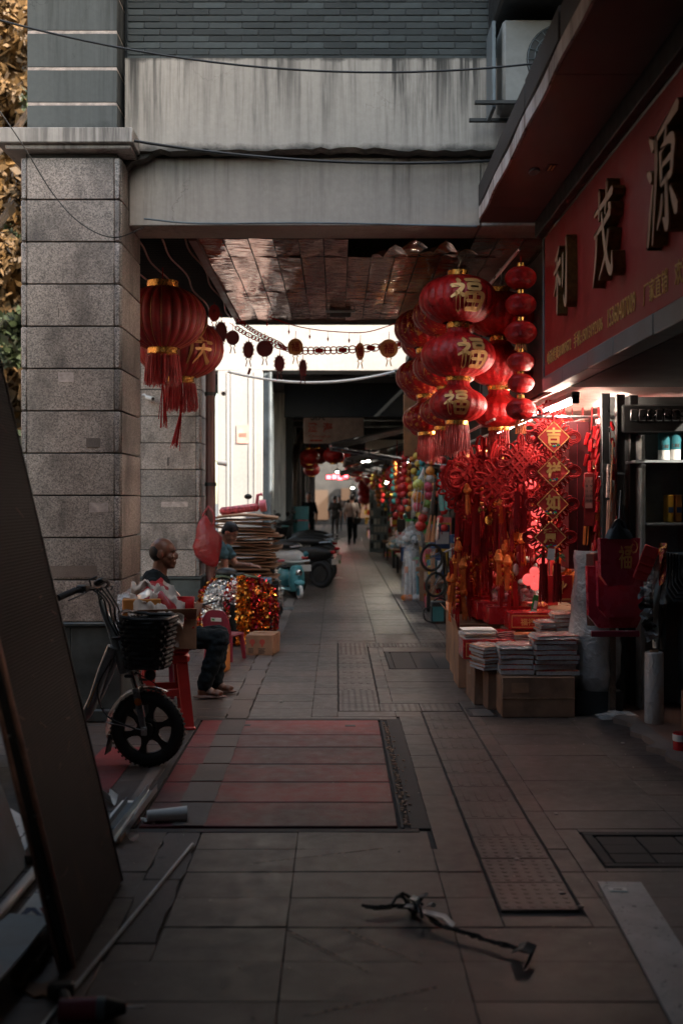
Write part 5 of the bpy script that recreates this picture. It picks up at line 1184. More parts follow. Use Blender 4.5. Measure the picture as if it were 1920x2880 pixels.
grey_pg = M('grey_page_edges', (.40, .40, .40), .6, var=.2, scale=60); MT['pages'] = grey_pg
booklets('tall stack of magazines on the right of the large taped box', 1.55, 8.06, .292, .30, .22, 8, .033, .03, mag, 'pages', 'magazine stacks on the boxes', .014, True)
booklets('lower stack of magazines, wrapped in film, left on the large taped box', 1.275, 8.08, .292, .235, .21, 6, .031, -.05, mag, 'pages', 'magazine stacks on the boxes', .016, True)
booklets('slumped wrapped magazines at the left edge above the narrow boxes', 1.10, 8.28, .292, .15, .24, 7, .022, .3, mag2, 'pages', 'magazine stacks on the boxes', .02, True)
booklets('thin yellow edged booklets behind the lower magazine stack', 1.17, 8.40, .292, .20, .18, 5, .02, .02, 'yellow', 'pages', None, .01)
booklets('fanned white booklets at the left end of the counter', 1.09, 8.62, .475, .25, .19, 6, .009, .10, 'wht', 'wht', None, .02)
MB().cbox((0, 0, .05), (.03, .05, .002)).obj('printed_figure', MT['print_red'], bpy.data.objects['booklet_stack.004'])
booklets('fanned red booklets with gilt print next to the white ones', 1.28, 8.66, .475, .17, .15, 4, .010, .45, 'redgloss', 'wht', None, .02); booklets('orange picture booklets in the middle of the counter', 1.46, 8.58, .465, .20, .17, 4, .009, .02, mag2, 'wht', None, .01)
booklets('wrapped magazines at the right end beside the plastic roll', 1.72, 8.45, .47, .20, .22, 7, .026, .05, mag, 'pages', 'magazine stacks on the boxes', .014, True); booklets('red and white wrapped magazines left of the end pile', 1.575, 8.44, .50, .14, .2, 5, .022, .1, mag, 'pages', 'magazine stacks on the boxes', .014, True)
booklets('red booklets spilling between the stacks and the plastic roll', 1.70, 8.12, .288, .10, .2, 6, .02, -.25, 'redgloss', 'pages', None, .014)
tag(carton('dark crate under the plastic wrapped roll', 1.87, 8.15, 0, .34, .3, .17, 0, 'dark', tape=False, name='crate'), None)
def wrapped_roll():
    t = thing('wrapped_roll', 'tall roll sheathed in milky plastic standing by the stall', 'roll', (1.862, 8.12, .17))
    mb = MB(); P = []
    for i in range(25):
        z = 1.0*i/24; r = .174+.010*math.sin(z*7)+.006*math.sin(z*19+1); r *= (.75+.25*min(1, z*9))*(.80+.20*min(1, (1-z)*3))*(.94 if z > .97 else 1); P.append((max(r, .02), z))
    mb.lathe(P, 40, flip=True); mb.v = [(x*(1+.05*math.sin(z*11+math.atan2(y, x)*3)), y*(1+.05*math.sin(z*13+math.atan2(y, x)*5)), z) for x, y, z in mb.v]
    mb.obj('plastic_sheath', MT['film_w'], t, 70); MB().lathe([(.0, .02), (.12, .02), (.12, .95), (.0, .95)], 24, flip=True).obj('core_roll', M('grey_core', (.20, .205, .21), .7), t)
wrapped_roll()
wr = thing('stretch_wrap_roll', 'white roll of stretch wrap standing on the pavement near the threshold', 'roll', (2.14, 7.58, .03))
MB().lathe([(0, 0), (.06, 0), (.063, .006), (.0635, .24), (.062, .47), (.058, .478), (.03, .479)], 28, flip=True).obj('film', MT['bubble'], wr); MB().lathe([(.03, -.0), (.03, .492), (.024, .492), (.024, .3)], 18, flip=True).obj('cardboard_core', MT['card'], wr)
# plush, bagged toys, trays at the stall
def blob(label, name, cat, p, r, m, parts, rz=0):
    t = thing(name, label, cat, p, rz)
    for nm, c, q, mm in parts:
        mb = MB(); mb.ball(c, q, 16, 12); mb.obj(nm, MT[mm] if isinstance(mm, str) else mm, t, 80)
    return t
def plush(label, p, s, m, m2, rz=0):
    return blob(label, 'plush_toy', 'plush toy', p, 0, m, [('body', (0, 0, .07*s), (.075*s, .065*s, .085*s), m), ('head', (0, -.02*s, .19*s), (.07*s, .065*s, .062*s), m), ('muzzle', (0, -.085*s, .178*s), (.034*s, .026*s, .024*s), m2), ('ear', (-.05*s, -.01*s, .25*s), (.022*s, .012*s, .028*s), m), ('ear', (.05*s, -.01*s, .25*s), (.022*s, .012*s, .028*s), m), ('eye', (-.026*s, -.082*s, .205*s), .009*s, 'black'), ('eye', (.026*s, -.082*s, .205*s), .009*s, 'black'), ('arm', (-.075*s, -.03*s, .10*s), (.022*s, .022*s, .045*s), m2), ('arm', (.075*s, -.03*s, .10*s), (.022*s, .022*s, .045*s), m2), ('foot', (-.04*s, -.07*s, .015*s), (.03*s, .04*s, .022*s), m2), ('foot', (.04*s, -.07*s, .015*s), (.03*s, .04*s, .022*s), m2)], rz)
plush('red plush bear with a pale face at the top of the toy heap', W(1608, 1545, 8.75), 1.25, 'redcloth', 'shirt_pale', .2); plush('orange plush toy under the red bear in the stall', W(1596, 1605, 8.7), 1.1, 'orange', 'shirt_pale', -.3)
plush('second red plush toy low beside the blessing board', W(1620, 1620, 8.8), 1.0, 'redcloth', 'orange', -.5); plush('small orange plush toy at the inner right of the toy heap', W(1575, 1640, 8.9), .9, 'orange', 'gold_p', .4); plush('red plush toy peeping behind the coral discs', W(1475, 1640, 9.0), 1.1, 'redcloth', 'shirt_pale', .1)
plush('small golden plush toy at the foot of the inner stall', W(1610, 1690, 8.6), .9, 'orange', 'orange', .6)
bt_ = blob('pair of pink red plush rolls in shiny plastic on the counter', 'plush_bundle', 'plush toy', W(1370, 1660, 10.0), 0, None, [('roll', (-.08, 0, .05), (.16, .09, .085), 'pink'), ('roll', (.10, .02, .10), (.12, .09, .075), 'redcloth'), ('roll', (.20, 0, .02), (.12, .10, .07), 'pink')])
def plastic_bag(label, p, r, m, fill, seed, name='plastic_bag'):
    t = thing(name, label, 'bag', p); rg = random.Random(seed); mb = MB()
    mb.lathe([(.05*r, r*1.9), (.12*r, r*1.6), (.55*r, r*1.15), (.95*r, r*.65), (r, r*.35), (.8*r, .05*r), (0, 0)], 22)
    mb.v = [(x*(1+.18*math.sin(z/r*7+math.atan2(y, x)*4+seed)), y*(1+.18*math.sin(z/r*6+math.atan2(y, x)*5)), z) for x, y, z in mb.v]; mb.obj('film', m, t, 50)
    for k in range(9):
        c = (rg.uniform(-.5, .5)*r, rg.uniform(-.5, .5)*r, r*rg.uniform(.25, .95)); MB().ball(c, (r*rg.uniform(.2, .34), r*rg.uniform(.2, .34), r*rg.uniform(.16, .3)), 10, 7).obj('toy', MT[rg.choice(fill)], t)
    return t
plastic_bag('clear plastic bag of mixed toys under the coral discs', W(1492, 1690, 9.08), .155, MT['film'], ('pink', 'green', 'yellow', 'redcloth', 'shirt_pale'), 3)
plastic_bag('clear bag of red and orange toys behind the gift boxes', W(1425, 1692, 9.5), .13, MT['film'], ('redcloth', 'orange', 'pink'), 9)
def sausage_row(label, p, n, r, m):
    t = thing('bagged_ornament_row', label, 'ornament', p)
    for k in range(n): MB().ball((k*r*1.55, rnd(-.01, .01), rnd(0, .01)), (r, r*.9, r*.8), 12, 8).obj('ornament', m, t, 80)
sausage_row('row of red brocade cushions along the top of the open cartons', W(1275, 1698, 10.4), 7, .045, MT['brocade']); sausage_row('row of pink red packets across the farther gift boxes', W(1370, 1708, 9.7), 6, .06, MT['brocade'])
sausage_row('row of small red charms at the lower right of the stall', W(1560, 1735, 8.45), 4, .03, MT['brocade'])
gt = thing('price_card', 'green and white price card hanging over the gift boxes', 'card', W(1503, 1697, 8.4), .0); MB().cbox((0, 0, 0), (.042, .003, .125), .001, Matrix.Rotation(.18, 3, 'Y')).obj('card', MT['green'], gt); MB().cbox((.004, -.003, -.01), (.024, .002, .06), 0, Matrix.Rotation(.18, 3, 'Y')).obj('label', MT['wht_pl'], gt); MB().cbox((-.009, -.003, -.053), (.034, .002, .014), 0, Matrix.Rotation(.18, 3, 'Y')).obj('label', MT['wht_pl'], gt)
# ---- hanging bags at the near shop
def tote(label, x, y, z, w, h, d, rz, m='maroon', handle=True, glyph=False, s=1):
    t = thing('gift_bag', label, 'bag', (x, y, z), rz, 'dark red gift bags hanging at the door post'); a = w/2
    mb = MB(); fr = [(-a, 0), (a, 0), (a*.9, -h*.72), (a*.62, -h), (-a*.62, -h), (-a*.95, -h*.80)]
    mb.prism(fr, -d/2, d/2, Matrix.Rotation(R(90), 4, 'X')); mb.obj('body', m if isinstance(m, bpy.types.Material) else MT[m], t, 25)
    if handle:
        for yy in (-d*.3, d*.3):
            MB().tube(spline([(-a*.5, yy, -.01), (-a*.3, yy*.6, h*.28), (0, 0, h*.40), (a*.3, yy*.6, h*.28), (a*.5, yy, -.01)], 5), .006, 6).obj('handle', MT['black'], t)
        mb = MB(); mb.lathe([(a*.75, -.005), (a*.55, h*.16), (a*.2, h*.30), (.01, h*.42)], 20, ell=(1, .45), rib=.12, nr=9, flip=True); mb.obj('gathered_top', MT['black'], t, 60)
        MB().tube([(0, 0, h*.4), (.012, 0, h*1.02)], .003, 4).obj('string', MT['wht_pl'], t)
    if glyph:
        mb = MB(); strokes(mb, FU, frame((a*.25, -d/2-.0005, -h*.40), (1, 0, 0), (0, 0, 1)) @ Matrix.Diagonal((.042, .075, 1, 1)), 0, .002, .9); mb.obj('gold_character', MT['gold_p'], t, 0)
        mb = MB()
        for k in range(7): ang = k*.9; mb.tube([(a*.66+.02*k**.5*math.cos(ang+q*.8)*.6, -d/2-.0012, -.06+.026*k**.5*math.sin(ang+q*.8)*.7) for q in (0, 1, 2, 3)], .0018, 4)
        mb.obj('gold_flower', MT['gold_p'], t)
    return t
b1 = W(1728, 1512, 7.5); tote('front glossy maroon bag with a gold fu character', b1.x, 7.40, b1.z, .275, .31, .05, R(8), 'maroon', True, True)
b1 = W(1710, 1600, 7.7); tote('maroon bag hanging lower right behind the gold fu bag', b1.x+.06, 7.60, b1.z+.06, .34, .38, .05, R(4), 'maroon', False); tote('maroon bag with the lowest hem among the hanging bags', b1.x+.05, 7.68, b1.z+.02, .42, .42, .05, R(2), 'maroon', False)
b1 = W(1682, 1525, 7.8); tote('maroon bag seen edge-on left of the gold fu bag', b1.x+.04, 7.72, b1.z-.02, .24, .50, .06, R(60), 'maroon', False); tote('brown paper bag edge-on at the left of the hanging bags', b1.x-.03, 7.85, b1.z-.08, .20, .50, .05, R(66), M('brown_paper_bag', (.20, .075, .05), .6), False)
tag(MB().box(1.70, 2.02, 7.50, 7.52, .62, .66, .003).obj('bag_bar', MT['maroon_pl']), 'low dark bar under the hanging maroon bags', 'bar')
# red felt bags and clear pouches, black-white cloth, baking trays
rp = W(1840, 1540, 7.3)
t = thing('felt_pouch_bundle', 'bundle of small red felt pouches in clear plastic beside the shelf', 'pouches', rp)
for k in range(4): MB().cbox((-.028-.016*k, .012*k, -.028-.05*k), (.10, .012, .075), .012, Matrix.Rotation(.35, 3, 'Y')).obj('pouch', MT['redcloth'], t)
MB().slab(6, 8, lambda u, v: (.03+.05*u, .0+.02*math.sin(v*9+u*5), .03-.28*v+.06*u*v), (0, -.004, 0)).obj('foil_pouch', MT['brocade'], t); mb = MB(); mb.slab(6, 10, lambda u, v: (-.06+.16*u, .03+.02*math.sin(u*9+v*4), -.05-.32*v), (0, .003, 0)); mb.obj('clear_sleeve', MT['film'], t, 60)
t = thing('striped_cloth', 'black and grey striped cloth folded over the rail below the pouches', 'cloth', W(1835, 1650, 7.35))
for k in range(5): mb = MB(); mb.slab(4, 5, lambda u, v, k=k: (-.02-.075*u+.03*k*.3+.012*math.sin(v*5+k), -.01+.02*math.sin(v*7+u*4)-.004*k, -.07*k-.068*v*(.8+.4*u)), (0, .004, 0)); mb.obj('stripe', MT['black'] if k % 2 else MT['film_w'], t, 60)
mb = MB(); mb.slab(4, 10, lambda u, v: (-.005+.05*u*(1-v*.4), -.015+.015*math.sin(v*9+u*3), .10-.50*v), (0, .004, 0)); mb.obj('hanging_fold', MT['alu'], t, 60); mb = MB(); mb.slab(3, 8, lambda u, v: (.05+.045*u*(1-v*.4), .0+.015*math.sin(v*9+u*3), .05-.46*v), (0, .004, 0)); mb.obj('dark_fold', MT['black'], t, 60)
for k in range(6):
    p = W(1905, 1600, 7.1); t = thing('baking_tray', ('outermost dark rimmed tray hanging at the right edge', 'second dark rimmed tray inside the outermost', 'third dark rimmed tray of the hanging set', 'fourth dark rimmed tray of the hanging set', 'fifth dark rimmed tray of the hanging set', 'innermost small rimmed tray at the right edge')[k], 'tray', (p.x+.03, 7.1-.03*k, p.z-.03+.012*k), 0, 'dark rimmed trays at the right edge'); s = 1-.1*k
    q = [(-.10*s, .13*s), (.3, .13*s), (.3, -.15*s-.02), (-.06*s, -.15*s-.02), (-.10*s, -.11*s)]
    mb = MB(); mb.tube([Vector((x, 0, z)) for x, z in q], .008, 6, True); mb.obj('rim', MT['grey_metal'], t); MB().prism(q, -.012, -.008, Matrix.Rotation(R(90), 4, 'X')).obj('pan', MT['black'], t)
# ---- shelf unit on the partition wall with rolls, cartons
MT['shelf'] = M('grey_green_shelf_paint', (.20, .225, .23), .55, var=.25)
su = thing('shelf_unit', 'dark shelf unit on the partition wall in the near shop', 'shelf', (2.2, 8.05, 0))
for x in (-.02, .32): MB().box(x, x+.03, 0, .26, 0, 2.0, .004).obj('upright', MT['shelf'], su)
for z in (.92, 1.35, 1.80): MB().box(.012 if z != 1.8 else -.06, .9, -.01, .28, z, z+.02, .003).obj('shelf_board', MT['shelf'], su)
MB().box(-.02, .9, .255, .28, .9, 2.02).obj('back_panel', M('pale_back_panel', (.30, .33, .335), .6, var=.2), su)
def can(label, x, z, r, h):
    t = thing('film_roll_pack', label, 'roll', (x, 8.12, z)); MB().lathe([(0, 0), (r, 0), (r, h), (r*.9, h+.006), (0, h+.006)], 24, flip=True).obj('body', MT['wht_pl'], t)
    MB().lathe([(r+.0012, h*.34), (r+.0012, h*.96)], 24, flip=True).obj('teal_band', MT['teal'], t)
    mb = MB(); text(mb, '保鲜膜', frame((0, 0, 0), (1, 0, 0), (0, 0, 1)), r*1.3, .026, .002, .02); mb.v = [((r+.002+v[1]*-.2)*math.sin(v[0]/r), -(r+.0022)*math.cos(v[0]/r), v[2]+h*.47) for v in mb.v]; mb.obj('lettering', MT['print_dark'], t, 0)
can('left teal and white film roll on the top shelf', W(1872, 1285, 8.1).x-.01, 1.824, .042, .205); can('right teal and white film roll, taller, on the top shelf', W(1893, 1285, 8.1).x+.01, 1.824, .048, .22)
for k, (px, m, lbl) in enumerate(((1885, 'yellow', 'yellow packet on the middle shelf, nearer the post'), (1908, 'card_o', 'orange packet on the middle shelf at the right edge'))): p = W(px, 1390, 8.12); t = thing('packet', lbl, 'packet', (p.x, 8.12, 1.372), 0); MB().box(-.022, .022, 0, .12, 0, .20, .006).obj('body', MT[m], t); MB().box(-.018, .018, -.002, -.0005, .07, .11).obj('label', MT['blue'], t)
p = W(1905, 1490, 8.1); t = thing('white_carton', 'white carton with a pale teal print on the low shelf', 'box', (p.x+.02, 8.1, .942), 0); MB().box(-.075, .12, 0, .15, 0, .12, .004).obj('body', MT['wht_pl'], t); MB().box(-.07, .115, -.002, -.0005, .085, .11).obj('teal_stripe', MT['teal'], t); MB().prism([(-.05, .03), (-.03, .02), (-.012, .032), (-.016, .055), (-.046, .055)], -.002, -.0005, Matrix(((1,0,0,0),(0,0,1,0),(0,1,0,0),(0,0,0,1)))).obj('crest', MT['teal'], t)
for (x, y, w, d, h, lbl) in ((2.33, 7.3, .14, .14, .26, 'brown carton behind the stretch wrap roll'), (2.55, 7.0, .3, .3, .4, 'brown carton at the right edge in the near shop'), (2.9, 7.6, .6, .5, .8, 'stacked dark carton inside the near shop')): carton(lbl, x, y, .032, w, d, h, .1, 'card_d')
t = thing('bagged_tin', 'red and white tin at the right edge by the threshold', 'tin', (2.07, 6.75, .035)); MB().lathe([(0, 0), (.05, 0), (.05, .1), (0, .1)], 20, flip=True).obj('body', MT['redgloss'], t); MB().lathe([(.0512, .055), (.0512, .095)], 20, flip=True).obj('white_band', MT['wht_pl'], t)
tag(MB().slab(10, 8, lambda u, v: (1.82+.3*u, 7.75+.2*v, .02+.05*abs(math.sin(u*7+v*4))*math.sin(u*3.1)*math.sin(v*3.1)), (0, 0, -.004)).obj('crumpled_film', MT['film']), 'crumpled clear plastic lying by the threshold', 'plastic')
# ---- inside of the stall: back row of goods on the red backing
for k, (y, z) in enumerate(((9.2, 1.3), (9.9, 1.5), (10.6, 1.2), (11.3, 1.5), (11.9, 1.3))):
    t = thing('red_couplet', 'red and gold couplet banner on the stall back wall, number %s from the front' % ('first', 'second', 'third', 'fourth', 'fifth')[k], 'banner', (2.6, y, z)); MB().box(0, .012, -.15, .15, -.5, .6).obj('sheet', MT['redcloth'], t)
    MB().box(-.004, -.001, -.11, .11, -.42, .52).obj('gilt_panel', MT['brocade'], t)
from mathutils import noise
# ================================================================ PEOPLE: one continuous skin each, clothing as material regions
def body(name, label, prims, mats, vox=.007, smooth=4, loc=(0, 0, 0), rz=0, group=None):
    mb = MB()
    for p in prims:
        if p[1] == 'c':
            a, b, r0, r1 = Vector(p[2]), Vector(p[3]), p[4], p[5]; d = (b-a); L = max(d.length, 1e-4); q = d.to_track_quat('Z', 'Y').to_matrix().to_4x4(); q.translation = a
            mb.T = q; P = [(r0*math.sin(PI/2*i/4), -r0*math.cos(PI/2*i/4)) for i in range(5)] + [(r1*math.cos(PI/2*i/4), L+r1*math.sin(PI/2*i/4)) for i in range(5)]
            P[0] = (0, -r0); P[-1] = (0, L+r1); mb.lathe(P, 14, flip=True)
        else:
            m = Matrix.Translation(p[2]) @ (p[4].to_4x4() if len(p) > 4 else Matrix.Identity(4)); mb.T = m; mb.ball((0, 0, 0), p[3], 18, 12)
    me = mb.mesh('tmp', []); o = bpy.data.objects.new('tmp', me); C.objects.link(o)
    r = o.modifiers.new('r', 'REMESH'); r.mode = 'VOXEL'; r.voxel_size = vox; s = o.modifiers.new('s', 'SMOOTH'); s.factor = .5; s.iterations = smooth
    dg = bpy.context.evaluated_depsgraph_get(); out = bpy.data.meshes.new_from_object(o.evaluated_get(dg)); bpy.data.objects.remove(o); bpy.data.meshes.remove(me)
    n = len(out.polygons); cen = np.empty(n*3); out.polygons.foreach_get('center', cen); cen = cen.reshape(-1, 3); best = np.full(n, 1e9); idx = np.zeros(n, int); names = list(mats)
    for p in prims:
        if p[1] == 'c':
            a, b = np.array(p[2]), np.array(p[3]); d = b-a; t = np.clip(((cen-a)@d)/max(d@d, 1e-9), 0, 1); dist = np.linalg.norm(cen-(a+t[:, None]*d), axis=1)-(p[4]+(p[5]-p[4])*t)
        else:
            w = cen-np.array(p[2]); 
            if len(p) > 4: w = w@np.array(p[4])
            k = w/np.array(p[3]); L = np.linalg.norm(k, axis=1); dist = (L-1)*min(p[3])
        if p[0] in ('skin', 'shoe') : dist = dist-.001
        u = dist < best; best[u] = dist[u]; idx[u] = names.index(p[0])
    for k in names: out.materials.append(MT[mats[k]])
    out.polygons.foreach_set('material_index', idx.astype(np.int32)); out.polygons.foreach_set('use_smooth', [True]*n); out.name = name
    cl = [i for i, k in enumerate(names) if k in ('tee', 'jeans')]; mask = np.zeros(len(out.vertices), bool)          # creases in the cloth
    for p in out.polygons:
        if p.material_index in cl:
            for v in p.vertices: mask[v] = True
    if vox < .012:
        nr = [v.normal.copy() for v in out.vertices]
        for v in out.vertices:
            if mask[v.index]: c = v.co; v.co = c+nr[v.index]*(.010*noise.noise((c.x*9, c.y*9, c.z*26))+.007*noise.noise((c.x*24+c.z*14, c.y*20, c.z*24-c.x*12)))
    o = mk(name, out, None, loc, (0, 0, rz)); return tag(o, label, 'person', group)
def head(c, s=1.0, fx=(1, 0), tilt=0, hair=None, neck=None):
    """head prims facing fx; c = head centre"""
    c = Vector(c); f = Vector((fx[0], fx[1], 0)).normalized(); l = Vector((-f.y, f.x, 0)); u = Vector((0, 0, 1)); Rm = Matrix((f, l, u)).transposed() @ Matrix.Rotation(tilt, 3, 'Y')
    P = lambda x, y, z: tuple(c+Rm @ Vector((x*s, y*s, z*s)))
    e = lambda tg, x, y, z, r: (tg, 'e', P(x, y, z), tuple(q*s for q in r), Rm)
    pr = [e('skin', -.012, 0, .028, (.098, .076, .092)), e('skin', .030, 0, -.035, (.066, .060, .075)), e('skin', .050, 0, -.088, (.036, .036, .026)), e('skin', .070, 0, .032, (.024, .05, .018)),
          e('skin', .096, 0, -.012, (.019, .013, .027)), e('skin', .104, 0, -.026, (.012, .018, .011)), e('skin', .088, 0, -.060, (.014, .026, .009)), e('skin', .086, 0, -.075, (.013, .022, .009)), e('skin', .076, 0, -.098, (.017, .02, .014)),
          e('skin', .062, .042, -.022, (.026, .024, .024)), e('skin', .062, -.042, -.022, (.026, .024, .024)),
          e('skin', -.005, .078, -.005, (.022, .010, .034)), e('skin', -.005, -.078, -.005, (.022, .010, .034)), e('brow', .089, .032, .027, (.006, .016, .003)), e('brow', .089, -.032, .027, (.006, .016, .003))]
    if hair == 'buzz': pr += [e('hair', -.042, 0, .012, (.074, .0795, .078))]
    if hair == 'short': pr += [e('hair', -.026, 0, .046, (.100, .083, .088)), e('hair', -.055, 0, .0, (.06, .08, .07))]
    if neck: pr.append(('skin', 'c', P(-.02, 0, -.07), neck, .056*s, .062*s))
    return pr
def hand(w, d, up, s=1.0, tg='skin', curl=.5):
    """palm, four fingers and a thumb from the wrist w along d"""
    w = Vector(w); d = Vector(d).normalized(); n = Vector(up).normalized(); sd = d.cross(n).normalized(); n = sd.cross(d); pr = [(tg, 'e', tuple(w+d*.045*s), (.05*s, .038*s, .016*s), Matrix((d, sd, n)).transposed())]
    for k, L in enumerate((.9, 1.0, .95, .75)):
        b = w+d*.08*s+sd*(k-1.5)*.019*s; m = b+(d*math.cos(curl*.6)-n*math.sin(curl*.6))*.035*s*L; e = m+(d*math.cos(curl*1.7)-n*math.sin(curl*1.7))*.035*s*L
        pr += [(tg, 'c', tuple(b), tuple(m), .0088*s, .0082*s), (tg, 'c', tuple(m), tuple(e), .0082*s, .007*s)]
    b = w+d*.02*s-sd*.034*s; e = b+(d*.6-sd*.5-n*.4).normalized()*.055*s; pr.append((tg, 'c', tuple(b), tuple(e), .011*s, .008*s)); return pr
# the seated man: profile to the right, looking along the pavement
Y = 8.78; hx = -1.40
pr = head((-1.352, Y, 1.112), 1.02, (1, -.12), .04, 'buzz', (-1.395, Y, .93))
pr += [('tee', 'e', (-1.42, Y, .80), (.125, .185, .20)), ('tee', 'e', (-1.42, Y, .60), (.125, .165, .20)), ('tee', 'e', (-1.41, Y, .90), (.085, .15, .05)), ('tee', 'c', (-1.41, Y-.17, .875), (-1.385, Y-.215, .72), .062, .064), ('tee', 'c', (-1.41, Y+.17, .875), (-1.37, Y+.21, .72), .062, .064),
       ('skin', 'c', (-1.385, Y-.215, .72), (-1.33, Y-.215, .62), .045, .042), ('skin', 'c', (-1.33, Y-.215, .62), (-1.13, Y-.15, .70), .040, .028), ('skin', 'c', (-1.37, Y+.21, .72), (-1.32, Y+.2, .62), .045, .042), ('skin', 'c', (-1.32, Y+.2, .62), (-1.12, Y+.08, .70), .040, .028),
       ('jeans', 'e', (-1.40, Y, .44), (.15, .19, .13)), ('jeans', 'c', (-1.36, Y-.10, .43), (-.90, Y-.14, .475), .095, .072), ('jeans', 'c', (-1.36, Y+.10, .43), (-.93, Y+.12, .47), .095, .072),
       ('jeans', 'c', (-.90, Y-.14, .46), (-1.02, Y-.13, .115), .078, .062), ('jeans', 'c', (-.93, Y+.12, .46), (-.96, Y+.10, .10), .078, .062),
       ('skin', 'c', (-1.02, Y-.13, .12), (-1.03, Y-.13, .06), .042, .038), ('skin', 'c', (-.96, Y+.10, .12), (-.97, Y+.10, .06), .042, .038)]
for ax, ay in ((-1.045, Y-.13), (-.985, Y+.10)): pr += [('skin', 'e', (ax+.02, ay, .055), (.05, .036, .032)), ('skin', 'e', (ax+.10, ay-.01, .048), (.075, .042, .024)), ('shoe', 'e', (ax+.065, ay-.005, .018), (.135, .048, .014)), ('shoe', 'e', (ax+.075, ay-.005, .055), (.030, .048, .034)), ('shoe', 'e', (ax+.125, ay-.008, .045), (.030, .046, .028))]
pr += hand((-1.13, Y-.15, .70), (1, .15, .15), (0, 0, 1), 1.0) + hand((-1.12, Y+.08, .70), (1, -.35, .1), (0, 0, 1), 1.0)
body('person', 'balding man in a dark tee and jeans sitting side-on by the pillar', pr, {'skin': 'shade_skin', 'hair': 'hair', 'brow': 'hair', 'tee': 'tee_dark', 'jeans': 'jeans', 'shoe': 'sandal'}, .0065, 3)
ph = thing('phone', 'dark flat phone held by the seated man', 'phone', (-.99, Y-.12, .735)); MB().cbox((0, 0, 0), (.16, .08, .010), .004, Matrix.Rotation(-.28, 3, 'Y')).obj('body', MT['black'], ph); MB().cbox((-.0015, 0, .006), (.145, .07, .002), 0, Matrix.Rotation(-.28, 3, 'Y')).obj('screen', M('dim_screen', (.05, .06, .07), .1), ph)
ls = thing('low_stool', 'low dark stool under the seated man', 'stool', (-1.40, Y, 0)); MB().box(-.15, .15, -.15, .15, .27, .315, .01).obj('seat', MT['maroon_pl'], ls)
for a in (-.12, .12):
    for b in (-.12, .12): MB().cyl((a*1.1, b*1.1, 0), (a, b, .272), .02, .018, 8).obj('leg', MT['maroon_pl'], ls)
# the man bending over his stall by the second pillar
Y = 13.35
pr = head((-1.27, Y, 1.13), 1.0, (1, -.3), .75, 'short', (-1.37, Y, 1.02))
pr += [('tee', 'e', (-1.44, Y, .93), (.14, .18, .15)), ('tee', 'e', (-1.58, Y, .76), (.16, .17, .18)), ('tee', 'c', (-1.38, Y-.17, 1.0), (-1.32, Y-.22, .88), .066, .064), ('tee', 'c', (-1.38, Y+.17, 1.0), (-1.28, Y+.2, .86), .066, .064),
       ('skin', 'c', (-1.32, Y-.22, .88), (-1.31, Y-.22, .76), .046, .044), ('skin', 'c', (-1.31, Y-.22, .76), (-1.28, Y-.25, .60), .042, .03), ('skin', 'c', (-1.28, Y+.2, .86), (-1.22, Y+.2, .74), .046, .042), ('skin', 'c', (-1.22, Y+.2, .74), (-1.02, Y+.05, .74), .04, .03),
       ('jeans', 'e', (-1.66, Y, .58), (.16, .19, .15)), ('jeans', 'c', (-1.62, Y-.1, .55), (-1.25, Y-.13, .58), .09, .07), ('jeans', 'c', (-1.62, Y+.1, .55), (-1.25, Y+.13, .58), .09, .07), ('jeans', 'c', (-1.25, Y-.13, .58), (-1.30, Y-.12, .1), .07, .055), ('jeans', 'c', (-1.25, Y+.13, .58), (-1.30, Y+.12, .1), .07, .055), ('shoe', 'e', (-1.24, Y-.12, .05), (.12, .045, .05)), ('shoe', 'e', (-1.24, Y+.12, .05), (.12, .045, .05))]
pr += hand((-1.28, Y-.25, .60), (.1, -.1, -1), (1, 0, 0), 1) + hand((-1.02, Y+.05, .74), (1, -.2, -.1), (0, 0, 1), 1)
body('person', 'man in a grey teal tee bending over goods beside the red bag', pr, {'skin': 'skin', 'hair': 'hair', 'brow': 'hair', 'tee': 'tee_teal', 'jeans': 'jeans', 'shoe': 'black'}, .009, 3)
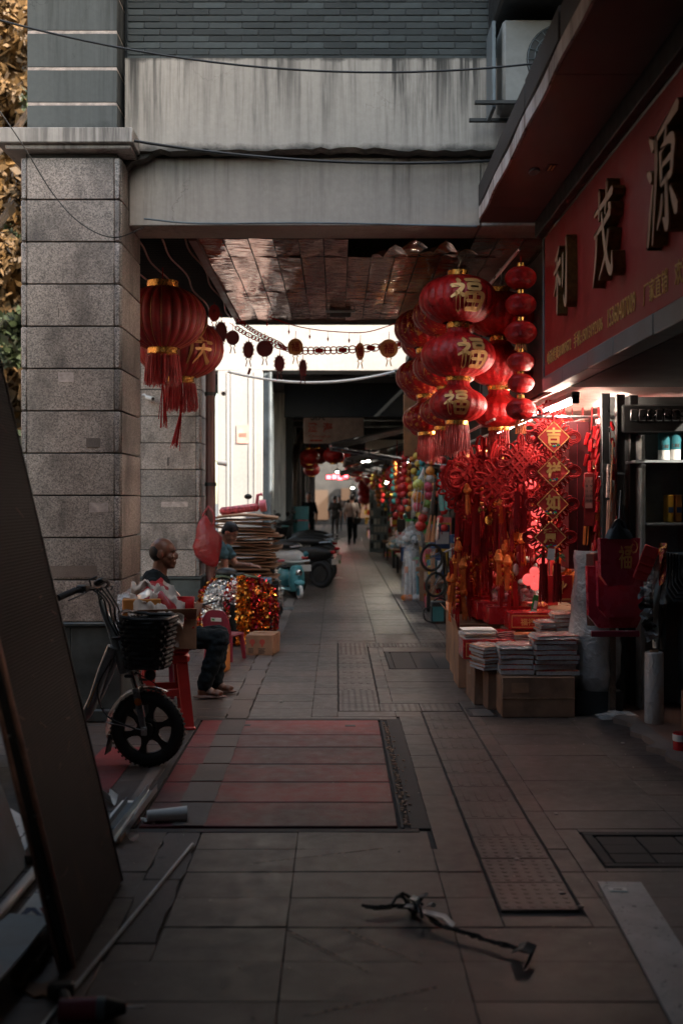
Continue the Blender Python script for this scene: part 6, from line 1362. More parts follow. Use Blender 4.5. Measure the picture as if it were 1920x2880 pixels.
# walkers far down the arcade
def walker(label, x, y, h, top, legs, back=True, step=.16, bag=False, skin='skin', rz=0, hair='short'):
    s = h/1.7; f = (0, 1) if back else (0, -1); k = 1 if back else -1
    p = head((0, 0, 1.58), 1, f, 0, hair, (0, 0, 1.42))
    p += [('tee', 'e', (0, 0, 1.24), (.18, .11, .20)), ('tee', 'e', (0, 0, 1.02), (.155, .10, .17)), ('tee', 'c', (-.17, 0, 1.38), (-.24, .02, 1.10), .055, .05), ('tee', 'c', (.17, 0, 1.38), (.24, .02, 1.10), .055, .05), ('skin', 'c', (-.24, .02, 1.10), (-.23, .08, .86), .04, .028), ('skin', 'c', (.24, .02, 1.10), (.23, -.02, .86), .04, .028),
          ('jeans', 'e', (0, 0, .88), (.17, .12, .12)), ('jeans', 'c', (-.09, 0, .84), (-.09, step*.5, .46), .085, .06), ('jeans', 'c', (-.09, step*.5, .46), (-.09, step*.7, .09), .058, .045), ('jeans', 'c', (.09, 0, .84), (.09, -step*.3, .46), .085, .06), ('jeans', 'c', (.09, -step*.3, .46), (.09, -step*1.1, .11), .058, .045), ('shoe', 'e', (-.09, step*.7+.05*k, .04), (.045, .12, .045)), ('shoe', 'e', (.09, -step*1.1+.05*k, .06), (.045, .12, .045))]
    p += hand((-.23, .08, .86), (0, .15, -1), (1, 0, 0), 1) + hand((.23, -.02, .86), (0, -.1, -1), (-1, 0, 0), 1)
    o = body('person', label, p, {'skin': skin, 'hair': 'hair', 'brow': 'hair', 'tee': top, 'jeans': legs, 'shoe': 'black'}, .016, 2, (x, y, 0), rz); o.scale = (s,)*3
    if bag:
        b = thing('shoulder_bag', 'black shoulder bag carried by the woman in the pale top', 'bag', (x+.17*s, y-.12, .82*s)); MB().cbox((0, 0, 0), (.26, .1, .22), .03).obj('body', MT['black'], b); MB().tube([(-.10, .0, .1), (-.20, .02, .55), (-.22, .12, .58), (.1, .12, .1)], .012, 5).obj('strap', MT['black'], b)
    return o
walker('woman in a pale top with a black shoulder bag walking away', .49, 37, 1.66, 'shirt_pale', 'jeans', True, .16, True)
walker('dark clothed walker just left of the woman with the bag', -.08, 43, 1.65, 'black', 'black', True, .1)
walker('walker in dark clothes half hidden behind the woman with the bag', .62, 42, 1.78, 'tee_dark', 'jeans', True, .12)
walker('person in dark top standing by the blue crates', -.85, 34, 1.7, 'tee_dark', 'jeans', False, .05); walker('person in a pink top sitting low by the blue crates', -.95, 31.5, 1.15, 'pink', 'jeans', True, .05)
walker('distant walker in a pale top near the lit end of the arcade', .1, 52, 1.62, 'shirt_pale', 'black', False, .12)
from mathutils import noise
# ================================================================ electric bicycle
eb = thing('electric_bicycle', 'grey electric bicycle with a black basket parked by the granite pillar', 'bicycle', (-1.09, 6.48, 0), R(-7))
def wheel(px, r, parent):
    w = thing_part = mk('front_wheel' if px == 0 else 'rear_wheel', None, parent, (px, 0, r))
    mb = MB(); rt = .036
    mb.tube([((r-rt)*math.cos(a), 0, (r-rt)*math.sin(a)) for a in [2*PI*i/40 for i in range(40)]], rt, 12, True); mb.obj('tyre', MT['rubber'], w, 60)
    mb = MB()
    for k in range(46): a = 2*PI*k/46; c = Vector((math.cos(a), 0, math.sin(a))); mb.bar(c*(r-.001)+Vector((0, -.024, 0)), c*(r-.001)+Vector((0, .024, 0)), .012, .006, 0, c)
    mb.obj('tread', MT['rubber'], w)['kind'] = 'stuff'
    mb = MB(); ro = r-2*rt+.008
    mb.tube([(ro*math.cos(a), 0, ro*math.sin(a)) for a in [2*PI*i/40 for i in range(40)]], .016, 8, True); mb.tube([(.05*math.cos(a), 0, .05*math.sin(a)) for a in [2*PI*i/20 for i in range(20)]], .02, 8, True)
    for k in range(6): a = 2*PI*k/6+.3; c = Vector((math.cos(a), 0, math.sin(a))); d_ = Vector((-c.z, 0, c.x)); mb.slab(2, 4, lambda u, v, c=c, d_=d_: tuple(c*(.04+(ro-.035)*v)+d_*(u-.5)*(.075-.045*math.sin(v*PI))+Vector((0, -.012, 0))), (0, .024, 0)); 
    mb.obj('rim', MT['black'], w); MB().cyl((0, -.045, 0), (0, .045, 0), .042, n=20).obj('hub', MT['black'], w)
wheel(0, .217, eb); wheel(-1.14, .217, eb)
for s in (-1, 1):
    y = s*.062
    MB().tube([(0, y, .217), (-.012, y, .25), (-.055, y, .46)], [.017, .017, .021], 10).obj('fork_leg', MT['bike_grey'], eb); MB().cyl((-.053, y, .45), (-.135, y, .73), .0135, n=10).obj('stanchion', MT['chrome'], eb)
    MB().cyl((-.083, y, .555), (-.135, y, .735), .0225, .021, 12).obj('spring_cover', MT['bike_grey'], eb); MB().cbox((0, y*1.25, .217), (.035, .012, .05), .004).obj('dropout', MT['alu'], eb); MB().cyl((0, y*1.35, .217), (0, y*1.55, .217), .011, n=6).obj('axle_nut', MT['steel'], eb)
MB().bar((-.09, -.085, .53), (-.09, .085, .53), .05, .02, .006).obj('lower_clamp', MT['black'], eb); MB().bar((-.16, -.085, .745), (-.16, .085, .745), .06, .018, .006).obj('upper_clamp', MT['black'], eb)
MB().tube([(-.135, 0, .535), (-.205, 0, .76)], [.032, .029], 14).obj('head_tube', MT['bike_grey'], eb)
MB().tube([(-.205, 0, .757), (-.262, 0, .90), (-.283, 0, .955)], [.026, .022, .016], 12).obj('stem', MT['bike_grey'], eb); MB().cyl((-.275, 0, .93), (-.30, 0, 1.03), .014, n=10).obj('stem_riser', MT['chrome'], eb)
MB().tube(spline([(-.40, -.34, 1.00), (-.33, -.22, 1.035), (-.295, -.08, 1.03), (-.295, .08, 1.03), (-.33, .22, 1.035), (-.40, .34, 1.0)], 4), .012, 8).obj('handlebar', MT['black'], eb)
for s in (-1, 1):
    MB().tube([(-.345, s*.235, 1.032), (-.405, s*.345, .998)], .0185, 10).obj('grip', MT['rubber'], eb); MB().cbox((-.325, s*.185, 1.035), (.06, .06, .045), .008).obj('switch_box', MT['black'], eb)
    MB().tube([(-.31, s*.18, 1.03), (-.29, s*.25, 1.015), (-.34, s*.36, .985)], .005, 6).obj('brake_lever', MT['black'], eb)
MB().cbox((-.28, .0, 1.065), (.06, .11, .03), .008, Matrix.Rotation(-.5, 3, 'Y')).obj('display', MT['black'], eb); MB().tube([(-.30, -.10, 1.03), (-.31, -.11, 1.08), (-.27, -.10, 1.10)], .006, 6).obj('mirror_stub', MT['black'], eb)
for k in range(4): MB().tube(spline([(-.30+.01*k, -.10+.05*k, 1.03), (-.23+.012*k, -.10+.05*k, .97-.02*k), (-.215+.01*k, -.06+.035*k, .85), (-.16+.006*k, -.02+.012*k, .72), (-.14, .0, .60)], 5), .0055, 6).obj('brake_cable', MT['black'], eb)
MB().tube(spline([(-.20, -.03, .69), (-.26, -.02, .55), (-.33, -.01, .36), (-.40, 0, .27), (-.55, 0, .24), (-.85, 0, .25), (-.95, 0, .42)], 5), .032, 12).obj('frame_tube', MT['bike_grey'], eb)
MB().tube(spline([(-.19, .02, .63), (-.28, .02, .42), (-.36, .01, .29)], 5), .02, 10).obj('inner_tube', MT['bike_grey'], eb)
MB().cbox((-.225, -.036, .60), (.05, .003, .05), 0, Matrix.Rotation(.35, 3, 'Y')).obj('sticker', MT['wht_pl'], eb); MB().cbox((-.225, -.0385, .60), (.035, .002, .034), 0, Matrix.Rotation(.35, 3, 'Y')).obj('sticker_print', MT['print_dark'], eb)
MB().bar((-.275, -.034, .505), (-.345, -.034, .34), .004, .028, 0, (0, 1, 0)).obj('decal', MT['gold_p'], eb)
MB().box(-.82, -.42, -.13, .13, .205, .235, .012).obj('footboard', MT['teal'], eb)
mb = MB(); arc = [R(62)+R(128)*i/22 for i in range(23)]
mb.slab(22, 6, lambda u, v: ((.236+.012*math.sin(v*PI))*math.cos(R(62)+R(132)*u), -.05+.10*v, .217+(.236+.012*math.sin(v*PI))*math.sin(R(62)+R(132)*u)), (0, 0, -.002)); mb.obj('fender', MT['chrome'], eb, 60)
MB().slab(2, 4, lambda u, v: (-.225-.02*v+.004, -.052+.104*u, .17-.10*v), (.004, 0, 0)).obj('mudflap', MT['rubber'], eb)
MB().tube([(-.238, -.055, .26), (0, -.075, .222)], .003, 5).obj('fender_stay', MT['steel'], eb); MB().ball((-.033, -.085, .385), (.022, .01, .022), 12, 8).obj('reflector', M('amber_reflector', (.6, .16, .02), .2), eb)
hl = MB().ball((.02, -.02, .53), (.035, .03, .033), 14, 10).obj('headlight', MT['black'], eb); MB().tube([(-.05, 0, .50), (.0, -.01, .50)], .008, 6).obj('bracket', MT['black'], eb)
MB().tube(spline([(-.06, -.05, .55), (.06, -.02, .47), (-.02, 0, .42), (-.05, .02, .44)], 5), .003, 5).obj('lamp_wire', MT['black'], eb)
MB().tube(spline([(-.20, -.05, .62), (-.28, -.06, .45), (-.22, -.07, .30), (-.05, -.08, .23)], 6), .005, 6).obj('brake_hose', MT['black'], eb)
# basket: woven strips over a tapered tub
bmat = M('black_basket_weave', (.010, .010, .011), .75, bmp=.1); bk_ = mk('basket', None, eb, (0, 0, 0)); rows_ = 11
def ring(z, grow=0): 
    t = (z-.575)/(.86-.575); w = .105+.035*t+grow; d = .11+.035*t+grow; return [(.005+w*math.copysign(abs(math.cos(a))**.45, math.cos(a)), d*math.copysign(abs(math.sin(a))**.45, math.sin(a)), z) for a in [2*PI*(i+.5)/48 for i in range(48)]]
for k in range(rows_):
    z = .585+k*.0255; R0 = ring(z); mb = MB(); mb.tube([(x*(1+.06*math.cos(i*PI/2+k*PI)), y*(1+.06*math.cos(i*PI/2+k*PI)), zz) for i, (x, y, zz) in enumerate(R0)], .0135, 5, True); mb.obj('woven_strip', bmat, bk_)
mb = MB()
for i in range(0, 48, 2): a, b = ring(.58)[i], ring(.86)[i]; mb.tube([a, b], .006, 4)
mb.obj('uprights', MT['black'], bk_)['kind'] = 'stuff'
mb = MB(); rim = ring(.862, .004); mb.tube([(x, y, z+(.032*max(0, math.cos(y*9))*(x < -.05))) for x, y, z in rim], .011, 6, True); mb.obj('rim', MT['black'], bk_); mb = MB(); mb.add(ring(.582), [tuple(range(48))]); mb.add(ring(.572), [tuple(range(48))[::-1]]); mb.obj('base', MT['black'], bk_)
MB().tube([(-.11, 0, .62), (-.14, 0, .62)], .014, 6).obj('basket_mount', MT['black'], eb)
# rear end seen past the leaning board
MB().box(-.90, -.70, -.11, .11, .24, .60, .03).obj('battery_cover', MT['wht_pl'], eb)
for z in (.33, .42): MB().box(-.86, -.69, -.113, .113, z, z+.018, .004).obj('trim_band', MT['black'], eb)
MB().box(-.79, -.72, -.116, -.111, .205, .235, .002).obj('label', MT['yellow'], eb); MB().tube([(-.85, 0, .58), (-.92, 0, .74)], .022, 8).obj('seat_post', MT['chrome'], eb)
MB().cbox((-.93, 0, .77), (.30, .22, .08), .035).obj('seat', MT['black'], eb); MB().cbox((-1.18, 0, .66), (.34, .18, .02), .008).obj('rear_rack', MT['black'], eb)
for s in (-1, 1): MB().tube([(-.80, s*.05, .30), (-1.14, s*.07, .217)], .016, 8).obj('swing_arm', MT['bike_grey'], eb); MB().tube([(-1.05, s*.06, .64), (-1.14, s*.075, .23)], .013, 8).obj('shock', MT['steel'], eb)
MB().tube([(-.62, -.08, .22), (-.70, -.16, .0)], .012, 6).obj('kickstand', MT['black'], eb)
# ================================================================ tall red stool and its load
def stool(label, x, y, h, w, rz, m, cat='stool'):
    t = thing('plastic_stool', label, cat, (x, y, 0), rz); a = w*.36; b = w/2
    MB().box(-a-.01, a+.01, -a-.01, a+.01, h-.03, h, .014).obj('seat', MT[m], t)
    MB().box(-a*1.08, a*1.08, -a*1.08, a*1.08, h-.10, h-.028, .02).obj('skirt', MT[m], t)
    for sx in (-1, 1):
        for sy in (-1, 1):
            mb = MB(); p0 = Vector((sx*a*.96, sy*a*.96, h-.06)); p1 = Vector((sx*b*.92, sy*b*.92, .0)); n = 6
            mb.slab(6, 8, lambda u, v: tuple(p0.lerp(p1, v)+Vector((sx*.0-(sx*.07*(1-abs(2*u-1)*0) if u < .5 else 0)*(1-2*u), 0-(sy*.07 if u > .5 else 0)*(2*u-1), 0))), (-sx*.008, -sy*.008, 0)); mb.obj('leg', MT[m], t, 30)
            MB().cbox((p1.x-sx*.03, p1.y-sy*.03, .012), (.075, .075, .024), .008).obj('foot', MT[m], t)
    zz = h*.46; k = (a*.96+(b*.92-a*.96)*(1-zz/(h-.06)))-.02
    for s in (-1, 1): MB().box(-k, k, s*k-.008, s*k+.008, zz-.025, zz+.025, .004).obj('stretcher', MT[m], t); MB().box(s*k-.008, s*k+.008, -k+.012, k-.012, zz-.025, zz+.025, .004).obj('stretcher', MT[m], t)
    return t
stool('tall red plastic stool carrying the open carton behind the bicycle', -1.165, 7.62, .54, .40, R(12), 'red_pl'); 
carton('torn open carton on the tall red stool, loaded with cloth', -1.17, 7.60, .542, .40, .34, .20, R(14), 'card', True)
carton('small carton wrapped in clear plastic at the left of the loaded stool', -1.30, 7.50, .70, .25, .18, .18, R(8), 'card_o')
tag(MB().slab(12, 12, lambda u, v: (-1.46+.42*u, 7.40+.30*v, .90+.09*math.sin(u*2.6)*math.sin(v*3.0)*(1-u*.6)-.22*(abs(2*v-1)**3)-.12*u*u+.04*noise.noise((u*5, v*5, 2))), (0, 0, -.003)).obj('plastic_cover', MT['film']), 'crumpled clear plastic draped over the small wrapped carton', 'plastic')
from mathutils import noise
def draped(label, x0, x1, y0, y1, z, hgt, m, seed, name='red_cloth'):
    rg = random.Random(seed); ph = [rg.uniform(0, 6) for _ in range(6)]
    def fn(u, v):
        e = (math.sin(u*PI)*math.sin(v*PI))**.5
        return (x0+(x1-x0)*u+.02*math.sin(v*13+ph[0]), y0+(y1-y0)*v+.02*math.sin(u*14+ph[1]), z+hgt*e+.035*e*noise.noise((u*4, v*4, ph[2]))+.028*e*noise.noise((u*9, v*10, ph[3]))-.05*u)
    return tag(MB().slab(26, 22, fn, (0, 0, -.012)).obj(name, m, None, 70), label, 'cloth')
printcloth = flecked('red_cloth_cream_print', (.40, .02, .025), (.62, .54, .46), .56, 5.5)
pc = bpy.data.materials['red_cloth_cream_print']; 
draped('heap of red cloth with cream print piled on the open carton', -1.40, -1.02, 7.42, 7.74, .80, .20, printcloth, 4); 

from mathutils import noise
cf = MB().slab(30, 16, lambda u, v: (-1.37+.36*u, 7.36+.16*v+.05*noise.noise((u*5, v*4, 3)), .99-.20*(1-v)-.10*u*u+.05*noise.noise((u*6, v*5, 1))+.03*noise.noise((u*14, v*9, 7))), (0, .004, -.012)).obj('red_cloth', M('cream_red_cloth', (.5, .43, .37), .9, var=.1), None, 70)
tag(cf, 'crumpled cream fold of cloth over the front of the red heap', 'cloth')
# 
t = thing('red_paper_bag', 'red paper bag sagging over the right of the open carton', 'bag', (-1.02, 7.52, .72)); MB().slab(6, 8, lambda u, v: (-.07+.14*u, -.04+.02*math.sin(v*7+u*3), .17-.21*v), (0, .05, 0)).obj('bag', MT['redgloss'], t, 50)
t = thing('dark_pouch', 'black and grey plastic pouch lying in the open carton', 'bag', (-1.13, 7.50, .76)); MB().slab(8, 6, lambda u, v: (-.10+.2*u, -.06+.1*v, .05*math.sin(u*3)*math.sin(v*3)+.04-.05*u), (0, 0, -.012)).obj('pouch', MT['black'], t, 60)
MB().tube(spline([(-.10, -.06, .05), (0, -.07, .07), (.10, -.06, .0)], 5), .006, 5).obj('grey_edge', MT['alu'], t)
# ================================================================ child chair, boxes, tinsel
cc = thing('child_chair', 'small maroon plastic child chair in front of the tinsel', 'chair', (-1.07, 10.75, 0), R(158))
MB().box(-.14, .14, -.14, .14, .23, .255, .02).obj('seat', MT['maroon_pl'], cc)
for sx in (-1, 1):
    for sy in (-1, 1): MB().tube([(sx*.115, sy*.115, .24), (sx*.135, sy*.14, 0)], [.026, .02], 8).obj('leg', MT['maroon_pl'], cc); 
mb = MB(); mb.slab(12, 8, lambda u, v: (-.14+.28*u, .12+.05*v+.03*(1-math.cos((u-.5)*2)), .255+(.235*v)*(1-.42*abs(2*u-1)**4)), (0, .016, 0)); mb.obj('backrest', MT['maroon_pl'], cc, 50)
MB().cbox((0, .178, .40), (.11, .004, .035), 0, Matrix.Rotation(-.2, 3, 'X')).obj('label', MT['wht_pl'], cc); MB().cbox((.03, .1815, .40), (.03, .002, .02), 0, Matrix.Rotation(-.2, 3, 'X')).obj('label_print', MT['green'], cc)
for k in (-1, 0, 1): MB().cbox((k*.05, .159, .31), (.022, .012, .045), .01).obj('slot', MT['black'], cc)
carton('orange carton standing beside the seated man knees', -1.06, 10.05, 0, .17, .20, .24, R(-8), 'card_o')
def cprint(t, a, b, h):
    mb = MB()
    for x in (-.07, .03):
        mb.prism([(x+.028*math.cos(q), h*.66+.028*math.sin(q)) for q in [2*PI*i/14 for i in range(14)]], 0, .001, frame((0, -b-.0012, 0), (1, 0, 0), (0, 0, 1))); mb.prism([(x-.006, h*.42), (x+.006, h*.42), (x+.012, h*.55), (x-.012, h*.55)], 0, .001, frame((0, -b-.0012, 0), (1, 0, 0), (0, 0, 1)))
    mb.obj('flower_print', MT['print_red'], t)
    mb = MB()
    for k in range(4): mb.box(-.11, -.06, -b-.002, -b-.0008, .02+.014*k, .027+.014*k); mb.box(-.01, .05+.01*(k % 2), -b-.002, -b-.0008, .02+.014*k, .027+.014*k)
    mb.obj('small_print', MT['print_dark'], t)
carton('closed brown carton with red flower print alone on the paving', -.735, 11.2, 0, .27, .34, .20, R(-9), 'card', print_=cprint)
tc = thing('tinsel_cart', 'dark drum shaped cart under the tinsel garlands', 'cart', (-1.06, 12.05, 0)); MB().lathe([(0, .03), (.30, .03), (.36, .3), (.34, .6), (.2, .68), (0, .69)], 28, flip=True).obj('drum', MT['black'], tc)
MB().slab(8, 5, lambda u, v: (-.22+.44*u, -.2+.34*v, .715+.018*math.sin(u*9+v*4)), (0, 0, -.02)).obj('green_cover', M('olive_cloth', (.11, .15, .09), .7, var=.3), tc)
tm_ = {'silver': M('silver_tinsel', (.85, .84, .82), .36, 1, bmp=0), 'gold': M('gold_tinsel', (.80, .36, .06), .25, 1, bmp=0), 'red': M('red_tinsel', (.55, .03, .05), .25, .9, bmp=0), 'copper': M('copper_tinsel', (.70, .26, .05), .25, 1, bmp=0)}
def tinsel(label, a0, a1, mats, n, seed, z0=.02, z1=.72):
    rg = np.random.default_rng(seed); mb = MB()
    for _ in range(n):
        a = rg.uniform(a0, a1); z = rg.uniform(z0, z1); r = .36+.05*math.sin(z*5)-.16*max(0, (z-.52)/.2)**2+rg.uniform(-.01, .035); s = rg.uniform(.006, .017)
        c = np.array((r*math.sin(a), -r*math.cos(a), z)); u = rg.normal(size=3); u /= np.linalg.norm(u); v = np.cross(u, rg.normal(size=3)); v /= np.linalg.norm(v)
        mb.mi = int(rg.integers(len(mats))); mb.add([tuple(c-u*s-v*s*.6), tuple(c+u*s-v*s*.6), tuple(c+u*s+v*s*.6), tuple(c-u*s+v*s*.6)], [(0, 1, 2, 3)])
    o = mb.obj('tinsel_garland', [tm_[q] for q in mats], None, 0); o.location = (-1.06, 12.05, 0); tag(o, label, 'tinsel', 'tinsel garlands over the cart')
tinsel('red and gold tinsel at the far left of the cart', -1.6, -.98, ('red', 'gold', 'copper'), 800, 1); tinsel('broad bright silver tinsel garland on the left of the cart', -.98, -.28, ('silver',), 2300, 2, .04, .68); tinsel('mixed dark red tinsel between the silver and the gold', -.28, -.12, ('red', 'copper', 'silver'), 400, 3)
tinsel('narrow silver tinsel strand high in the middle of the cart', -.14, .06, ('silver', 'silver', 'red'), 300, 4, .44, .70); tinsel('long gold tinsel garland right of the middle of the cart', .04, .42, ('gold', 'gold', 'copper'), 1300, 5); tinsel('dark red tinsel strand between the gold garlands', .42, .60, ('red', 'red', 'copper'), 600, 6)
tinsel('gold and red tinsel with discs toward the right of the cart', .60, .95, ('gold', 'copper', 'red'), 900, 7); tinsel('crimson tinsel at the right edge of the cart', .95, 1.6, ('red', 'red', 'gold'), 1000, 8)
o = tag(MB().obj('x', MT['gold']), None) if False else None
for k in range(9):
    a = rnd(.45, 1.0); z = rnd(.2, .62); t = MB().lathe([(0, .004), (.028, .003), (.03, 0), (.028, -.003), (0, -.004)], 16, flip=True).obj('gold_disc', MT['gold'], tc, 40, (.41*math.sin(a), -.41*math.cos(a), z), (R(80), 0, a))
# red carrier bag on the pipe, bedding of clutter behind
rbg = thing('red_carrier_bag', 'big red plastic bag hanging from the brown downpipe', 'bag', (-1.40, 12.25, .80)); mb = MB()
mb.lathe([(.01, .56), (.05, .50), (.08, .42), (.115, .32), (.135, .22), (.13, .12), (.10, .04), (.05, .0), (0, -.01)], 36, ell=(1, .6)); mb.v = [(x*(1+.5*noise.noise((x*9, y*9, z*4)))+.05*noise.noise((z*6, x*3, 2))-.16*(z-.25), y*(1+.4*noise.noise((x*7, y*9, z*5))), z) for x, y, z in mb.v]; mb.obj('bag', MT['film_red'], rbg, 60)
for s in (-1, 1): MB().tube(spline([(s*.05, 0, .44), (s*.06, 0, .56), (0, .02, .66)], 5), .012, 5).obj('handle', MT['film_red'], rbg)
# stack of flattened cardboard on a trolley
hd = thing('flat_trolley', 'dark trolley under the flattened cardboard', 'trolley', (-1.15, 14.3, 0)); MB().box(-.40, .42, -.3, .4, .42, .47, .01).obj('deck', MT['black'], hd)
for sx in (-.34, .36):
    for sy in (-.24, .34): MB().cyl((sx, sy-.03, .09), (sx, sy+.03, .09), .09, n=16).obj('wheel', MT['rubber'], hd); MB().box(sx-.02, sx+.02, sy-.02, sy+.02, .1, .42).obj('post', MT['black'], hd)
for k in range(26):
    z = .475+k*.034; w = rnd(.66, .86); d = rnd(.5, .7); b = rnd(-.02, .02); c = rnd(-.015, .015)
    mb = MB(); mb.slab(5, 4, lambda u, v: ((u-.5)*w, (v-.5)*d, b*math.sin(u*4)+c*math.sin(v*5)-.05*(u-.4)**2*(k > 15)), (0, 0, -.016)); tag(mb.obj('flattened_carton', MT['card'], None, 40, (-1.17+rnd(-.06, .06), 14.3+rnd(-.05, .05), z), (rnd(-.02, .02), rnd(-.03, .05), rnd(-.15, .15))), ('flattened carton %s in the stack behind the bending man' % ('second', 'third', 'fourth', 'fifth', 'sixth', 'seventh', 'eighth', 'ninth', 'tenth')[24-k]).replace(' in the', ' from the top in the') if 16 <= k < 25 else ('lower', 'middle')[min(k//8, 1)]+' flattened brown carton in the stack behind the bending man', 'cardboard', 'flattened cartons stacked on the trolley')
bpy.data.objects['flattened_carton.025']['label'] = 'topmost flattened carton of the stack behind the bending man'; bpy.data.objects['flattened_carton']['label'] = 'lowest flattened carton of the stack behind the bending man'
ks = thing('kick_scooter', 'pink printed child kick scooter lying on the flattened cardboard', 'scooter', (-1.22, 14.2, 1.345)); MB().bar((-.26, 0, .03), (.24, 0, .09), .13, .10, .03).obj('deck', M('pink_print', (.62, .12, .14), .4, var=.5, scale=30), ks); MB().cyl((.25, -.05, .10), (.33, -.05, .11), .075, n=18).obj('wheel', MT['pink'], ks)
MB().tube([(.20, 0, .06), (.22, 0, .24), (.28, 0, .25)], .022, 8).obj('post', MT['pink'], ks); MB().ball((.10, -.02, .22), (.05, .03, .035), 12, 8).obj('bell', MT['black'], ks)
# clutter beyond: luggage, hand truck, child electric scooter, motorbikes, crates
def boxes(name, label, cat, lst, loc=(0, 0, 0), rz=0, group=None):
    t = thing(name, label, cat, loc, rz, group)
    for nm, m, b in lst: MB().box(*b, .01).obj(nm, MT[m] if isinstance(m, str) else m, t)
    return t
ck = M('plaid_cloth', (.08, .16, .22), .8, var=.9, scale=30)
boxes('plaid_bag', 'blue and red plaid bag under the bending man hands', 'bag', [('body', ck, (-.25, .22, -.2, .2, .35, .62)), ('strap', 'black', (.05, .12, -.206, -.201, .35, .62))], (-.98, 12.95, 0)); boxes('low_table', 'low dark table carrying the plaid bag and hat', 'table', [('top', 'black', (-.3, .34, -.25, .25, .30, .34)), ('leg', 'black', (-.28, -.24, -.22, -.18, 0, .3)), ('leg', 'black', (.26, .30, -.22, -.18, 0, .3)), ('leg', 'black', (-.28, -.24, .18, .22, 0, .3)), ('leg', 'black', (.26, .30, .18, .22, 0, .3))], (-.98, 12.95, 0))
t = thing('baseball_hat', 'black peaked hat lying on the tinsel cart cover', 'hat', (-1.18, 12.0, .73)); MB().ball((0, 0, .02), (.12, .09, .055), 16, 10).obj('crown', MT['black'], t); MB().cbox((.13, -.03, .01), (.12, .12, .012), .006).obj('brim', MT['black'], t)
boxes('black_bin', 'tall black bin beside the hand truck', 'bin', [('body', 'black', (-.09, .09, -.12, .12, 0, .72)), ('lid', 'black', (-.10, .10, -.13, .13, .725, .76))], (-.92, 15.0, 0)); carton('brown carton upright beside the black bin', -1.06, 14.9, 0, .14, .3, .62, 0, 'card_d')
ht = thing('hand_truck', 'silver hand truck leaning beside the child electric scooter', 'hand truck', (-.78, 15.6, 0))
for y in (-.14, .14): MB().tube([(.03, y, 0), (-.16, y+.1, 1.0), (-.22, y+.1, 1.08)], .018, 8).obj('rail', MT['steel'], ht)
for z in (.2, .5, .8): MB().tube([(.03-.18*z, -.14+.1*z, z), (.03-.18*z, .14+.1*z, z)], .012, 6).obj('rung', MT['steel'], ht)
MB().box(-.02, .18, -.15, .15, .0, .015).obj('toe_plate', MT['steel'], ht); tag(MB().bar((-.77, 15.9, .0), (-.90, 16.1, .72), .11, .02, .004, (1, 0, 0)).obj('plywood_sheet', MT['bark']), 'thin plywood sheet leaning by the child electric scooter', 'board')
ce = thing('toy_motor_scooter', 'pale turquoise child electric scooter with white wheel facing the walkway', 'scooter', (-.62, 17.3, 0), R(-68))
mb = MB(); mb.lathe([(0, .12), (.10, .12), (.13, .25), (.12, .40), (.085, .50), (0, .52)], 20, ell=(.8, 1.0), flip=True); mb.obj('front_body', MT['cyan'], ce); w = mk('front_wheel', None, ce, (.14, 0, .11)); MB().tube([(.085*math.cos(a), 0, .085*math.sin(a)) for a in [2*PI*i/24 for i in range(24)]], .028, 8, True).obj('tyre', MT['wht_pl'], w); MB().cyl((0, -.03, 0), (0, .03, 0), .06, n=16).obj('rim', MT['teal'], w)
MB().ball((.11, 0, .40), (.04, .055, .055), 14, 10).obj('headlight', MT['chrome'], ce); MB().tube([(.0, -.22, .58), (-.03, -.08, .56), (-.03, .08, .56), (.0, .22, .58)], .016, 8).obj('handlebar', MT['wht_pl'], ce); MB().cyl((.06, -.22, .59), (0, -.30, .58), .02, n=8).obj('grip', MT['pink'], ce); MB().ball((-.02, .16, .68), (.03, .045, .045), 10, 8).obj('mirror', MT['teal'], ce)
MB().ball((-.55, 0, .30), (.24, .11, .16), 16, 12).obj('rear_body', MT['cyan'], ce); MB().box(-.5, 0, -.09, .09, .1, .14, .02).obj('footboard', MT['cyan'], ce); MB().cbox((-.52, 0, .46), (.3, .16, .06), .03).obj('seat', MT['black'], ce); MB().cyl((-.6, -.03, .11), (-.6, .03, .11), .11, n=20).obj('rear_wheel', MT['wht_pl'], ce); MB().ball((.13, 0, .24), (.06, .09, .05), 12, 8).obj('mudguard', MT['cyan'], ce)
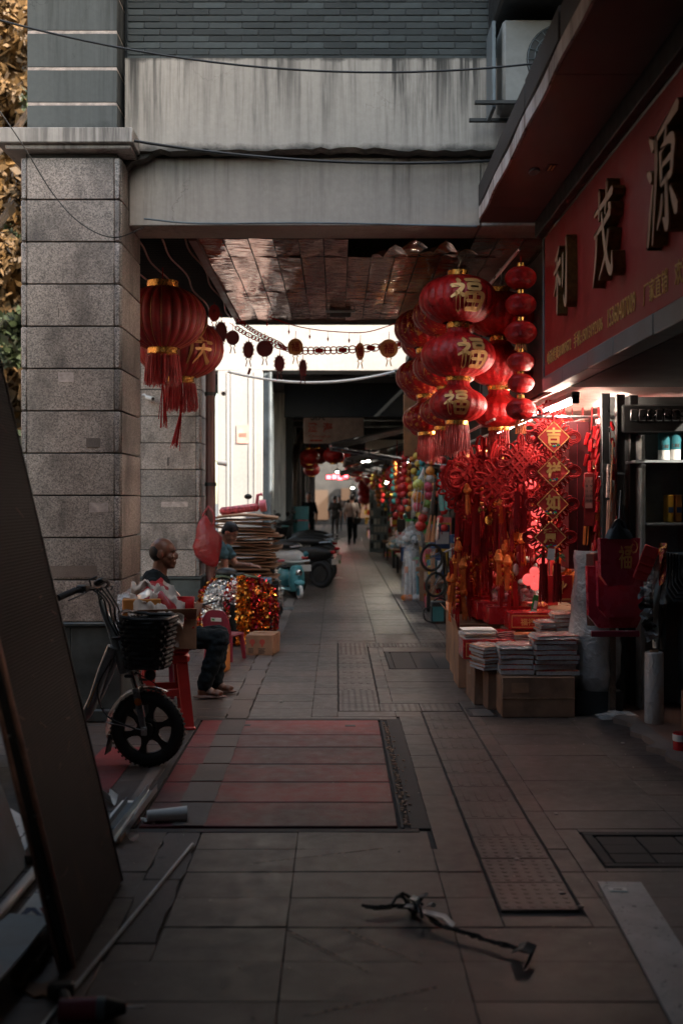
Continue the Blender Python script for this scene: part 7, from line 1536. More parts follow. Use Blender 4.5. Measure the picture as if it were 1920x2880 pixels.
def motor(label, x, y, rz, col, first=None):
    if first: return clone(first, (x, y, 0), rz, label)
    t = thing('motor_scooter', label, 'motor scooter', (x, y, 0), rz, 'motor scooters parked along the walkway')
    for px in (0, -1.25):
        w = mk('wheel', None, t, (px, 0, .24)); MB().tube([(.19*math.cos(a), 0, .19*math.sin(a)) for a in [2*PI*i/28 for i in range(28)]], .055, 8, True).obj('tyre', MT['rubber'], w); MB().cyl((0, -.05, 0), (0, .05, 0), .14, n=16).obj('rim', MT['black'], w)
    MB().tube(spline([(0, 0, .24), (-.12, 0, .6), (-.22, 0, .95)], 4), .05, 8).obj('fork', MT['black'], t); MB().slab(6, 8, lambda u, v: (-.02-.22*v, -.17+.34*u, .42+.55*v), (-.06, 0, 0)).obj('front_shield', MT[col], t, 60); MB().box(-.75, -.2, -.16, .16, .26, .34, .03).obj('footboard', MT['black'], t)
    mb = MB(); mb.ball((-1.05, 0, .60), (.44, .13, .16), 18, 12); mb.obj('tail_body', MT[col], t); mb = MB(); mb.ball((-.95, 0, .80), (.42, .15, .09), 16, 10); mb.obj('seat', MT['black'], t); MB().tube(spline([(-.36, -.36, 1.06), (-.26, -.2, 1.08), (-.24, 0, 1.04), (-.26, .2, 1.08), (-.36, .36, 1.06)], 4), .02, 8).obj('handlebar', MT['black'], t)
    MB().ball((-.14, 0, .98), (.08, .11, .08), 14, 10).obj('headlamp', MT['grey_metal'], t); MB().ball((-.10, 0, .46), (.22, .09, .07), 12, 8).obj('mudguard', MT[col], t); MB().cbox((-1.5, 0, .62), (.08, .12, .05), .02).obj('tail_lamp', MT['redgloss'], t); MB().cbox((-1.53, 0, .46), (.012, .2, .10), .004).obj('number_plate', MT['wht_pl'], t); MB().tube([(-1.3, -.13, .78), (-1.5, -.1, .8), (-1.5, .1, .8), (-1.3, .13, .78)], .014, 6).obj('grab_rail', MT['steel'], t)
    for s in (-1, 1): MB().tube([(-.28, s*.25, 1.07), (-.26, s*.34, 1.22)], .008, 6).obj('mirror_arm', MT['black'], t); MB().ball((-.26, s*.36, 1.26), (.02, .06, .04), 10, 6).obj('mirror', MT['black'], t)
    return t
mo = motor('black motor scooter nearest behind the child electric scooter', -1.30, 20.0, R(146), 'black'); motor('black motor scooter second in the parked row', -1.32, 21.2, R(152), 'black'); motor('black motor scooter third in the row, farther along', -1.30, 22.5, R(140), 'black', mo); motor('turquoise motor scooter last in the row before the blue crates', -1.34, 23.6, R(150), 'cyan')
m2 = motor('pale grey motor scooter standing against the worn white wall', -1.42, 18.6, R(128), 'wht_pl')
for k, (x, y, z, lbl) in enumerate(((-.92, 24.6, .62, 'upper blue crate of the pair beyond the scooters'), (-.92, 24.6, .30, 'lower blue crate of the pair beyond the scooters'))): boxes('plastic_crate', lbl, 'crate', [('side', 'teal', (-.3, .3, -.2, -.18, 0, .29)), ('side', 'teal', (-.3, .3, .18, .2, 0, .29)), ('side', 'teal', (-.3, -.28, -.178, .178, 0, .29)), ('side', 'teal', (.28, .3, -.178, .178, 0, .29)), ('base', 'teal', (-.278, .278, -.178, .178, 0, .02))], (x, y, z+.45), 0, 'blue crates')
carton('brown carton under the blue crates', -.90, 24.6, 0, .62, .5, .74, 0, 'card'); carton('brown carton left of the blue crates', -1.30, 24.5, .0, .16, .4, 1.1, 0, 'card'); carton('flat brown carton in front of the blue crates', -.62, 24.3, 0, .5, .4, .5, 0, 'card')
gs = thing('green_stool', 'little green folding stool beside the parked scooters', 'stool', (-.12, 26.5, 0)); MB().box(-.15, .15, -.12, .12, .27, .3, .01).obj('seat', MT['green'], gs)
for s in (-1, 1): MB().tube([(s*.12, -.1, .28), (s*.2, -.1, 0)], .016, 6).obj('leg', MT['green'], gs); MB().tube([(s*.12, .1, .28), (s*.2, .1, 0)], .016, 6).obj('leg', MT['green'], gs)
tag(MB().slab(8, 6, lambda u, v: (-.05+.16*u, 21.5+.16*v, .004+.03*math.sin(u*3)*math.sin(v*3)), (0, 0, -.003)).obj('litter', MT['wht']), 'scrap of white litter in the middle of the far walkway', 'litter')
# ================================================================ things lying and leaning in the foreground
def G(px, py, z=0.0): D = (H-z)*F/(py-1400); return Vector(((px-947)*D/F, D, z))
def ribbed():
    m, t, b = nodes('dark_ribbed_sheet'); co = coords(t); w = t.nodes.new('ShaderNodeTexWave'); w.bands_direction = 'Z'; w.inputs['Scale'].default_value = 26; w.inputs['Distortion'].default_value = .3; lk(t, co, w.inputs['Vector'])
    n = nz(t, mp(t, co, (2, 2, .5)), 2.2, 5); c = ramp(t, n.outputs[0], [(.3, (.005, .004, .004)), (.62, (.010, .007, .006)), (.74, (.075, .034, .024))]); lk(t, mix(t, .5, c, w.outputs['Color'], 'MULTIPLY'), b.inputs['Base Color']); b.inputs['Roughness'].default_value = .55; b.inputs['Specular IOR Level'].default_value = .12  # reddish noise patches painted in for warm reflections on the board
    bump(t, b, w.outputs['Fac'], .5, .004); return m
lb_ = thing('leaning_board', 'tall dark ribbed board leaning at the left edge of the view', 'board', (-.90, 4.09, 0)); lb_.rotation_euler = (0, -math.atan(.235), 0)
MB().box(-.002, .042, -.41, .41, .0, 2.75, .004).obj('panel', ribbed(), lb_)
for x in (-.012, .034): MB().box(x, x+.018, -.428, -.411, 0, 2.76, .005).obj('edge_strip', MT['ply_edge'], lb_)
MB().box(.007, .032, -.424, -.412, 0, 2.75).obj('edge_groove', MT['black'], lb_); MB().box(-.004, .046, .411, .426, 0, 2.76, .004).obj('edge_strip', MT['black'], lb_)
sf = M('pale_scuff', (.10, .06, .045), .7, var=.5, scale=60)
for k in range(9): MB().cyl((.014+.022*(k % 2), -.4285, .25+.27*k), (.014+.022*(k % 2), -.4305, .25+.27*k), .005, n=8).obj('screw', MT['steel'], lb_)
for k in range(22):
    y, z = rnd(-.38, .38), rnd(.2, 2.3); MB().cbox((.0425, y, z), (.001, rnd(.01, .09), rnd(.003, .008)), 0, Matrix.Rotation(rnd(-.5, .5), 3, 'X')).obj('scuff', sf, lb_)
l2 = thing('leaning_board', 'smooth grey board leaning behind the dark ribbed board', 'board', (-1.31, 4.15, 0)); l2.rotation_euler = (0, -.34, 0); MB().box(-.015, .012, -.65, .60, 0, .95, .004).obj('panel', MT['grey_metal'], l2); MB().box(-.018, .014, -.652, .602, .951, .97, .003).obj('top_edge', MT['black'], l2)
rod = tag(MB().tube([G(542, 2374, .012), G(125, 2880, .012), G(125, 2880, .012)+(G(125, 2880, .012)-G(542, 2374, .012))*.18], .0075, 6).obj('metal_rod', MT['alu']), 'long thin aluminium rod lying along the left foreground', 'rod')
tag(MB().tube([G(-60, 2640, .03), G(138, 2404, .03)], .021, 12).obj('white_pipe', MT['wht_pl']), 'white plastic pipe lying behind the dark leaning board', 'pipe')
def flat(name, label, cat, pts, z, m, t=.006):
    P = [G(*p, z) for p in pts]; c = sum(P, Vector())/len(P); o = MB().prism([(p.x-c.x, p.y-c.y) for p in P][::(1 if sum((P[i].x*P[(i+1) % len(P)].y-P[(i+1) % len(P)].x*P[i].y) for i in range(len(P))) > 0 else -1)], 0, t).obj(name, MT[m] if isinstance(m, str) else m); o.location = (c.x, c.y, z); return tag(o, label, cat)
shb = M('bluish_white_laminate', (.55, .62, .64), .5, var=.12)
s = flat('paper_sheet', 'white sheet with scribbled lines between the two leaning boards', 'paper', [(10, 2262), (121, 2332), (77, 2412), (20, 2395)], .02, 'wht', .003)
mb = MB()
for k in range(2):
    a = G(52+24*k, 2322+16*k, .024)-s.location; a = Vector(a)
    mb.tube([a+Vector((.006*math.sin(q*2.3), -.018*q, 0)) for q in range(9)], .0025, 4)
mb.obj('handwriting', MT['print_dark'], s)
flat('blue_white_board', 'pale blue grey board lying at the lower left edge', 'board', [(-80, 2660), (28, 2575), (146, 2584), (60, 2695), (-80, 2850)], .09, shb, .008)
pb = flat('printed_board', 'white board with dark chevron and red corner print', 'board', [(150, 2462), (166, 2522), (143, 2577), (48, 2577), (118, 2490)], .03, 'wht', .006)
def onb(o, pts, m, nm, z): mb = MB(); P = [Vector(G(*p, z))-o.location for p in pts]; A = sum(P[i].x*P[(i+1) % len(P)].y-P[(i+1) % len(P)].x*P[i].y for i in range(len(P))); P = P if A > 0 else P[::-1]; mb.prism([(p.x, p.y) for p in P], z-o.location.z-.002, z-o.location.z); return mb.obj(nm, MT[m], o)
onb(pb, [(56, 2574), (76, 2552), (100, 2552), (120, 2574), (108, 2574), (90, 2560), (70, 2574)], 'blue', 'chevron_print', .0385); onb(pb, [(113, 2553), (140, 2553), (124, 2572)], 'print_red', 'red_print', .0385); onb(pb, [(122, 2496), (135, 2484), (157, 2484), (157, 2497)], 'blue', 'block_print', .0385)
mb = MB(); c = Vector(G(132, 2508, .039))-pb.location; text(mb, 'EXCAVATING', Matrix.Translation(c) @ Matrix.Rotation(.2, 4, 'Z'), .085, .014, .001); mb.obj('lettering', MT['blue'], pb, 0)
for (a, b, w, lbl) in (((50, 2760), (172, 2560), .05, 'dark wooden batten under the pale blue board'), ((95, 2720), (178, 2585), .03, 'splintered dark batten beside the leaning board foot'), ((75, 2420), (125, 2330), .04, 'dark batten under the scribbled sheet')):
    tag(MB().bar(G(*a, .025), G(*b, .025), w, .04, .004).obj('batten', MT['bark']), lbl, 'batten')
flat('cardboard_scrap', 'torn piece of brown cardboard on the paving at lower left', 'cardboard', [(66, 2790), (80, 2764), (120, 2770), (157, 2758), (150, 2784), (136, 2806), (118, 2802), (100, 2808), (84, 2800)], .004, 'card_d', .005)
tag(MB().slab(10, 8, lambda u, v: (Vector(G(168+40*u, 2716-110*v, .0)).x, Vector(G(168+40*u, 2716-110*v)).y, .01+.045*abs(math.sin(u*9+v*7))*math.sin(u*3.1)), (0, 0, -.003)).obj('plastic_wrap', MT['film']), 'crumpled clear wrap at the foot of the leaning board', 'plastic')
dr = thing('cordless_drill', 'dark red and black cordless drill lying by the aluminium rod', 'drill', G(245, 2838, .03), .08); MB().cyl((-.08, 0, 0), (.03, 0, 0), .034, n=16).obj('body', MT['maroon_pl'], dr); MB().cyl((.031, 0, 0), (.055, 0, 0), .036, .034, 16).obj('collar', MT['grey_metal'], dr); MB().cyl((.056, 0, 0), (.115, 0, 0), .034, .016, 16).obj('chuck', MT['black'], dr); MB().cyl((.115, 0, 0), (.17, 0, 0), .004, n=6).obj('bit', MT['steel'], dr); MB().bar((-.05, 0, -.005), (-.09, .13, -.008), .034, .036, .01).obj('handle', MT['black'], dr); MB().cbox((-.10, .155, -.006), (.08, .05, .044), .01).obj('battery', MT['black'], dr)
# offcuts beyond the board
for (a, b, w, h, m, lbl) in (((326, 2366), (430, 2224), .045, .035, 'alu', 'dusty grey metal channel offcut beside the red covers'), ((318, 2330), (372, 2258), .05, .03, 'grey_metal', 'short grey channel offcut lying on the printed sheet'), ((334, 2372), (380, 2300), .012, .02, 'card', 'splintered pale wooden strip along the channel offcut')):
    A, B = G(*a, .02), G(*b, .02); d = (B-A).normalized(); n = Vector((-d.y, d.x, 0)); mb = MB(); mb.bar(A, B, w, .004); mb.bar(A+n*w*.5+Vector((0, 0, h*.5)), B+n*w*.5+Vector((0, 0, h*.5)), .004, h); mb.bar(A-n*w*.5+Vector((0, 0, h*.5)), B-n*w*.5+Vector((0, 0, h*.5)), .004, h); tag(mb.obj('metal_offcut', MT[m]), lbl, 'offcut')
ps = flat('printed_sheet', 'white sheet with blue and red print under the channel offcuts', 'paper', [(310, 2292), (345, 2252), (392, 2253), (370, 2290), (322, 2336), (305, 2330)], .006, 'wht', .003)
onb(ps, [(316, 2292), (336, 2272), (338, 2284), (324, 2298)], 'blue', 'blue_print', .0115); onb(ps, [(352, 2280), (368, 2276), (372, 2290)], 'blue', 'blue_print', .0115); onb(ps, [(364, 2279), (372, 2278), (368, 2283)], 'print_red', 'red_print', .0115)
c1 = G(322, 2270, 0); t = thing('pale_channel', 'curved pale offcut standing at the end of the printed sheet', 'offcut', c1, .5); MB().slab(8, 2, lambda u, v: (-.02+.04*u, .14*v, .05*(2*u-1)**2+.01), (0, 0, -.003)).obj('shell', MT['wht'], t, 60)
cp = thing('clear_cup', 'small clear plastic cup by the corner of the red covers', 'cup', G(368, 2346, .02), .4); mb = MB(); mb.T = Matrix.Rotation(R(80), 4, 'X'); mb.lathe([(0, 0), (.018, 0), (.024, .06), (.0225, .06), (.017, .003)], 16, flip=True); mb.obj('wall', MT['film'], cp)
pr_ = thing('paper_roll', 'loose white paper roll lying on the corner of the red covers', 'paper roll', G(470, 2292, .036), R(11)); mb = MB(); P = []
mb.slab(30, 6, lambda u, v: ((v-.5)*.19, (.022+.012*v+.006*u)*math.cos(u*9.2+1)+.0, (.022+.012*v+.006*u)*math.sin(u*9.2+1)), (0, 0, -.0012)); mb.obj('sheet', MT['wht'], pr_, 60)
MB().slab(6, 4, lambda u, v: (-.105+.05*v-.02*u, -.03+.05*u, -.022+.012*math.sin(u*8+v*5)), (0, 0, -.002)).obj('crumpled_end', MT['wht'], pr_, 50)
# white strip and sticker on the right
A, B, Cc, D_ = G(1679, 2487), G(1802, 2490), G(1930, 2690), G(1884, 2880); e = (D_-A)*.45
ws = thing('white_strip', 'dirty white laminate strip lying on the paving at lower right', 'strip', (A.x, A.y, 0)); d = (D_-A).normalized(); n = Vector((-d.y, d.x, 0)); n = n if n.x > 0 else -n; w = (B-A).length; L = 1.9
specm = flecked('speckled_white_laminate', (.46, .47, .47), (.04, .04, .04), .66, 46); q = [Vector((0, 0, 0)), n*w, n*w+d*L, d*L]
mb = MB(); mb.prism([(p.x, p.y) for p in q][::-1], .004, .012); mb.obj('sheet', specm, ws)
T = Matrix((n, -d, Vector((0, 0, 1)))).transposed().to_4x4(); T.translation = n*w*.36+d*.10+Vector((0, 0, .0125)); mb = MB(); mb.T = T; mb.box(-.035, .035, -.028, .028, 0, .001); mb.obj('sticker', MT['wht_pl'], ws); mb = MB(); mb.T = T; mb.box(-.034, .034, -.027, -.012, .0012, .002); mb.obj('sticker_band', MT['teal'], ws); mb = MB(); mb.T = T; mb.box(-.016, .018, .004, .010, .0012, .002); mb.obj('sticker_print', MT['print_dark'], ws)
# the tangle of black cable and torn silver trim
Z8 = lambda x, y, z=.012: G(960+x*.6122, 2040+y*.6122, z)
tg = thing('torn_cable', 'twisted black cable with torn silver trim lying on the paving', 'cable', Z8(400, 880, 0)); o0 = tg.location.copy()
pts = [(100, 845), (180, 852), (250, 842), (300, 850), (345, 835), (390, 880), (430, 915), (480, 940), (560, 965), (640, 990), (720, 1018), (790, 1035), (850, 1050)]
for k, dz in enumerate((.010, .020, .014)): MB().tube([p-o0+Vector((rnd(-.008, .008), rnd(-.008, .008)*(k+1)*.5, dz*.6+rnd(0, .005))) for p in spline([Z8(*q) for q in pts], 4)], [.003+.003*abs(math.sin(i*.31+k)) for i in range(49)], 5).obj('strand', MT['black'], tg)
for k in range(5): MB().tube([p-o0+Vector((0, 0, .02+.03*math.sin(i*.9+k))) for i, p in enumerate(spline([Z8(230+25*k, 850-6*k), Z8(300+12*k, 820+14*k), Z8(370, 790+30*k)], 3))], .006, 5).obj('frayed_strand', MT['black'], tg)
def strip3(P, w, m, nm):
    P = [Vector(p)-o0 for p in P]; N = len(P)-1; mb = MB(); mb.slab(3, N, lambda u, v: P[int(v*N+.01)]+Vector(((u-.5)*w*.5, (u-.5)*w, .01*abs(u-.5)+.012*math.sin(v*11))), (0, 0, -.003)); mb.obj(nm, m, tg, 40)
strip3([Z8(320, 792, .05), Z8(345, 815, .06), Z8(365, 845, .05), Z8(420, 875, .035), Z8(470, 892, .03), Z8(512, 908, .03)], .035, MT['alu'], 'silver_trim'); strip3([Z8(345, 800, .05), Z8(370, 775, .09), Z8(388, 768, .09)], .04, MT['grey_metal'], 'torn_flap'); strip3([Z8(396, 830, .03), Z8(412, 815, .07), Z8(426, 820, .06)], .03, MT['alu'], 'torn_flap'); strip3([Z8(290, 832, .03), Z8(325, 826, .045), Z8(345, 834, .04)], .03, MT['alu'], 'torn_flap'); strip3([Z8(795, 1030, .02), Z8(835, 1010, .06), Z8(880, 1050, .03), Z8(850, 1090, .02)], .07, MT['black'], 'torn_end')
lt = M('pale_litter', (.5, .45, .40), .8, var=.3)
for k, (x, y, lbl) in enumerate(((805, 614, 'pale litter crumb on the domed tactile tiles'), (1010, 770, 'pale litter crumb left of the white strip'), (985, 406, 'scrap of white litter on the right paving'), (1290, 80, 'white litter scrap near the threshold'), (1098, 832, 'tiny pale crumb near the white strip'))):
    p = Z8(x, y, .004); tag(MB().ball(p, (.014, .009, .005), 8, 5).obj('litter', lt), lbl, 'litter')
p = G(790, 1973, .004); tag(MB().ball(p, (.018, .012, .006), 8, 5).obj('litter', lt), 'white scrap on the paving beyond the red covers', 'litter')
mb = MB()
for k in range(260):
    x, y = rnd(-1.3, 1.9), rnd(3.2, 9); s = rnd(.0015, .005); mb.cbox((x, y, .004), (s*rnd(1, 2), s, s*.7), 0, Matrix.Rotation(rnd(0, 3), 3, 'Z'))
tag(mb.obj('crumbs', lt), 'scattered pale crumbs and dust over the paving', kind='stuff')
# ================================================================ goods and lights down the right side of the far walkway
def Z1(x, y, D): return W(580+x*.38265, 1120+y*.38265, D)
def Zr(x, y, D): return W(1100+x*.38265, 1100+y*.38265, D)
bm = [M('ball_'+n, c, .35, var=.25, scale=30) for n, c in (('orange', (.70, .27, .05)), ('white', (.5, .5, .48)), ('pink', (.70, .12, .2)), ('green', (.25, .45, .12)), ('red', (.6, .05, .04)), ('lime', (.5, .55, .12)))]
for k, (x, y, r, c, lbl) in enumerate(((285, 590, 34, 0, 'orange ball topmost in the hanging column of balls'), (285, 645, 34, 1, 'black and white ball second in the hanging column'), (268, 703, 36, 2, 'pink ball third in the hanging column'), (275, 768, 34, 2, 'second pink ball, lower in the hanging column'), (262, 830, 34, 3, 'green patterned ball in the hanging column'), (246, 880, 34, 1, 'pale ball under the green ball'), (232, 934, 36, 4, 'red ball near the bottom of the column'), (215, 992, 40, 4, 'large red ball lowest in the column'), (200, 690, 44, 5, 'lime ball in the net bag'), (195, 780, 44, 0, 'big orange ball in the net bag'), (190, 850, 36, 2, 'pink ball at the bottom of the net bag'), (225, 490, 22, 3, 'small green ball under the gold flecked lanterns'))):
    p = Zr(x, y, 14.0); b = MB().ball((0, 0, 0), r*.38265*14/F, 16, 12).obj('toy_ball', bm[c], None, 80, p); tag(b, lbl, 'ball', 'balls hanging outside the toy stall')
nt_ = thing('net_bag', 'white net bag of balls hanging outside the toy stall', 'net', Zr(235, 560, 14))
mb = MB()
for k in range(10): a = 2*PI*k/10; mb.tube([(.005, 0, 0), (-.04+.06*math.cos(a), .06*math.sin(a), -.22), (-.06+.09*math.cos(a), .09*math.sin(a), -.40), (-.07+.06*math.cos(a), .06*math.sin(a), -.56)], .004, 4)
mb.obj('mesh_cords', MT['wht_pl'], nt_)
for k, (x0, y0, x1, y1, m, lbl) in enumerate(((345, 600, 372, 880, 'cyan', 'pale turquoise plastic bat hanging left in the bunch'), (395, 610, 415, 870, 'cyan', 'pale turquoise plastic bat hanging right in the bunch'), (322, 640, 300, 900, 'black', 'black bat hanging at the left of the bunch'), (290, 910, 262, 1110, 'card', 'pale wooden bat left of the lower bunch'), (318, 915, 300, 1110, 'card', 'pale wooden bat right of the lower bunch'), (345, 930, 335, 1090, 'steel', 'grey metal bat beside the wooden bats'), (465, 780, 450, 930, 'black', 'black toy gun hanging by the bats'))):
    a, b = Zr(x0, y0, 13.2), Zr(x1, y1, 13.2); tag(MB().tube([a, a.lerp(b, .3), a.lerp(b, .8), b], [.012, .016, .034, .03], 10).obj('toy_bat', MT[m]), lbl, 'bat')
kbk = thing('child_bicycle', 'black child bicycle stood on end beside the wooden stand', 'bicycle', Zr(310, 1320, 13.6), R(30))
for nm, x, z, r in (('front_wheel', -.03, .16, .155), ('rear_wheel', .03, -.17, .14)):
    w = mk(nm, None, kbk, (x, 0, z)); MB().tube([(r*math.cos(a), 0, r*math.sin(a)) for a in [2*PI*i/30 for i in range(30)]], .017, 8, True).obj('tyre', MT['rubber'], w); mb = MB()
    for k in range(12): a = 2*PI*k/12; mb.tube([(0, .01*(-1)**k, 0), (r*math.cos(a), 0, r*math.sin(a))], .0025, 3)
    mb.obj('spokes', MT['steel'], w)
MB().tube([(-.03, .03, .16), (.16, 0, .22), (.20, 0, -.05), (.03, .03, -.17), (.14, 0, .02), (.16, 0, .22)], .014, 7).obj('frame', MT['black'], kbk); MB().cbox((.24, 0, -.08), (.06, .09, .16), .02).obj('seat', MT['black'], kbk); MB().tube([(.16, 0, .22), (.21, -.2, .30)], .011, 6).obj('handlebar', MT['steel'], kbk)
t = thing('wooden_stand', 'small pale wooden stand beside the child bicycle', 'stand', W(1185, 1690, 15.2)); MB().box(-.03, .03, -.02, .02, 0, .52, .004).obj('post', MT['card'], t); MB().box(.12, .18, -.02, .02, 0, .66, .004).obj('post', MT['card'], t); MB().box(-.08, .12, -.022, .018, .40, .46, .004).obj('rail', MT['card'], t); MB().box(-.03, .18, -.022, .018, .1, .15, .004).obj('rail', MT['card'], t)
wt = thing('bagged_toy_set', 'white and orange toy golf set in clear plastic at the pavement edge', 'toy', G(1158, 1690)); 
for x, h, m in ((-.09, .62, 'wht_pl'), (-.03, .72, 'wht_pl'), (.04, .60, 'wht_pl'), (.09, .5, 'cyan')): MB().tube([(x, 0, .03), (x*.8, 0, h)], .028, 8).obj('tube', MT[m], wt); MB().ball((x*1.2, -.02, .05), (.06, .05, .05), 10, 7).obj('foot', MT['orange'] if m == 'wht_pl' and x < 0 else MT['wht_pl'], wt)
MB().box(-.12, -.06, -.04, -.03, .42, .52, .004).obj('orange_tag', MT['orange'], wt); mb = MB(); mb.lathe([(.02, .86), (.12, .78), (.16, .4), (.17, .1), (.14, .0)], 16, ell=(1, .6)); mb.obj('bag', MT['film'], wt, 60)
bx_ = thing('battery_box', 'black battery box with a teal label on the pavement edge', 'battery', G(1237, 1752), 0); MB().box(-.115, .115, -.09, .12, 0, .27, .012).obj('case', MT['black'], bx_); MB().box(-.10, .035, -.0925, -.0905, .03, .21).obj('label', MT['teal'], bx_); MB().tube(spline([(-.115, 0, .2), (-.20, -.02, .16), (-.19, -.04, .05), (-.11, -.05, .01)], 5), .009, 6).obj('cable', MT['black'], bx_); MB().tube(spline([(-.08, .02, .27), (0, .02, .31), (.08, .02, .27)], 4), .01, 6).obj('handle', MT['black'], bx_)
plastic_bag('dark cloudy plastic bag over the toy boxes', Zr(150, 1150, 17), .22, MT['film'], ('black', 'teal', 'wht_pl'), 17); plastic_bag('pale plastic bag among the far toy boxes', Z1(1400, 1110, 20), .18, MT['film'], ('wht_pl', 'teal'), 19)
# low heaps of boxed toys along the far edge: each its own small box, smaller and less clear with distance
rg_ = random.Random(5); cols = ('redgloss', 'teal', 'yellow', 'pink', 'wht_pl', 'blue', 'green', 'black', 'orange', 'card', 'shirt_pale', 'cyan')
place = ['on the pavement edge', 'on the low table', 'on the upper rack']; colw = dict(redgloss='red', teal='teal', yellow='yellow', pink='pink', wht_pl='white', blue='blue', green='green', black='black', orange='orange', card='brown', shirt_pale='beige', cyan='turquoise')
tb_mesh = {}
for k in range(120):
    D = 15.5+34*(k/120)**1.3; lvl = rg_.choice((0, 0, 1, 1, 2)); x = 1.32+rg_.uniform(-.12, .75)+(.0 if D < 22 else .08); c = rg_.choice(cols); w, h = rg_.uniform(.10, .26), rg_.uniform(.12, .34); z = (0, .42, .85)[lvl]
    if c not in tb_mesh: tb_mesh[c] = (MB().box(-.5, .5, -.5, .5, 0, 1, .03).mesh('box_body', MT[c]), MB().box(-.42, .42, -.515, -.502, .2, .7).mesh('box_label', MT[rg_.choice(('wht_pl', 'yellow', 'redgloss', 'black'))]))
    t = thing('toy_box', '%s boxed toy %s, %s far toy stall' % (colw[c], place[lvl], 'nearer end of the' if D < 22 else 'middle of the' if D < 32 else 'distant end of the'), 'toy box', (x, D, z), rg_.uniform(-.4, .4), '%s boxed toys of the far stalls' % colw[c])
    mk('body', tb_mesh[c][0], t).scale = (w, w*.8, h); mk('label', tb_mesh[c][1], t).scale = (w, w*.8, h)
for k in range(7):
    D = 16.2+k*4.7; boxes('stall_table', ('nearest toy stall table', 'second toy stall table', 'third toy stall table', 'fourth toy stall table', 'fifth toy stall table', 'sixth toy stall table', 'last toy stall table')[k]+' along the far right side', 'table', [('top', 'card_d', (-.42, .5, -1.6, 1.6, .38, .42)), ('shelf', 'card_d', (.0, .5, -1.6, 1.6, .81, .85)), ('leg', 'black', (-.4, -.35, -1.55, -1.5, 0, .38)), ('leg', 'black', (-.4, -.35, 1.5, 1.55, 0, .38)), ('leg', 'black', (.44, .49, -1.55, -1.5, 0, .81)), ('leg', 'black', (.44, .49, 1.5, 1.55, 0, .81))], (1.62, D+.6, 0), 0, 'stall tables along the far walkway')
rk = thing('card_rack', 'tall rack of small carded goods standing at the far walkway edge', 'rack', (1.12, 30, 0)); MB().box(-.25, .25, 0, .04, .1, 1.75, .01).obj('frame', MT['grey_metal'], rk)
for r in range(7):
    for c in range(5): MB().box(-.22+.09*c, -.15+.09*c, -.03, -.004, .2+.215*r, .35+.215*r, .006).obj('carded_item', MT[rg_.choice(('black', 'wht_pl', 'grey_metal', 'shirt_pale'))], rk)
# hanging clutter further along: colourful strings
hc = [M('string_'+n, c, .5) for n, c in (('red', (.55, .03, .03)), ('orange', (.65, .22, .04)), ('teal', (.05, .25, .25)), ('yellow', (.6, .4, .06)))]
for k in range(58):
    D = 14.6+k*.5; t = thing('toy_string', 'string of small %s toys hanging at the %s of the far stalls' % (('red', 'orange', 'teal', 'yellow')[k % 4], 'near end' if D < 24 else 'middle' if D < 34 else 'distant end'), 'ornament', (1.02+rg_.uniform(-.08, .55), D, 2.25), 0, '%s toy strings of the far stalls' % ('red', 'orange', 'teal', 'yellow')[k % 4]); L = rg_.uniform(.6, 1.2)
    MB().tube([(0, 0, 0), (0, 0, -L)], .006, 4).obj('cord', MT['cord'], t); mb = MB()
    for q in range(int(L/.11)): mb.ball((rg_.uniform(-.04, .04), 0, -.1-q*.11), (.05, .05, .05), 8, 6)
    mb.obj('toys', hc[k % 4], t)['kind'] = 'stuff'
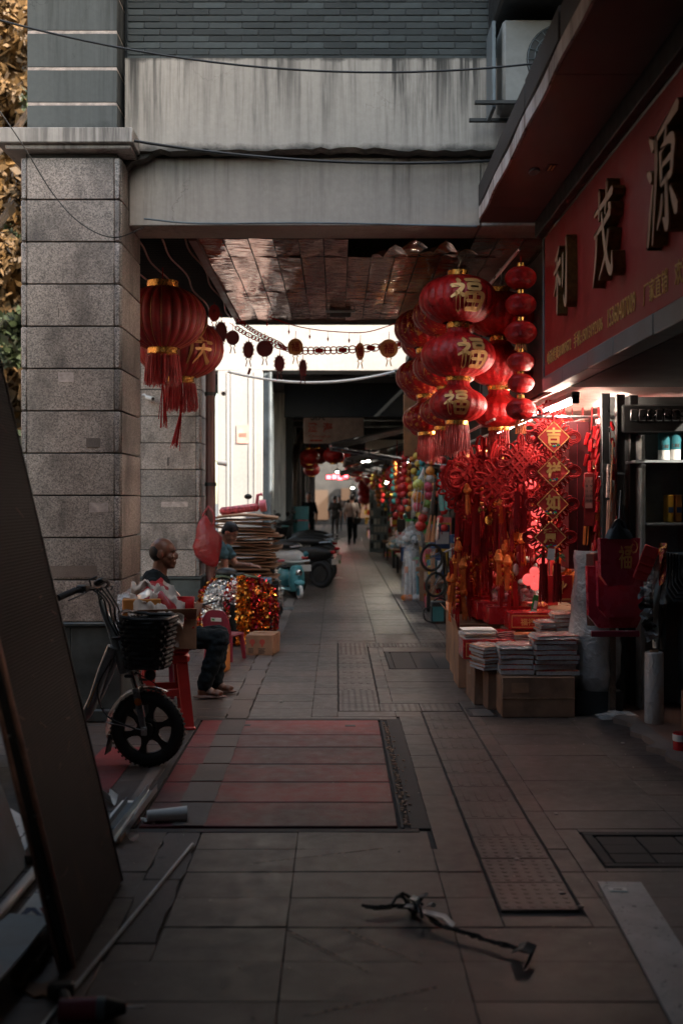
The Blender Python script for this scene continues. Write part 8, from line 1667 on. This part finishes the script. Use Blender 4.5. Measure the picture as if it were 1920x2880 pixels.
# distant lanterns
lm = MB().lathe(prof(.22, .18), 20, flip=True).mesh('lantern_shade', MT['lan']); lc = MB().lathe([(.08, -.19), (.085, .19), (0, .195)], 12, flip=True).mesh('lantern_cap', MT['gold'])
far_l = [(830, 425, 26), (935, 420, 24), (760, 430, 25), (775, 525, 30), (1000, 425, 31), (1085, 540, 38), (1115, 520, 36), (1060, 500, 40), (1160, 640, 36), (1160, 690, 36), (1205, 600, 34), (1130, 590, 42), (1250, 640, 32), (1215, 690, 36), (1270, 700, 32), (760, 470, 27), (1400, 560, 20), (1425, 640, 20), (1165, 740, 36)]
for k, (x, y, D) in enumerate(far_l):
    t = thing('far_lantern', 'small red lantern hanging %s far arcade' % ('on the left of the' if x < 900 else 'over the middle of the' if x < 1110 else 'among the stalls on the right of the'), 'lantern', Z1(x, y, D), 0, 'small lanterns of the far arcade, %s' % ('left' if x < 900 else 'middle' if x < 1110 else 'right')); mk('shade', lm, t); mk('cap', lc, t); MB().tube([(0, 0, .19), (0, 0, .6)], .008, 4).obj('cord', MT['cord'], t)
# lamps that show lit in the photograph
bulb_m = MB().ball((0, 0, 0), (.04, .04, .04), 10, 8).mesh('bulb', MT['led']); shade_m = MB().lathe([(.03, .12), (.11, .02), (.105, .0), (.02, .11)], 14).mesh('shade', MT['black'])
for k, (x, y, D, lbl) in enumerate(((962, 540, 40, 'lit lamp above the red lit sign'), (1150, 462, 30, 'lit lamp under the second black awning'), (1187, 458, 31, 'lit lamp right beside the one under the second awning'), (1212, 572, 36, 'lit lamp over the middle of the far stalls'), (1166, 592, 38, 'lit lamp deeper over the far stalls'), (1320, 615, 24, 'left lamp of the close pair low over the far stalls'), (1346, 611, 24, 'right lamp of the close pair low over the far stalls'), (1076, 656, 46, 'warm lit lamp far down the walkway'), (1466, 472, 19, 'lit lamp by the hanging toys of the nearer stall'), (1240, 396, 27, 'lit lamp high beside the grey awning'), (1030, 590, 44, 'lit lamp right of the red lit sign'), (1180, 610, 37, 'small lit lamp beside the deeper stall lamp'))):
    t = thing('stall_lamp', lbl, 'lamp', Z1(x, y, D), 0, 'lit lamps of the far stalls'); mk('bulb', bulb_m, t); mk('shade', shade_m, t); MB().tube([(0, 0, .1), (0, 0, .7)], .008, 4).obj('flex', MT['black'], t)
rs = thing('red_lit_sign', 'glowing red sign board across the far walkway', 'sign', Z1(962, 580, 41)); MB().box(-.42, .42, 0, .08, -.10, .10, .01).obj('case', MT['black'], rs)
for k in range(4): MB().cbox((-.31+.205*k, -.008, .01*(k % 2)), (.16, .012, .13+.02*(k % 3)), .03).obj('lit_panel', MT['ledred'], rs)
ld = thing('light_panel', 'white board leaning out from the right over the grey awning', 'panel', Z1(1300, 345, 25)); MB().box(-.4, .55, 0, .05, -.10, .12, .01).obj('board', MT['wht_pl'], ld)
ob = thing('orange_board', 'dull orange board on the wall behind the lantern strings', 'board', Z1(1500, 250, 16.2)); MB().box(-.10, .4, 0, .04, -.35, .55, .01).obj('board', M('orange_brown_board', (.22, .09, .03), .7, var=.3), ob)
